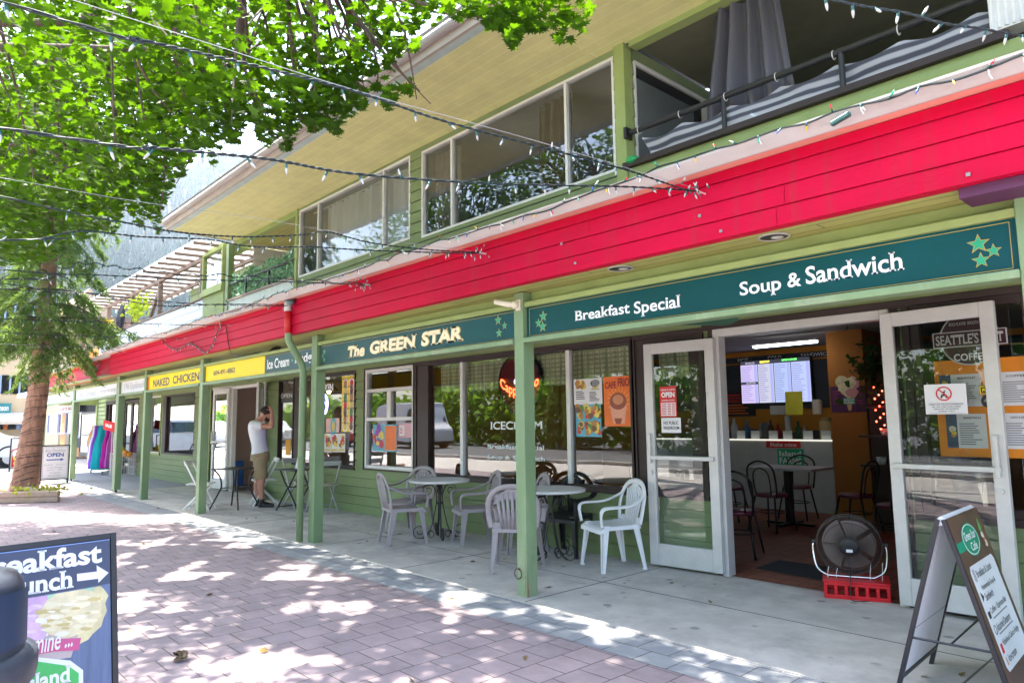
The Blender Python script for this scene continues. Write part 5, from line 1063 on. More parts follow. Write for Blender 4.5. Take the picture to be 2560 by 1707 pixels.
fuse(mb, 'tshirt', m_tee, .010, 4)
mb = MB()
mb.tube([(.0, 0, .90), (0, 0, .82), (-.003, 0, .74)], [.138, .150, .150], 22, flat=1.05, up=(1, 0, 0))
mb.tube([(.02, -.075, .78), (.045, -.085, .62), (.062, -.09, .455)], [.108, .108, .102], 18); mb.tube([(-.02, .075, .78), (-.045, .085, .62), (-.058, .088, .465)], [.106, .104, .096], 18)
fuse(mb, 'shorts', m_khaki, .010, 3)
mb = MB()                                                          # hair: cap over the skull
def hairf(u, v):
    a = 2*math.pi*u; b = v*1.75*(1 if math.cos(a) < .2 else 1-.50*(math.cos(a)-.2)); r = 1.055+.03*math.sin(9*a)*math.sin(7*b)
    return hd(.098*1.02*r*math.sin(b)*math.cos(a)-.010, .076*1.05*r*math.sin(b)*math.sin(a), .105*1.05*r*math.cos(b)+.004)
mb.grid(hairf, 28, 10); o = mb.build('hair', m_hair, man, local=True, smooth=True); s_ = o.modifiers.new('thick', 'SOLIDIFY'); s_.thickness = .012; s_.offset = 0
mb = MB()
def beardf(u, v):
    a = (u-.5)*2.9; return hd(.034+.066*math.cos(a)*(1-.18*v), .063*math.sin(a)*(1-.25*v), -.052-.062*v+.02*abs(math.sin(a)))
mb.grid(beardf, 16, 5); o = mb.build('beard', m_hair, man, local=True, smooth=True); s_ = o.modifiers.new('thick', 'SOLIDIFY'); s_.thickness = .010
for an in (Vector((.085, -.095, 0)), Vector((-.055, .09, 0))):
    mb = MB(); mb.tube([an+Vector((-.002, 0, .13)), an+Vector((0, 0, .05))], .042, 12); mb.build('sock', m_shoe, man, local=True, smooth=True)
    mb = MB(); mb.sphere(an+Vector((.0, 0, .045)), (.062, .045, .045)); mb.sphere(an+Vector((.10, -.004, .035)), (.105, .045, .035)); mb.box(an.x-.055, an.x+.19, an.y-.038, an.y+.034, 0, .02)
    o = mb.build('shoe', m_shoe, man, local=True, smooth=True); r = o.modifiers.new('fuse', 'REMESH'); r.mode = 'VOXEL'; r.voxel_size = .008; r.use_smooth_shade = True; o.modifiers.new('smooth', 'SMOOTH').iterations = 2
# ================================================================ trees
def lobed(n=5):                                                    # oak-maple leaf outline, tip towards +y
    pts = [(0, 0), (.05, .16), (.34, .06), (.24, .26), (.50, .42), (.26, .46), (.40, .74), (.17, .66), (0, 1.0)]
    return pts+[(-x, y) for x, y in pts[-2:0:-1]]
LEAF = np.array([(x, y-.45, -.10*abs(x)) for x, y in lobed()])
def leaf_cloud(name, centres, normals, dirs, sizes, m, parent, shape=LEAF):
    n = len(centres); k = len(shape)
    nz = normals/np.linalg.norm(normals, axis=1, keepdims=True); dy = dirs-(dirs*nz).sum(1, keepdims=True)*nz; dy /= np.linalg.norm(dy, axis=1, keepdims=True)+1e-9; dx = np.cross(dy, nz)
    V = centres[:, None, :]+sizes[:, None, None]*(shape[None, :, 0:1]*dx[:, None, :]+shape[None, :, 1:2]*dy[:, None, :]+shape[None, :, 2:3]*nz[:, None, :])
    V = V.reshape(-1, 3)-np.array(wloc(parent))
    me = bpy.data.meshes.new(name); me.vertices.add(n*k); me.vertices.foreach_set('co', V.astype(np.float32).ravel())
    me.loops.add(n*k); me.loops.foreach_set('vertex_index', np.arange(n*k, dtype=np.int32)); me.polygons.add(n); me.polygons.foreach_set('loop_start', np.arange(n, dtype=np.int32)*k)
    try: me.polygons.foreach_set('loop_total', np.full(n, k, dtype=np.int32))
    except Exception: pass
    me.update(calc_edges=True); me.validate(); me.materials.append(m); o = bpy.data.objects.new(name, me); COL.objects.link(o); o.parent = parent; return o
rs = np.random.RandomState(11)
m_bark = M('grey_brown_bark', (.11, .07, .055), .9, .4, 14, .9, 40, stretch=(1, 1, .25)); m_bark2 = M('spruce_bark', (.34, .185, .13), .9, .38, 9, 1., 30, stretch=(1, 1, .3), dirt=(.17, .09, .065, .7), dscale=5)
m_leaf = leaf_mat('oak_leaf', (.010, .036, .002), (.028, .078, .003), (.092, .20, .002), .45, 5)
tree = thing('oak_tree', 'broad leafy tree spreading its lobed leaves over the plaza from the upper left', 'tree', (-8.6, -3.0, 0))
BX = [-400, -50, 0, 120, 190, 300, 400, 405, 455, 470, 530, 612, 727, 800, 885, 950, 1030, 1040, 1110, 1180, 1300, 1400, 1450, 1490, 1530]
BY = [720, 690, 668, 660, 600, 590, 590, 500, 492, 440, 412, 366, 384, 356, 332, 270, 262, 170, 50, 100, 118, 132, 110, 55, -60]
def ok(p, mg=0.):
    x, y, k = PROJ(p)
    if k < .2: return np.linalg.norm(np.asarray(p)-C0) > 1.6
    if x < -350 or x > 2900 or y < -500: return k > 1.2
    if x > 1530: return y < -140
    if 890 < x < 1190 and 40 < y < 215 and y > 215-(x-890)*.62 and y < 300-(x-890)*.62 and rs.uniform() < .9: return False
    return y < np.interp(x, BX, BY)-mg*FPX/k-22*(1+math.sin(x*.043)+.8*math.sin(x*.101+1))*(x > 230) and k > 2.2
CC = np.array((-8.0, -1.0, 5.5)); CR = np.array((7.8, 5.2, 3.0))
cl = []; tries = 0; nin = nout = 0
while (nin < 340 or nout < 80) and tries < 120000:
    tries += 1
    d = rs.normal(size=3); d /= np.linalg.norm(d); r = rs.uniform(.25, 1)**.45; p = CC+CR*d*r
    if p[2] < 3.0 or p[1] > 3.25: continue
    x, y, k = PROJ(p); inn = k > .3 and -120 < x < 1560 and -90 < y < 800
    if inn and nin >= 340 or not inn and (nout >= 80 or (p[1] < -.4 and rs.uniform() < .8)): continue  # unseen street side of the crown thinned so sunlit ground bounces more
    if not ok(p, .14): continue
    if any(np.linalg.norm((p-q)*(1, 1, 1.8)) < .30 for q in cl[-300:]): continue
    cl.append(p); nin += inn; nout += not inn
# extra sprays measured along the visible edge of the crown
for x0, y0, dep in ((120, 600, 9.5), (60, 560, 9), (190, 560, 9), (300, 555, 8.5), (370, 565, 8), (330, 520, 8), (20, 620, 10), (110, 640, 10.5), (240, 500, 8), (430, 455, 7.5), (500, 385, 7), (590, 335, 6.5), (660, 300, 6.3), (690, 355, 6.2), (770, 330, 6), (855, 300, 5.8), (800, 250, 6), (900, 240, 5.8), (930, 200, 5.6), (985, 150, 5.4), (1040, 230, 5.6), (1075, 250, 5.6), (960, 100, 5.4), (1060, 20, 5.2), (1210, 60, 5), (1290, 75, 5), (1370, 85, 4.9), (1430, 75, 4.8), (1250, 20, 5), (1350, 20, 4.9), (1180, 30, 5), (560, 250, 6.5), (700, 200, 6), (820, 170, 5.8), (480, 300, 7), (400, 380, 7.5), (330, 430, 8)):
    for j in range(2):
        p = C0+ray(x0+rs.uniform(-25, 25), y0+rs.uniform(-25, 25))*(dep+rs.uniform(-.5, .5))
        if p[1] < 3.6: cl.append(p)
for q in range(14):
    cl.append(np.array((rs.uniform(-9.5, -2.5), rs.uniform(1.6, 3.1), rs.uniform(6.0, 8.5))))  # high clumps added above the view to shade the paving by the walkway
P = []; N = []; Dd = []; Sz = []
for c in cl:
    n = rs.randint(74, 118); sp = rs.uniform(.34, .58); tilt = rs.normal(size=3)*.25
    for j in range(n):
        o_ = np.array((rs.normal()*sp*.55, rs.normal()*sp*.55, rs.normal()*.13)); o_[2] += tilt[0]*o_[0]+tilt[1]*o_[1]; p = c+o_
        if not ok(p, .02) or p[1] > 3.75: continue
        gx, gy = p[0]+.5*p[2], p[1]+.112*p[2]
        if gx > -9.5 and math.sin(3.0*gx+1.3+.8*math.sin(2*gy))*math.sin(4.3*gy+.5+.9*math.sin(1.7*gx))*.8+.5*math.sin(8.3*gx+2+math.sin(3*gy))*math.sin(9.1*gy+1)+.4*math.sin(17*gx+2*gy)*math.sin(19*gy+.4) > .45: continue  # gaps shaped along the sun direction to drop light patches on the paving
        P.append(p); N.append((rs.normal()*.42, rs.normal()*.42, 1)); a = rs.uniform(0, 6.28); Dd.append((math.cos(a)+o_[0]*2, math.sin(a)+o_[1]*2, -.5)); Sz.append(rs.uniform(.062, .108))
leaf_cloud('crown', np.array(P), np.array(N, float), np.array(Dd), np.array(Sz), m_leaf, tree)
mb = MB(); mb.tube(cubic([(-8.6, -3.0, -.05), (-8.55, -2.95, 1.2), (-8.5, -2.8, 2.4), (-8.4, -2.6, 3.6)], 5), [.30, .25, .23, .22, .22, .22, .21, .21, .21, .20, .20, .20, .19, .19, .19, .18], 14); mb.build('trunk', m_bark, tree, smooth=True)
ends = [(-10.5, 2.4, 5.1), (-6.8, 2.6, 5.1), (-4.6, 2.3, 4.8), (-12.8, 1.6, 4.7), (-10, .4, 6.8), (-6.2, .2, 6.8), (-13.5, -1.0, 5.6), (-12.2, 1.2, 5.3), (-8.2, 1.4, 5.6), (-5.4, .9, 5.5), (-3.6, -1.2, 5.8), (-6.5, -4.5, 6.2), (-11.5, -4.2, 6.2), (-8.5, -2.0, 7.4)]
LP = []
for e in ends:
    s0 = np.array((-8.42, -2.62, 3.4)); e = np.array(e); mid = s0*.5+e*.5+np.array((rs.normal()*.25, rs.normal()*.25, .25)); Q = cubic([s0, mid, e], 8); LP += [np.array(q) for q in Q]
    mb = MB(); n = len(Q); mb.tube(Q, [.12-.09*i/(n-1) for i in range(n)], 9); mb.build('limb', m_bark, tree, smooth=True)
LP = np.array(LP); mb = MB()
for c in cl:
    j = np.argmin(np.linalg.norm(LP-c, axis=1)); a = LP[j]; m_ = (a+c)/2+rs.normal(size=3)*.12
    if np.linalg.norm(a-c) < 1.7: mb.tube(cubic([a, m_, c], 3), [.018, .016, .014, .011, .009, .006, .004], 4, cap=False)
tag(mb.build('twigs', m_bark, tree), kind='stuff')

# spruce with wire wound round its trunk
b0 = np.array(PZ(54, 1238, 0)); spr = thing('spruce_tree', 'spruce with a reddish leaning trunk wound in wire, growing from the timber planter', 'tree', (-17.08, 2.40, 0))
tz = [(-17.08, 2.40, -.02), (-17.07, 2.43, .25), (-17.05, 2.48, 1.0), (-17.03, 2.54, 1.9), (-17.02, 2.57, 2.8), (-17.0, 2.6, 4.5), (-17, 2.62, 7.0), (-17, 2.62, 10.5)]
TP = cubic(tz, 6); trr = [np.interp(p.z, [0, .25, 1, 2, 3, 5, 8, 11], [.285, .235, .205, .180, .165, .14, .09, .02]) for p in TP]
mb = MB(); mb.tube(TP, trr, 22); o = mb.build('trunk', m_bark2, spr, smooth=True)
dt = bpy.data.textures.new('bark', 'CLOUDS'); dt.noise_scale = .08; sb = o.modifiers.new('sub', 'SUBSURF'); sb.levels = 2; sb.render_levels = 2; dm = o.modifiers.new('disp', 'DISPLACE'); dm.texture = dt; dm.strength = .035; dm.texture_coords = 'LOCAL'
mb = MB(); W = []
for i in range(340):
    z = .15+2.75*i/340+.05*math.sin(i*.21); q = i*.31*2.1; j = min(len(TP)-1, int(np.searchsorted([p.z for p in TP], z))); c = TP[j-1].lerp(TP[j], (z-TP[j-1].z)/max(1e-4, TP[j].z-TP[j-1].z)); r = np.interp(z, [0, .25, 1, 2, 3], [.285, .235, .205, .180, .165])+.008
    W.append((c.x+r*math.cos(q), c.y+r*math.sin(q), z+.10*math.sin(q+1)*(.5+.5*math.sin(i*.05))))
mb.tube(W, .0055, 4, cap=False); mb.build('wire_wrap', m_black, spr)
m_need = leaf_mat('spruce_needles', (.06, .125, .04), (.14, .215, .065), (.18, .28, .04), .35, 2.5)
NEED = np.array([(-.07, 0, 0), (.07, 0, 0), (.045, .75, 0), (0, 1, 0), (-.045, .75, 0)])
P = []; N = []; Dd = []; Sz = []; mb = MB()
def twig(a, d, ln, n):
    for j in range(n):
        f = rs.uniform(.05, 1); p = a+d*ln*f; q = rs.normal(size=3); s_ = d*1.0+q*.55
        P.append(p); Dd.append(s_); N.append(rs.normal(size=3)); Sz.append(rs.uniform(.07, .13))
def branch(z, ang, ln, droop, nt=26):
    j = min(len(TP)-1, int(np.searchsorted([p.z for p in TP], z))); a = np.array(TP[j]); dx = np.array((math.cos(ang), math.sin(ang), 0)); Q = []
    for i in range(9):
        f = i/8; Q.append(a+dx*ln*f+np.array((0, 0, .10*math.sin(f*3.1)-droop*f*f+.12*max(0, f-.75))))
    mb.tube([tuple(q) for q in Q], [.022-.0022*i for i in range(9)], 5, cap=False)
    for t in range(nt):
        f = rs.uniform(.18, 1); i = min(7, int(f*8)); p = Q[i]+(Q[i+1]-Q[i])*(f*8-i); side = rs.choice((-1, 1)); sd_ = np.array((-dx[1], dx[0], 0))*side
        d = dx*.35+sd_*rs.uniform(.1, .9)+np.array((0, 0, -rs.uniform(.35, 1.2))); d /= np.linalg.norm(d)
        twig(p, d, rs.uniform(.22, .55)*(1.1-.4*f), 30)
    twig(Q[6], (Q[8]-Q[6])/np.linalg.norm(Q[8]-Q[6]), .45, 26)
for i in range(95):
    z = 2.85+(i/95)**1.25*7.3; ln = np.interp(z, [2.9, 3.6, 6, 10.4], [1.15, 1.30, 1.15, .30])*rs.uniform(.8, 1.1); branch(z, i*2.4+rs.uniform(-.3, .3), ln, np.interp(z, [2.9, 6, 10], [.75, .6, .15]))
for z, an, ln, dr in ((3.45, .80, 2.35, .62), (3.3, .55, 1.9, .65), (3.6, 1.0, 1.5, .8), (3.3, -2.3, 1.9, .8), (3.5, -2.0, 2.1, .9), (3.2, -2.6, 1.7, .8), (4.0, -2.2, 2.1, .7), (3.2, 2.2, 1.4, .7)): branch(z, an, ln, dr, 40)
mb.build('branches', m_bark, spr); leaf_cloud('crown', np.array(P), np.array(N, float), np.array(Dd, float), np.array(Sz), m_need, spr, NEED)
# timber planter
t = thing('timber_planter', 'low planter of two stacked pale timbers round the spruce', 'planter', (-16.4, 2.1, 0))
m_tim = M('weathered_timber', (.46, .34, .27), .85, .2, 4, .4, 40, stretch=(.3, 4, 4), dirt=(.28, .19, .15, .6), dscale=2)
e0 = Vector(PZ(0, 1000+1560/6.03)); e1 = Vector(PZ(890/6.03, 1000+1535/6.03)); dv = (e1-e0).normalized(); nn = Vector((-dv.y, dv.x, 0)); nn = nn if nn.x < 0 else -nn; rn = Vector((-1, -.12, 0)); nn = Vector((-.95, .1, 0))
for i in range(2):
    mb = MB(); mb.bar(e0-dv*2.5+nn*.06+Vector((0, 0, .05+.1*i)), e1+nn*.06+Vector((0, 0, .05+.1*i)), .11, .096); mb.build('timber', m_tim, t, bevel=.012)
    mb = MB(); mb.bar(e1-dv*.055+rn*.12+Vector((0, 0, .05+.1*i)), e1-dv*.055+rn*2.4+Vector((0, 0, .05+.1*i)), .11, .096); mb.build('timber', m_tim, t, bevel=.012)
mb = MB(); mb.grid(lambda u, v: tuple(e0-dv*2.2+(e1-e0+dv*2.0)*u*.99+nn*(.1+2.2*v)+Vector((0, 0, .12+.03*math.sin(u*9)*math.sin(v*7)))), 10, 6); mb.build('soil', M('dry_soil', (.22, .15, .10), .95, .4, 12, .6, 60), t)
pp = thing('ground_plant', 'low yellow green plant at the foot of the spruce', 'plant', tuple(e1+nn*.6)); n = 160; c = np.array(e1+nn*.45-dv*.35)
leaf_cloud('foliage', c+rs.normal(size=(n, 3))*(.25, .25, .05)+(0, 0, .18), rs.normal(size=(n, 3))+(0, 0, 1), rs.normal(size=(n, 3)), rs.uniform(.05, .10, n), leaf_mat('yellow_leaf', (.22, .24, .03), (.35, .32, .05), (.4, .45, .05)), pp)
# fallen leaves on the paving
n = 70; c = np.stack([rs.uniform(-13, -.8, n), rs.uniform(.4, 5.3, n), rs.uniform(.006, .014, n)], 1); nn_ = rs.normal(size=(n, 3))*.25+(0, 0, 1)
t = leaf_cloud('fallen_leaves', c, nn_, rs.normal(size=(n, 3))*(1, 1, .1), rs.uniform(.03, .075, n), leaf_mat('dry_leaf', (.16, .10, .04), (.22, .17, .05), (.2, .12, .03), .2, 8), None); tag(t, 'scattered dry fallen leaves on the paving', 'leaves', None, 'stuff')
p = PZ(450, 1650, 0); mb = MB()
for i in range(3): mb.grid(lambda u, v: (p[0]+.05*(u-.5)+.012*math.sin(9*v+i), p[1]+.06*(v-.5)+.015*math.sin(7*u+i), .004+.018*i*abs(math.sin(3.1*u))+.020*abs(math.sin(5*v+i))), 6, 6)
tag(mb.build('dry_leaf', M('dry_leaf_brown', (.20, .14, .08), .8, .4, 40)), 'single crumpled brown leaf lying on the pavers', 'leaf')
# ================================================================ festoon strings over the plaza
m_cord = M('dark_green_cord', (.006, .016, .018), .5, .2); m_sock = M('green_socket', (.012, .085, .080), .4); m_lens = M('clear_bulb', (.38, .40, .39), .2, .04, spec=.7)
def bulb_mesh(name, lens):
    mb = MB(); mb.mat(m_sock); mb.lathe([(0, 0), (.0052, 0), (.0058, -.018), (.0050, -.020)], n=8); mb.mat(lens); mb.lathe([(.0045, -.019), (.0058, -.026), (.0048, -.038), (.0020, -.047), (0, -.049)], n=8)
    mb.v = [(x*.85, y*.85, z*.85) for x, y, z in mb.v]; o = mb.build(name, None, None, smooth=True); me = o.data; bpy.data.objects.remove(o); return me
BM = bulb_mesh('light_bulb', m_lens)
def add_bulb(me, p, parent, r, droop=.8, name='light_bulb'):
    o = bpy.data.objects.new(name, me); COL.objects.link(o); o.parent = parent; o.location = Vector(p)-wloc(parent)
    d = Vector((r.gauss(0, .5), r.gauss(0, .35), -1 if r.random() < droop else .8)).normalized(); o.rotation_euler = (-d).to_track_quat('Z', 'Y').to_euler(); return o
def string(label, pts, loose=0., sp=.125, rad=.0042, tail=0):
    a = PY(pts[-1][0], pts[-1][1], 3.52); X = a[0]; r = random.Random(int(pts[-1][0]+pts[0][1]))
    Q = [Vector(PX(x, y, X)) for x, y in pts[:-1]]+[Vector(a)]
    Q = [Q[0]+(Q[0]-Q[1]).normalized()*3.2*1.0+Vector((0, 0, .12))]+Q; C = cubic(Q, 10)
    if loose: C = [p+Vector((loose*math.sin(i*.9), 0, loose*math.sin(i*1.3+1))) for i, p in enumerate(C)]
    t = thing('string_lights', label, 'string lights', tuple(a), group='strings of lights across the plaza'); mb = MB()
    for ph in (0, math.pi):                                        # two twisted strands
        S2 = []; k = 0
        for i in range(len(C)-1):
            for j in range(3): p = C[i].lerp(C[i+1], j/3); k += 1; S2.append(p+Vector((.0030*math.cos(k*1.1+ph), 0, .0030*math.sin(k*1.1+ph))))
        mb.tube(S2+[C[-1]], rad*.72, 5, cap=False)
    mb.build('cord', m_cord, t, smooth=True); acc = 0; n = 0
    for i in range(len(C)-1):
        d = (C[i+1]-C[i]).length; acc += d
        if acc > sp*r.uniform(.8, 1.2) and n < 98 and C[i].y > -.6: acc = 0; n += 1; add_bulb(BM, C[i]+Vector((0, 0, -.006)), t, r)
    for q in range(tail):                                          # unlit tail bundle by the hook
        p = Vector(a)+Vector((r.uniform(-.05, .12), r.uniform(-.12, .02), r.uniform(-.05, .03))); add_bulb(BM, p, t, r, .5)
    mb = MB(); mb.tube([Vector(a)+Vector((0, .09, .0)), Vector(a)], .005, 6); mb.build('hook', m_alu, t)
    return t
string('highest and nearest string of white lights, crossing the top of the large upstairs window', [(15, 8), (344, 98), (651, 168), (900, 233), (1100, 300), (1330, 362), (1559, 423), (1700, 470), (1747, 479)], tail=6)
string('second string of white lights below the highest one, meeting it at the same fascia hook', [(0, 320), (383, 369), (670, 398), (900, 436), (1255, 460), (1563, 467), (1738, 477)], tail=4)
string('white light string kinking upward before the curtained upstairs window', [(0, 490), (325, 559), (459, 582), (612, 592), (765, 586), (817, 579), (927, 607), (1080, 625), (1199, 631)], tail=6)
string('white light string just below the kinked one, ending at the same hook', [(0, 601), (110, 595), (203, 578), (360, 592), (516, 599), (635, 617), (773, 617), (927, 626), (1150, 633), (1197, 632)], tail=3)
string('thin white light string passing the left balcony rail', [(0, 674), (237, 687), (497, 699), (727, 705), (912, 712)], tail=6)
string('tangled white light string humped over the pergola edge', [(0, 703), (120, 690), (199, 659), (300, 668), (428, 684), (574, 689), (738, 699), (908, 709)], .012, tail=8)
string('white light string ending at the lamp beside the downpipe', [(0, 708), (199, 730), (398, 764), (560, 760), (715, 762)])
string('white light string just below, also ending at the lamp by the downpipe', [(0, 722), (230, 733), (325, 745), (497, 760), (700, 765), (718, 763)])
string('white light string level with the pergola flower boxes', [(0, 796), (191, 802), (383, 810), (480, 812), (566, 813)], tail=3)
string('white light string over the far part of the red fascia', [(0, 829), (184, 839), (344, 844), (459, 846)])
string('lowest and farthest white light string, behind the spruce branches', [(0, 860), (230, 869), (306, 880)])
def free_string(label, P, sp=.11, n0=60):
    r = random.Random(9); C = cubic(P, 10); t = thing('string_lights', label, 'string lights', tuple(P[0]), group='strings of lights across the plaza'); mb = MB()
    for ph in (0, math.pi): mb.tube([p+Vector((0, .003*math.cos(i*1.1+ph), .003*math.sin(i*1.1+ph))) for i, p in enumerate(C)], .0030, 5, cap=False)
    mb.build('cord', m_cord, t, smooth=True); acc = 0
    for i in range(len(C)-1):
        acc += (C[i+1]-C[i]).length
        if acc > sp*r.uniform(.8, 1.2): acc = 0; add_bulb(BM, C[i], t, r)
free_string('short length of white lights crossing the top right corner before the balcony', [Vector(C0+ray(x, y)*d) for x, y, d in ((1850, -60, 2.0), (2081, 0, 2.15), (2167, 18, 2.22), (2266, 34, 2.3), (2356, 59, 2.38), (2437, 70, 2.46), (2510, 83, 2.53), (2600, 98, 2.62), (2900, 150, 2.9))])
for pts, lb in (([(180, 0), (540, 115), (900, 230), (1330, 350), (1735, 470)], 'thin steel wire carrying the highest light string'), ([(0, 444), (320, 500), (640, 545), (900, 590), (1180, 628)], 'thin steel wire above the kinked light string')):
    a = PY(pts[-1][0], pts[-1][1], 3.52); Q = [Vector(PX(x, y, a[0])) for x, y in pts[:-1]]+[Vector(a)]; Q = [Q[0]+(Q[0]-Q[1]).normalized()*3]+Q
    mb = MB(); mb.tube(cubic(Q, 5), .0014, 4, cap=False); tag(mb.build('steel_wire', M('steel_wire_grey', (.30, .31, .34), .4)), lb, 'wire')
# coloured bulbs clipped along the gutter
CM = [bulb_mesh('coloured_bulb', M('bulb_'+n, c, .25, .05, spec=.7)) for n, c in (('red', (.65, .02, .03)), ('yellow', (.80, .50, .02)), ('blue', (.04, .10, .50)), ('green', (.01, .40, .22)), ('white', (.75, .75, .70)))]
t = thing('coloured_lights', 'string of coloured bulbs clipped along the gutter above the red fascia', 'string lights', (-8, 3.42, 2.85)); r = random.Random(4); C = []
x = .6
while x > -16: C.append(Vector((x, 3.425-.008*r.random(), 2.848+.018*math.sin(x*2.3)-.025*r.random()))); x -= .13
mb = MB(); mb.tube(cubic(C, 3), .0055, 5, cap=False); mb.build('cord', m_cord, t)
for i in range(0, len(C)):
    if i < 97: add_bulb(CM[i % 5], C[i]+Vector((0, -.006, 0)), t, r, .75, 'coloured_bulb')
mb = MB()
for i in range(2, len(C), 4): p = C[i]; mb.tube([p, p+Vector((.004, -.002, -.03)), p+Vector((.012, .0, -.05))], .003, 5)
mb.build('gutter_clip', m_white, t)
t = thing('tangled_lights', 'loose tangle of coloured bulbs drooping down the fascia above the yellow board', 'string lights', (-11.5, 3.55, 2.7))
pts = [PY(x, y, 3.565) for x, y in ((385, 826), (405, 850), (425, 868), (448, 872), (470, 858), (487, 862), (500, 872), (515, 880), (530, 862), (540, 838), (553, 808), (560, 785))]
C = cubic(pts, 6); mb = MB(); mb.tube(C, .005, 5, cap=False); mb.build('cord', m_cord, t)
for i in range(1, len(C)): add_bulb(CM[i % 5], C[i], t, r, .85, 'coloured_bulb')
# lamp by the downpipe, junction on the gutter, cable
c = PY(725, 757, 3.54); t = thing('flood_lamp', 'small grey flood lamp fixed to the fascia beside the downpipe', 'lamp', tuple(c))
mb = MB(); mb.mat(M('lamp_grey', (.10, .16, .18), .4)); mb.sphere((c[0]+.03, 3.53, c[2]), (.05, .045, .035)); mb.mat(m_black); mb.tube([(c[0]+.06, 3.59, c[2]+.05), (c[0]+.05, 3.54, c[2]+.02)], .014, 8); mb.build('housing', None, t, smooth=True)
c = PY(1500+1335/2.219, 660/2.219, 3.40); t = thing('cord_adapter', 'dark green adapter block of the coloured lights hanging on the gutter', 'adapter', tuple(c))
mb = MB(); mb.bar((c[0]-.05, 3.41, c[2]-.01), (c[0]+.045, 3.40, c[2]+.012), .028, .024); mb.build('adapter_block', m_sock, t, bevel=.006)
mb = MB(); P_ = [Vector(PY(x, y, 3.57)) for x, y in ((565, 815), (570, 850), (577, 880), (600, 890))]+[Vector(PY(650, 880, 3.75))]; mb.tube(cubic(P_, 6), .006, 5); tag(mb.build('cable', m_black), 'loose black cable looping down the fascia to the yellow sign', 'cable')
mb = MB(); c = PY(672, 870, 3.9)
for i in range(7): mb.tube([(c[0]+.16*math.cos(a)*(1+.1*math.sin(i)), 3.96+.05*i/7, 2.325+.02*math.sin(a)+.006*i) for a in (2*math.pi*k/18 for k in range(18))], .005, 4, closed=True)
tag(mb.build('cable_coil', m_black), 'coil of black cable lying on top of the ice cream sign', 'cable')
# ================================================================ upstairs cloth, plants and the pergola flat
m_gcurt = M('grey_curtain', (.085, .087, .11), .75, .15, 3, .1, 20, stretch=(4, 4, .3))
def hang(x0, x1, x2, x3, z1, z0, Y, n, amp, m, name, label, cat, seed=1, YB=None, eyel=False):
    def fn(u, v):
        x = (x0+(x1-x0)*u)*(1-v)+(x2+(x3-x2)*u)*v; return (x+.01*math.sin(u*n*3), Y+amp*math.sin(u*n*2*math.pi+.8*math.sin(u*5+seed))+amp*.35*math.sin(u*n*5.2+v*2)+.02*v*math.sin(v*6+seed), z1+(z0-z1)*v)
    o = MB().grid(fn, n*12, 14).build(name, m, None, smooth=True); return tag(o, label, cat)
xa, xb = PY(1781, 28, 5.42)[0], PY(1938, 0, 5.42)[0]; xc, xd = PY(1752, 268, 5.42)[0], PY(1985, 190, 5.42)[0]
hang(xa, xb, xc, xd, 5.0, 3.95, 5.44, 5, .055, m_gcurt, 'balcony_curtain', 'long grey curtain hanging in folds in the upstairs balcony opening', 'curtain')
def striped():
    m, n, L, o = new_mat('striped_mesh_cloth'); tc = n.new('ShaderNodeTexCoord'); wv_ = n.new('ShaderNodeTexWave'); wv_.bands_direction = 'Z'; wv_.inputs['Scale'].default_value = 3.9; wv_.inputs['Distortion'].default_value = 1.3; wv_.inputs['Detail'].default_value = 2; wv_.inputs['Detail Scale'].default_value = .8
    L.new(tc.outputs['Object'], wv_.inputs[0]); cr = n.new('ShaderNodeValToRGB'); cr.color_ramp.elements[0].position = .30; cr.color_ramp.elements[0].color = (.09, .095, .12, 1); cr.color_ramp.elements[1].position = .75; cr.color_ramp.elements[1].color = (.46, .47, .51, 1); L.new(wv_.outputs[0], cr.inputs[0])
    d = n.new('ShaderNodeBsdfDiffuse'); L.new(cr.outputs[0], d.inputs[0]); t = n.new('ShaderNodeBsdfTransparent'); ms = n.new('ShaderNodeMixShader'); ms.inputs[0].default_value = .86; L.new(t.outputs[0], ms.inputs[1]); L.new(d.outputs[0], ms.inputs[2]); L.new(ms.outputs[0], o.inputs[0]); return m
def scr(u, v):
    x = -3.90+2.86*u; top = 4.075-.05*abs(math.sin(u*math.pi*6.2))-.03; return (x+.10*(1-v)*(1-min(1, u*9)), YU+.035+.014*math.sin(v*5+u*9)+.010*math.sin(u*31), 3.835+(top-3.835)*v)
t = thing('balcony_screen', 'wavy grey and white striped cloth tied along the upstairs balcony rail', 'screen', (-2.5, YU, 3.83))
MB().grid(scr, 70, 12).build('cloth', striped(), t, smooth=True)
mb = MB()
for u in (0, 1/6.2, 2/6.2, 3/6.2, 4/6.2, 5/6.2, 1): x = -3.9+2.86*u; mb.tube([(x, YU-.01+.032*math.cos(a), 4.108+.036*math.sin(a)) for a in (2*math.pi*k/12 for k in range(12))], .004, 5, closed=True)
mb.build('tie', m_white, t)
tag(MB().sphere((-3.98, YU-.03, 3.832), (.07, .05, .04)).build('green_ball', M('green_ball_plastic', (.02, .36, .10), .4), smooth=True), 'small bright green cap on the left end of the brown balcony ledge', 'cap')
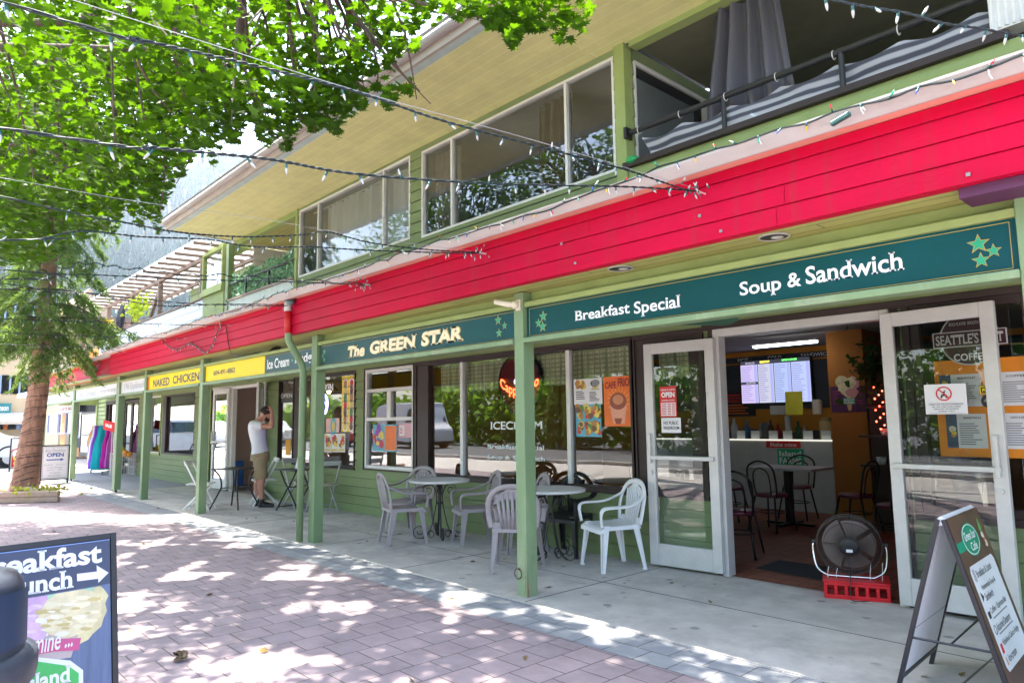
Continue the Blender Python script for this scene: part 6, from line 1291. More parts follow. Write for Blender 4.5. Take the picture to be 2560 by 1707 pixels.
# curtains behind upstairs windows
o = MB().grid(lambda u, v: (-10.42+2.62*u, 5.46+.035*math.sin(u*78)+.02*math.sin(u*33), 4.93-1.04*v), 220, 3).build('sheer_curtain', sheer_mat('white_sheer', (.93, .94, .97), .97), smooth=True); tag(o, 'white sheer curtain gathered behind the left upstairs window', 'curtain')
mb = MB(); mb.tube([(-10.9, 5.46, 4.945), (-7.8, 5.46, 4.945)], .012, 8); tag(mb.build('curtain_rod', m_white), 'white curtain rod above the sheer curtain upstairs', 'rod')
hang(-5.45, -4.95, -5.5, -5.0, 4.95, 3.85, 5.5, 4, .03, M('brown_curtain', (.10, .06, .04), .8), 'brown_curtain', 'dark brown curtain inside the right upstairs window', 'curtain', 3)
hang(-7.46, -6.9, -7.46, -6.9, 4.95, 3.85, 5.5, 4, .02, M('mauve_blind', (.19, .15, .15), .8), 'mauve_curtain', 'dull mauve curtain in the narrow left pane of the large upstairs window', 'curtain', 5)
# ivy screen on the left balcony
t = thing('ivy_screen', 'artificial ivy screen standing on the left balcony rail', 'screen', (-12.8, YU, 3.87)); n = 2600
c = np.stack([rs.uniform(-14.1, -11.3, n), YU+.03+rs.normal(size=n)*.025, rs.uniform(3.88, 4.46, n)], 1); c[:, 2] -= np.where(c[:, 2] > 4.36+.05*np.sin(c[:, 0]*7), .2, 0)
leaf_cloud('leaves', c, rs.normal(size=(n, 3))*.6+(0, -1, .2), rs.normal(size=(n, 3))+(0, 0, -1.0), rs.uniform(.05, .085, n), leaf_mat('ivy_leaf', (.10, .30, .17), (.40, .62, .46), (.2, .4, .15), .3, 14), t, NEED*np.array((4.5, 1, 1)))
mb = MB()
for i in range(20): mb.bar((-14.1+.148*i, YU+.03, 3.88), (-13.9+.148*i if i < 19 else -11.3, YU+.03, 4.40), .006, .006)
mb.build('lattice', m_white, t)
# white clad flat with pergola
flat = thing('pergola_flat', 'upstairs flat with pale cladding and a slatted pergola terrace, left of the green building', 'building', (-20, 5.3, 2.95))
m_clad = M('pale_cladding', (.66, .71, .76), .5, .05, 2, dirt=(.55, .58, .60, .3)); m_pb = M('pergola_brown', (.19, .135, .115), .7, .15, 4)
mb = MB(); siding(mb, FU, -25.0, -14.36, 2.95, 4.10, [], .19, .010); mb.box(-25, -14.36, YU+.002, YU+.1, 2.95, 4.10); mb.build('wall', m_clad, flat)
mb = MB(); mb.box(-25.02, -14.36, YU-.04, YU+.14, 4.10, 4.135); mb.build('wall_cap', m_pb, flat, bevel=.004)
mb = MB(); mb.box(-25.02, -24.9, YU, 8.4, 2.9, 4.1); siding(mb, WALL(6.35), -19.9, -14.3, 2.95, 5.05, [], .18); mb.box(-19.95, -19.87, 6.36, 8.3, 2.95, 5.0); mb.build('terrace_wall', m_siding, flat)
mb = MB(); siding(mb, WALL(8.4), -25, -19.9, 2.95, 5.0, [], .18); mb.build('terrace_wall', m_white, flat)
for x in (-16.03, -19.12, -21.6, -24.3):
    mb = MB(); mb.box(x-.055, x+.055, YU-.0, YU+.11, 4.136, 5.0); mb.build('pergola_post', m_pb, flat, bevel=.004)
mb = MB(); mb.bar((-19.0, YU+.05, 4.95), (-19.95, YU+.05, 4.14), .07, .09); mb.build('brace', m_pb, flat)
mb = MB(); mb.box(-25.0, -14.4, YU+.0, YU+.07, 5.0, 5.10); mb.box(-25.0, -14.4, YU+.9, YU+.97, 5.03, 5.12); mb.build('pergola_beam', m_pb, flat)
for i in range(18):
    x = -14.75-.60*i; mb = MB(); mb.bar((x, 4.72, 5.075), (x, 6.5, 5.14), .05, .06); mb.build('pergola_slat', M('slat_brown', (.15, .105, .085), .75), flat)
mb = MB(); mb.poly([(-25.2, 4.70, 5.115), (-14.5, 4.70, 5.115), (-14.5, 6.6, 5.185), (-25.2, 6.6, 5.185)]); mb.build('clear_roof', sheer_mat('polycarbonate', (.80, .80, .78), .8), flat)
FB = WALL(YU-.12); mb = MB(); mb.box(-15.66, -14.42, YU-.12, YU+.6, 4.10, 4.19); mb.box(-15.62, -14.42, YU-.06, YU+.5, 3.5, 4.1); mb.build('bay_box', m_siding2, flat, bevel=.004); MB().box(-15.6, -14.42, YU-.08, YU+.5, 5.06, 5.12).build('bay_lintel', m_siding2, flat, bevel=.004)
window('bay_window', WALL(YU-.09), -15.62, -14.42, 4.19, 5.06, (), (), m_siding2, fw=.07, parent=flat)
MB().grid(lambda u, v: (-15.55+1.08*u, 5.36+.02*math.sin(u*50), 5.0-.8*v), 60, 2).build('bay_curtain', sheer_mat('white_sheer', (1, 1, 1), 1), flat, smooth=True)
def flower_box(x, label, n, ylw):
    t = thing('flower_box', label, 'flowers', (x, 5.22, 4.1)); MB().box(x-.45, x+.45, 5.12, 5.26, 3.98, 4.13).build('trough', m_pb, t, bevel=.006)
    c = np.stack([rs.normal(size=n)*.30+x, 5.18+rs.normal(size=n)*.07, 4.25+rs.normal(size=n)*.11], 1); leaf_cloud('foliage', c, rs.normal(size=(n, 3))+(0, 0, .5), rs.normal(size=(n, 3)), rs.uniform(.05, .10, n), leaf_mat('lime_leaf', (.20, .32, .03), (.34, .42, .05), (.4, .5, .03)), t, NEED*np.array((5, 1, 1)))
    n = 60; c = np.stack([rs.normal(size=n)*.25+x, 5.15+rs.normal(size=n)*.05, 4.42+rs.normal(size=n)*.04], 1); leaf_cloud('blossom', c, rs.normal(size=(n, 3)), rs.normal(size=(n, 3)), rs.uniform(.06, .09, n), M('marigold', (.85, .50, .02), .6, .2), t, NEED*np.array((6, 1, 1)))
flower_box(-23.6, 'trough of yellow flowers hung at the far corner of the pergola terrace', 220, 1)
t = thing('terrace_vine', 'yellow green vine hanging beside the terrace brace', 'plant', (-20.6, 5.3, 4.6)); n = 260; c = np.stack([rs.normal(size=n)*.45-20.7, 5.25+rs.normal(size=n)*.08, 4.62+rs.normal(size=n)*.14-.2*rs.uniform(size=n)], 1)
leaf_cloud('foliage', c, rs.normal(size=(n, 3))+(0, -.5, .3), rs.normal(size=(n, 3)), rs.uniform(.07, .12, n), MATS['lime_leaf'], t, NEED*np.array((6, 1, 1)))
mb = MB()
for i in range(5): mb.tube([(-22.45+.09*i, 5.2, 4.0), (-22.5+.10*i+.04*(i % 2), 5.22, 4.45), (-22.35+.07*i, 5.24, 4.85)], [.03, .075, .02], 8)
tag(mb.build('folded_parasol', M('dark_navy_cloth', (.02, .022, .035), .8), smooth=True), 'dark folded parasol cloth standing at the terrace edge', 'parasol')

# ================================================================ cafe interior
t = thing('menu_screen', 'lit television menu above the cafe counter', 'screen', (-5.6, 11.2, 1.9)); YT = 11.15
pa = PY(1851, 909, YT); pb = PY(2030, 1003, YT); FT = WALL(YT); a0, a1, b0, b1 = pa[0], pb[0], pb[2], pa[2]+.03
mb = MB(); mb.fbox(FT, a0-.02, a1+.02, b0-.02, b1+.02, -.06, 0); mb.build('screen_frame', m_black, t)
mb = MB(); mb.mat(emit_mat('screen_black', (.01, .01, .015), 1)); mb.fbox(FT, a0, a1, b0, b1, 0, .002); wd = a1-a0; ht = b1-b0
es = [emit_mat('screen_%d' % i, c, .17) for i, c in enumerate([(.72, .60, .95), (.66, .66, .80), (.50, .62, .95), (.55, .64, 1.), (.46, .50, .95)])]; ek = emit_mat('screen_ink', (.05, .05, .12), 1)
for i, (p, q) in enumerate(((0, .255), (.265, .49), (.50, .735), (.745, 1))):
    mb.mat(es[i]); mb.fbox(FT, a0+wd*p, a0+wd*q, b0, b1-ht*.09, .002, .003); mb.mat(ek); lines(mb, FT, a0+wd*(p+.01), a0+wd*(q-.07), b0+ht*.04, b1-ht*.12, .0032, 17, i, .3)
    mb.mat(es[4]); mb.fbox(FT, a0+wd*(q-.05), a0+wd*(q-.01), b0, b1-ht*.09, .003, .0035)
mb.mat(MATS['screen_black']); mb.fbox(FT, a0, a0+wd*.255, b0+ht*.44, b0+ht*.50, .0034, .004); mb.mat(es[1]); mb.text('BEVERAGES', FT, a0+wd*.08, a0+wd*.22, b1-ht*.07, b1-ht*.03, .0045, .02); mb.text('BEVERAGES', FT, a0+wd*.08, a0+wd*.22, b0+ht*.455, b0+ht*.49, .0045, .02)
mb.mat(emit_mat('screen_yellow', (.9, .8, .05), .8)); mb.text('BREAKFAST', FT, a0+wd*.30, a0+wd*.44, b1-ht*.06, b1-ht*.02, .0045, .02); mb.mat(emit_mat('screen_green', (.1, .9, .1), .8)); mb.text('LUNCH & DINNER', FT, a0+wd*.62, a0+wd*.83, b1-ht*.05, b1-ht*.01, .0045, .02)
mb.build('display', None, t)
pa = PY(1550+515/1.96, 750+285/1.96, 11.25)
FBk = WALL(11.27); zt = PY(1950, 750+265/1.96, 11.25)[2]; zb = zt-.10
mb = MB(); mb.mat(m_dark_in); mb.fbox(FBk, -9, -2.2, zb, zt, 0, .012); mb.fbox(FBk, -9, -2.2, 1.50, zb-.03, 0, .010); mb.mat(m_whitelet)
for s_, xa, xb in (('HOT', 575, 625), ('COLD', 722, 788), ('SANDWICH', 885, 1030)):
    p, q = PY(1550+xa/1.96, 890, 11.25), PY(1550+xb/1.96, 880, 11.25); mb.text(s_, FBk, p[0], q[0], zb+.02, zt-.02, .014, .015, 0, .035)
mb.build('menu_wall_board', None, bld)
pa, pb = PY(1550+650/1.96, 750+228/1.96, 9.3), PY(1550+968/1.96, 750+203/1.96, 9.3); t = thing('strip_light', 'lit white fluorescent strip under the cafe ceiling', 'lamp', ((pa[0]+pb[0])/2, 9.3, 2.48))
zl = min(2.47, (pa[2]+pb[2])/2); mb = MB(); mb.box(pa[0], pb[0], 9.26, 9.36, zl+.012, zl+.035); mb.build('housing', m_white, t); mb = MB(); mb.box(pa[0]+.02, pb[0]-.02, 9.27, 9.35, zl-.018, zl+.011); mb.build('tube', emit_mat('fluorescent', (.92, 1, .98), 2.2), t)
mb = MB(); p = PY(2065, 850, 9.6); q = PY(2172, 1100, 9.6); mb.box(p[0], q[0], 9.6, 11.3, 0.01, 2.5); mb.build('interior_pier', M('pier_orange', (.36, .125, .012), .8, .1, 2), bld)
# ice cream poster on the pier
p = PY(1550+1027/1.96, 750+425/1.96, 9.58); q = PY(1550+1208/1.96, 750+547/1.96, 9.58); FPp = WALL(9.595)
def d_cone(o, fr, a0, a1, b0, b1, c):
    w_, h_ = a1-a0, b1-b0; o.mat(M('print_mag', (.30, .03, .10), .6)); lines(o, fr, a0+.03, a0+w_*.3, b0+.1, b1-.05, c, 6, 2); lines(o, fr, a0+w_*.72, a1-.03, b0+.1, b1-.05, c, 6, 5)
    o.mat(M('print_wafer', (.60, .38, .18), .6)); o.fpoly(fr, [(a0+w_*.44, b0+h_*.38), (a0+w_*.49, b0+.02), (a0+w_*.57, b0+.02), (a0+w_*.62, b0+h_*.38)], c+.001); o.mat(m_star); o.fbox(fr, a0+w_*.36, a0+w_*.70, b0+h_*.30, b0+h_*.55, c+.002, c+.003); o.mat(m_whitelet); o.text('Island', fr, a0+w_*.39, a0+w_*.67, b0+h_*.43, b0+h_*.53, c+.004, .02); o.text('FARMS', fr, a0+w_*.39, a0+w_*.67, b0+h_*.32, b0+h_*.41, c+.004, .02)
    blobs(o, fr, a0+w_*.34, a0+w_*.72, b0+h_*.72, b0+h_*1.18, c+.005, [m_ip[0], m_ip[3], M('print_rose', (.62, .30, .30), .6), m_ip[0]], 22, 3, .05, .09)
poster('ice_cream_poster', 'purple ice cream cone poster on the orange pier inside the cafe', 'poster', FPp, p[0], q[0], q[2], p[2], .002, M('print_purple', (.075, .012, .085), .6), d_cone)
# counter with glass case
Yc = 10.0; t = thing('serving_counter', 'white fronted glass serving counter at the back of the cafe', 'counter', (-6, Yc, 0)); zc = PY(1930, 1101, Yc)[2]
xl, xr = -7.4, PY(2080, 1100, Yc)[0]
mb = MB(); mb.box(xl, xr, Yc, Yc+.7, 0.01, zc); mb.build('counter_front', M('counter_white', (.46, .45, .46), .5), t)
mb = MB(); mb.box(xl, xr, Yc-.02, Yc+.05, zc, zc+.02); mb.build('light_edge', emit_mat('case_light', (1, .97, .85), .16), t)
mb = MB(); mb.poly([(xl, Yc, zc+.02), (xr, Yc, zc+.02), (xr, Yc+.1, zc+.38), (xl, Yc+.1, zc+.38)]); mb.poly([(xl, Yc+.1, zc+.38), (xr, Yc+.1, zc+.38), (xr, Yc+.6, zc+.38), (xl, Yc+.6, zc+.38)]); mb.build('case_glass', glass_mat('case_glass', boost=1.), t)
p = PY(1990, 1125, Yc); FCn = WALL(Yc-.012); mb = MB(); mb.mat(m_star); mb.fbox(FCn, p[0]-.28, p[0]+.12, p[2]-.22, p[2]+.02, 0, .003); mb.mat(m_redp); mb.fbox(FCn, p[0]-.45, p[0]+.08, p[2]+.03, p[2]+.13, 0, .003); mb.mat(m_whitelet); mb.text('Island', FCn, p[0]-.25, p[0]+.08, p[2]-.09, p[2]-.01, .005, .02); mb.text('FARMS', FCn, p[0]-.25, p[0]+.08, p[2]-.20, p[2]-.11, .005, .02); mb.text('Make mine', FCn, p[0]-.38, p[0]+.02, p[2]+.05, p[2]+.11, .005, .01); mb.build('counter_print', None, t)
def goods(name, label, cat, px, py, m, kind, sc=1., Y=10.35, grp=None):
    c = PY(px, py, Y); mb = MB(); mb.mat(m); x, z = c[0], zc+.385 if kind[0] == 't' else zc+.02
    if kind.endswith('box'): mb.box(x-.16*sc, x+.16*sc, Y, Y+.15, z, z+.14*sc)
    elif kind.endswith('jar'): mb.lathe([(0, 0), (.08*sc, 0), (.08*sc, .2*sc), (.05*sc, .24*sc), (0, .24*sc)], (x, Y, z), 16)
    elif kind.endswith('cups'): mb.lathe([(0, 0)]+[(r, .02*i*sc) for i in range(18) for r in (.040, .046)]+[(0, .36*sc)], (x, Y, z), 14)
    elif kind.endswith('card'): mb.fbox(WALL(Y), x-.05*sc, x+.05*sc, z, z+.09*sc, 0, .004)
    return tag(mb.build(name, None, bevel=0), label, cat, grp)
goods('napkin_box', 'grey napkin box on top of the glass counter, left of the yellow sheet', 'box', 1950, 1030, M('box_grey', (.42, .42, .42), .6), 'tbox')
goods('paper_bag', 'pale round topped container on the glass counter, right of the yellow sheet', 'container', 2044, 1030, M('box_cream', (.55, .48, .40), .6), 'tjar', .9)
c = PY(1987, 1010, 10.1); tag(MB().fbox(WALL(10.08), c[0]-.13, c[0]+.13, zc+.38, zc+.72, 0, .004).build('yellow_sheet', M('yellow_paper', (.55, .50, .03), .7)), 'yellow price sheet hanging below the menu screen', 'notice')
goods('paper_cups', 'tall stack of white paper cups inside the glass counter', 'cups', 1971, 1075, m_paper, 'cups', 1.)
goods('coffee_machine', 'dark coffee machine behind the glass case', 'machine', 1890, 1075, m_black, 'box', 1.0, 10.6)
goods('blender', 'glass blender jar beside the coffee machine', 'jar', 1914, 1080, M('smoky', (.22, .21, .22), .3), 'jar', 1., 10.6)
goods('till', 'black till behind the right end of the glass counter', 'till', 2036, 1075, m_black, 'box', .9, 10.5)
goods('cone_stack', 'tan ice cream cones stacked behind the counter end', 'cones', 2068, 1070, M('wafer', (.55, .36, .16), .7), 'jar', 1.3, 10.3)
for i, px in enumerate((1853, 1889, 1934, 1970, 2021, 2066)): goods('price_card', 'small white price card standing in the glass case', 'price card', px, 1100, m_paper, 'card', 1.4, 10.08, 'price cards in the counter')
# inside table, chairs
m_tub = M('chair_black_steel', (.015, .014, .015), .3, .1, metal=.4); m_seat = M('maroon_vinyl', (.12, .02, .04), .35, .1)
def bentwood(label, loc, rz):
    t = thing('cafe_chair', label, 'chair', loc, rz, 'black steel chairs inside the cafe')
    mb = MB(); mb.lathe([(0, .40), (.18, .40), (.19, .42), (.18, .44), (0, .445)], n=24); mb.build('seat', m_seat, t, smooth=True, local=True)
    mb = MB(); mb.tube(cubic([(-.17, .14, .40), (-.185, .18, .60), (-.16, .21, .76), (0, .225, .83), (.16, .21, .76), (.185, .18, .60), (.17, .14, .40)], 5), .012, 8); mb.tube(cubic([(-.10, .15, .42), (-.11, .18, .58), (-.09, .20, .70), (0, .21, .745), (.09, .20, .70), (.11, .18, .58), (.10, .15, .42)], 4), .009, 8); mb.build('backrest', m_tub, t, smooth=True, local=True)
    for sx in (-1, 1):
        for sy in (-1, 1): mb = MB(); mb.tube([(sx*.13, sy*.13, .41), (sx*.16, sy*.17, .2), (sx*.19, sy*.21, 0)], .012, 8); mb.build('leg', m_tub, t, smooth=True, local=True)
    mb = MB(); mb.tube([(.155*math.cos(a), .155*math.sin(a), .22) for a in (2*math.pi*k/20 for k in range(20))], .007, 6, closed=True); mb.build('stretcher_ring', m_tub, t, smooth=True, local=True); return t
cc = bentwood('black steel chair nearest the left glass door, inside the cafe', (-3.72, 6.45, .01), face(-.3, .95))
for x, y, rz, lb in ((-4.22, 8.10, face(.1, 1), 'black steel chair on the near side of the inside table, its back to the street'), (-5.05, 8.55, face(1, .1), 'black steel chair at the left end of the inside table'), (-4.45, 9.25, face(.1, -1), 'black steel chair behind the inside table, facing the street'), (-3.45, 8.65, face(-1, .1), 'black steel chair at the right end of the inside table'), (-2.75, 7.9, face(-.8, .5), 'black steel chair in the dark right corner by the shelf'), (-5.3, 7.2, face(.2, 1), 'black steel chair behind the left glass door, in the dim left of the room')): dup(cc, (x, y, .01), rz, lb)
t = thing('dining_table', 'grey topped dining table in the middle of the cafe floor', 'table', (-4.28, 8.68, .01)); mb = MB(); mb.box(-.45, .45, -.33, .33, .69, .72); mb.build('tabletop', M('grey_laminate', (.40, .39, .42), .35), t, bevel=.006, local=True); mb = MB(); mb.box(-.04, .04, -.04, .04, .02, .69); mb.box(-.3, .3, -.03, .03, 0, .03); mb.box(-.03, .03, -.3, .3, 0, .031); mb.build('pedestal', m_tub, t, local=True)
t = thing('dining_table', 'grey topped table seen through the left glass door', 'table', (-5.4, 7.95, .01)); mb = MB(); mb.box(-.45, .45, -.33, .33, .69, .72); mb.build('tabletop', MATS['grey_laminate'], t, local=True); mb = MB(); mb.box(-.04, .04, -.04, .04, 0, .69); mb.build('pedestal', m_tub, t, local=True)
mb = MB(); mb.poly([tuple(PZ(1550+660/1.96, 750+1312/1.96, .012)), tuple(PZ(1550+990/1.96, 750+1372/1.96, .012)), tuple(PZ(1550+1015/1.96, 750+1305/1.96, .012)), tuple(PZ(1550+780/1.96, 750+1272/1.96, .012))]); tag(mb.build('door_mat', M('charcoal_mat', (.035, .037, .045), .95, .3, 60, .5)), 'dark mat just inside the open cafe door', 'mat')
c = PY(2195, 1010, 8.9); t = thing('display_shelf', 'dark shelf unit with small red lights beside the orange pier', 'shelf', (c[0], 8.9, 0)); mb = MB(); mb.box(c[0]-.25, c[0]+.9, 8.9, 9.3, .01, .05); mb.box(c[0]-.25, c[0]+.9, 9.28, 9.3, .05, 2.0)
for z in (.75, 1.1, 1.45, 1.9): mb.box(c[0]-.25, c[0]+.9, 8.9, 9.28, z, z+.025)
mb.build('shelf_frame', M('dark_shelf_wood', (.05, .022, .016), .5), t); mb = MB()
for i in range(12): mb.sphere((c[0]+.02+.05*math.sin(i*2.1), 8.88, 1.2+.045*i), .010, 8, 6)
mb.build('red_lights', emit_mat('red_led', (1, .04, .02), 6), t)
tag(MB().lathe([(0, 0), (.04, 0), (.055, .08), (.05, .08), (0, .06)], (c[0]+.0, 9.05, 1.125), 14).build('mug', m_paper, smooth=True), 'white mug on the upper dark shelf', 'mug'); tag(MB().lathe([(0, 0), (.045, 0), (.06, .09), (.055, .09), (0, .07)], (c[0]-.06, 9.05, .775), 14).build('mug', m_paper, smooth=True), 'white pot on the lower dark shelf', 'mug')
t = thing('hanging_plant', 'dark trailing pot plant hung high beside the orange pier', 'plant', (c[0], 8.7, 1.9)); n = 260; cpt = PY(2195, 920, 8.8); leaf_cloud('foliage', np.array(cpt)+rs.normal(size=(n, 3))*(.16, .1, .16), rs.normal(size=(n, 3)), rs.normal(size=(n, 3))-(0, 0, .8), rs.uniform(.06, .11, n), leaf_mat('houseplant_leaf', (.02, .06, .015), (.04, .10, .02), (.05, .12, .02)), t, NEED*np.array((5, 1, 1)))
# chicken shop lamp
c = PY(300+1650/3.137, 800+545/3.137, 6.6); t = thing('pendant_lamp', 'dark dome pendant lamp with a warm bulb inside the chicken shop', 'lamp', (c[0], 6.6, 2.0)); mb = MB(); mb.lathe([(.03, .12), (.05, .10), (.13, .02), (.16, -.03), (.155, -.03), (.04, .09)], (c[0], 6.6, c[2]), 24); mb.tube([(c[0], 6.6, c[2]+.1), (c[0], 6.6, 2.42)], .006, 6); mb.build('lamp_shade', m_black, t, smooth=True); mb = MB(); mb.sphere((c[0]-.06, 6.6, c[2]-.04), .035); mb.build('bulb', emit_mat('warm_bulb', (1, .55, .15), 25), t)
c = PY(300+1600/3.137, 800+660/3.137, 5.70); mb = MB()
for rr in (.13, .10): mb.tube([(c[0]+rr*math.cos(a), 5.70, c[2]+rr*1.3*math.sin(a)) for a in (2*math.pi*k/24 for k in range(24))], .008, 6, closed=True)
mb.tube([(c[0]-.08, 5.70, c[2]), (c[0], 5.70, c[2]+.08), (c[0]+.08, 5.70, c[2]-.03)], .008, 6); tag(mb.build('neon_sign', emit_mat('neon_blue_violet', (.28, .22, 1), 4)), 'violet neon outline in the chicken shop window behind the pipe post', 'neon sign')
mb = MB(); mb.box(-15.2, -10.4, 8.4, 8.9, .01, 1.0); tag(mb.build('shop_counter', M('dark_counter', (.07, .06, .055), .4)), 'dark counter inside the chicken shop', 'counter')
t = thing('house_plant', 'leafy pot plant inside the chicken shop doorway, behind the man', 'plant', (-14.2, 7.0, 1.0)); n = 160; leaf_cloud('foliage', np.array(PY(615, 1045, 7.0))+rs.normal(size=(n, 3))*(.12, .1, .14), rs.normal(size=(n, 3)), rs.normal(size=(n, 3)), rs.uniform(.08, .14, n), MATS['houseplant_leaf'], t, NEED*np.array((5, 1, 1)))
c = PY(592, 1200, 6.2); tag(MB().box(c[0]-.14, c[0]+.14, 6.1, 6.3, .01, .55).build('water_pack', M('blue_plastic', (.05, .22, .70), .4), bevel=.02), 'bright blue package on the floor inside the chicken shop door', 'package')

for i, (px, m_, sc, lb) in enumerate(((1836, m_paper, 1.1, 'white bottle at the left end of the counter back shelf'), (1868, M('bottle_blue', (.06, .20, .42), .3), 1.0, 'blue water bottle behind the counter'), (1902, M('steel_jug', (.45, .45, .47), .3), .8, 'steel jug behind the counter'), (1928, M('syrup_brown', (.16, .06, .02), .3), 1.0, 'brown syrup bottle behind the counter'), (1946, m_redp, .8, 'red tin behind the counter'), (1996, M('syrup_green', (.05, .18, .06), .3), .9, 'green bottle behind the counter'), (2012, m_paper, .7, 'small white pot behind the counter'), (2052, M('jar_amber', (.45, .22, .04), .3), .9, 'amber jar near the till'))):
    c = PY(px, 1080, 10.55); tag(MB().lathe([(0, 0), (.045*sc, 0), (.05*sc, .16*sc), (.02*sc, .22*sc), (.018*sc, .29*sc), (0, .29*sc)], (c[0], 10.55, zc+.02), 12).build('bottle', m_, smooth=True), lb, 'bottle', 'bottles behind the counter')
tag(MB().box(xl, xr, 10.75, 11.2, .02, 1.12).build('back_counter', M('back_counter_wood', (.22, .12, .06), .5)), 'wooden back counter under the menu screen', 'counter')
p = PY(1812, 1010, 11.2); poster('chalk_board', 'small black chalk menu with coloured lines left of the menu screen', 'board', FBk, p[0]-.05, p[0]+.55, p[2]-.22, p[2]+.22, .014, m_ink, lambda o, fr, a0, a1, b0, b1, c: (o.mat(m_redp), lines(o, fr, a0+.04, a1-.04, b0+.24, b1-.04, c, 3, 2), o.mat(m_or), lines(o, fr, a0+.04, a1-.04, b0+.03, b0+.22, c, 4, 3)))
# ================================================================ clothes shop goods, boards on the far pavement
def frontboard(label, X, pxl, pxr, pyt, pyb, lean, draw, mframe, msheet, legs=.12):
    bl = PX(pxl, pyb, X); br = PX(pxr, pyb, X); tl = PX(pxl, pyt, X); y0, y1 = min(bl[1], br[1]), max(bl[1], br[1]); H = tl[2]
    t = thing('sandwich_board', label, 'sign', (X, (y0+y1)/2, 0)); W_ = y1-y0; f0 = Vector((X+lean, y0, 0)); tp = Vector((X, y0, H)); fr = FR(f0, (0, 1, 0), tp-f0); ln = (tp-f0).length; f1 = Vector((X-lean*1.6, y0, 0)); fb = FR(f1, (0, 1, 0), tp-Vector((.02, 0, 0))-f1)
    mb = MB()
    for f_ in (fr, fb):
        for a in (0, W_): mb.fbox(f_, a-.014, a+.014, 0, ln, -.012, .012)
        mb.fbox(f_, .014, W_-.014, legs-.03, legs, -.011, .011); mb.fbox(f_, .014, W_-.014, ln-.03, ln, -.011, .011)
    mb.build('board_frame', mframe, t); mb = MB(); mb.fbox(fb, .014, W_-.014, legs, ln-.03, -.003, .003); mb.build('board_panel', msheet, t)
    mb = MB(); mb.mat(msheet); mb.fbox(fr, .014, W_-.014, legs, ln-.03, -.004, .004); draw(mb, fr, .03, W_-.03, legs+.02, ln-.05, .006); mb.build('board_print', None, t); return t
def d_dand(o, fr, a0, a1, b0, b1, c):
    w_, h_ = a1-a0, b1-b0; o.mat(m_script); o.text('Blue Dandelion', fr, a0+w_*.1, a1-w_*.08, b1-h_*.16, b1-h_*.06, c, -.005, .15); frame_line(o, fr, a0, a1, b0, b1, .006, c)
    o.mat(m_blue); o.text('OPEN', fr, a0+w_*.15, a1-w_*.15, b1-h_*.32, b1-h_*.19, c, .03, 0, .045); o.fbox(fr, a0+w_*.14, a0+w_*.72, b1-h_*.43, b1-h_*.395, c, c+.001); o.fpoly(fr, [(a0+w_*.72, b1-h_*.46), (a0+w_*.86, b1-h_*.41), (a0+w_*.72, b1-h_*.365)], c)
    o.mat(m_script)
    for i, s_ in enumerate(('Clothing    Footwear', 'Local Artisans', 'Jewelry    Gifts', 'Souvenirs', 'Home Decor')): m_ = (.06, .2, .18, .29, .24)[i]; o.text(s_, fr, a0+w_*m_, a1-w_*m_, b1-h_*(.60+.085*i), b1-h_*(.555+.085*i), c, .005, 0, .03)
frontboard('white board with blue OPEN and an arrow on the sunny pavement beside the spruce', -20.1, 99, 168, 1113, 1211, .05, d_dand, m_black, m_paper)
def d_food(o, fr, a0, a1, b0, b1, c):
    o.mat(m_redp); o.fbox(fr, a0, a1, b0, b0+(b1-b0)*.62, c-.001, c); blobs(o, fr, a0+.1, a1-.1, b0+.1, b0+(b1-b0)*.55, c+.001, [pc[0], m_paper, pc[2], pc[1]], 22, 4, .05, .12)
frontboard('tall board of red food pictures by the white car, half hidden by the spruce trunk', -26.5, 23, 58, 1094, 1178, .06, d_food, m_black, m_paper)
t = thing('clothes_rack', 'chrome clothes rack on castors outside the clothes shop', 'clothes rack', (-23.0, 5.2, .006)); RX0, RX1, RY = -23.7, -22.35, 5.22
mb = MB(); mb.tube([(RX0, RY, 1.40), (RX1, RY, 1.40)], .014, 8)
for x in (RX0, RX1): mb.tube([(x, RY, .10), (x, RY, 1.40)], .014, 8); mb.tube([(x, RY-.26, .10), (x, RY+.26, .10)], .016, 8)
mb.tube([(RX0, RY, .10), (RX1, RY, .10)], .014, 8); mb.build('rack_frame', m_chrome, t)
for x in (RX0, RX1):
    for y in (RY-.25, RY+.25): mb = MB(); mb.lathe([(0, -.015), (.045, -.015), (.045, .015), (0, .015)], ax=FR((x, y, .05), (1, 0, 0), (0, 0, 1)), n=14); mb.build('castor', M('castor_grey', (.10, .14, .15), .5), t)
def garment(i, col, ln, name, label, w_=.36, c2=None):
    dy = (-.20, -.22, -.24, -.25, -.24, -.17, -.03, .05)[i]; w_ *= (1, 1, 1, 1, 1.1, 1.35, 1, 1)[i]
    x = RX0+.10+i*.145; m1 = M('cloth_%d' % i, col, .8, .18, 5, .2, 20, stretch=(1, 1, .3)); r = random.Random(i)
    ph = r.random()*6
    def fn(u, v):
        a = 2*math.pi*u; k = .42+.58*min(1, v*1.5)+.05*math.sin(a*7+ph)*v; return (x+.055*k*math.cos(a)*(1+.4*v)+.01*math.sin(a*5+ph), RY+dy+w_*.5*k*math.sin(a)+.012*math.sin(v*14+a), 1.37-ln*v)
    mb = MB(); mb.mat(m1); mb.grid(fn, 40, 12)
    t = thing(name, label, 'garment', (x, RY, 1.38), group='garments on the clothes rack'); mb.build('cloth', None, t, smooth=True)
    mb = MB(); mb.tube([(x, RY+dy-.12, 1.36), (x, RY+dy*.3, 1.39), (x, RY+dy+.12, 1.36)], .006, 5); mb.tube([(x, RY, 1.39), (x, RY, 1.43)], .004, 5); mb.build('hanger', m_white, t)
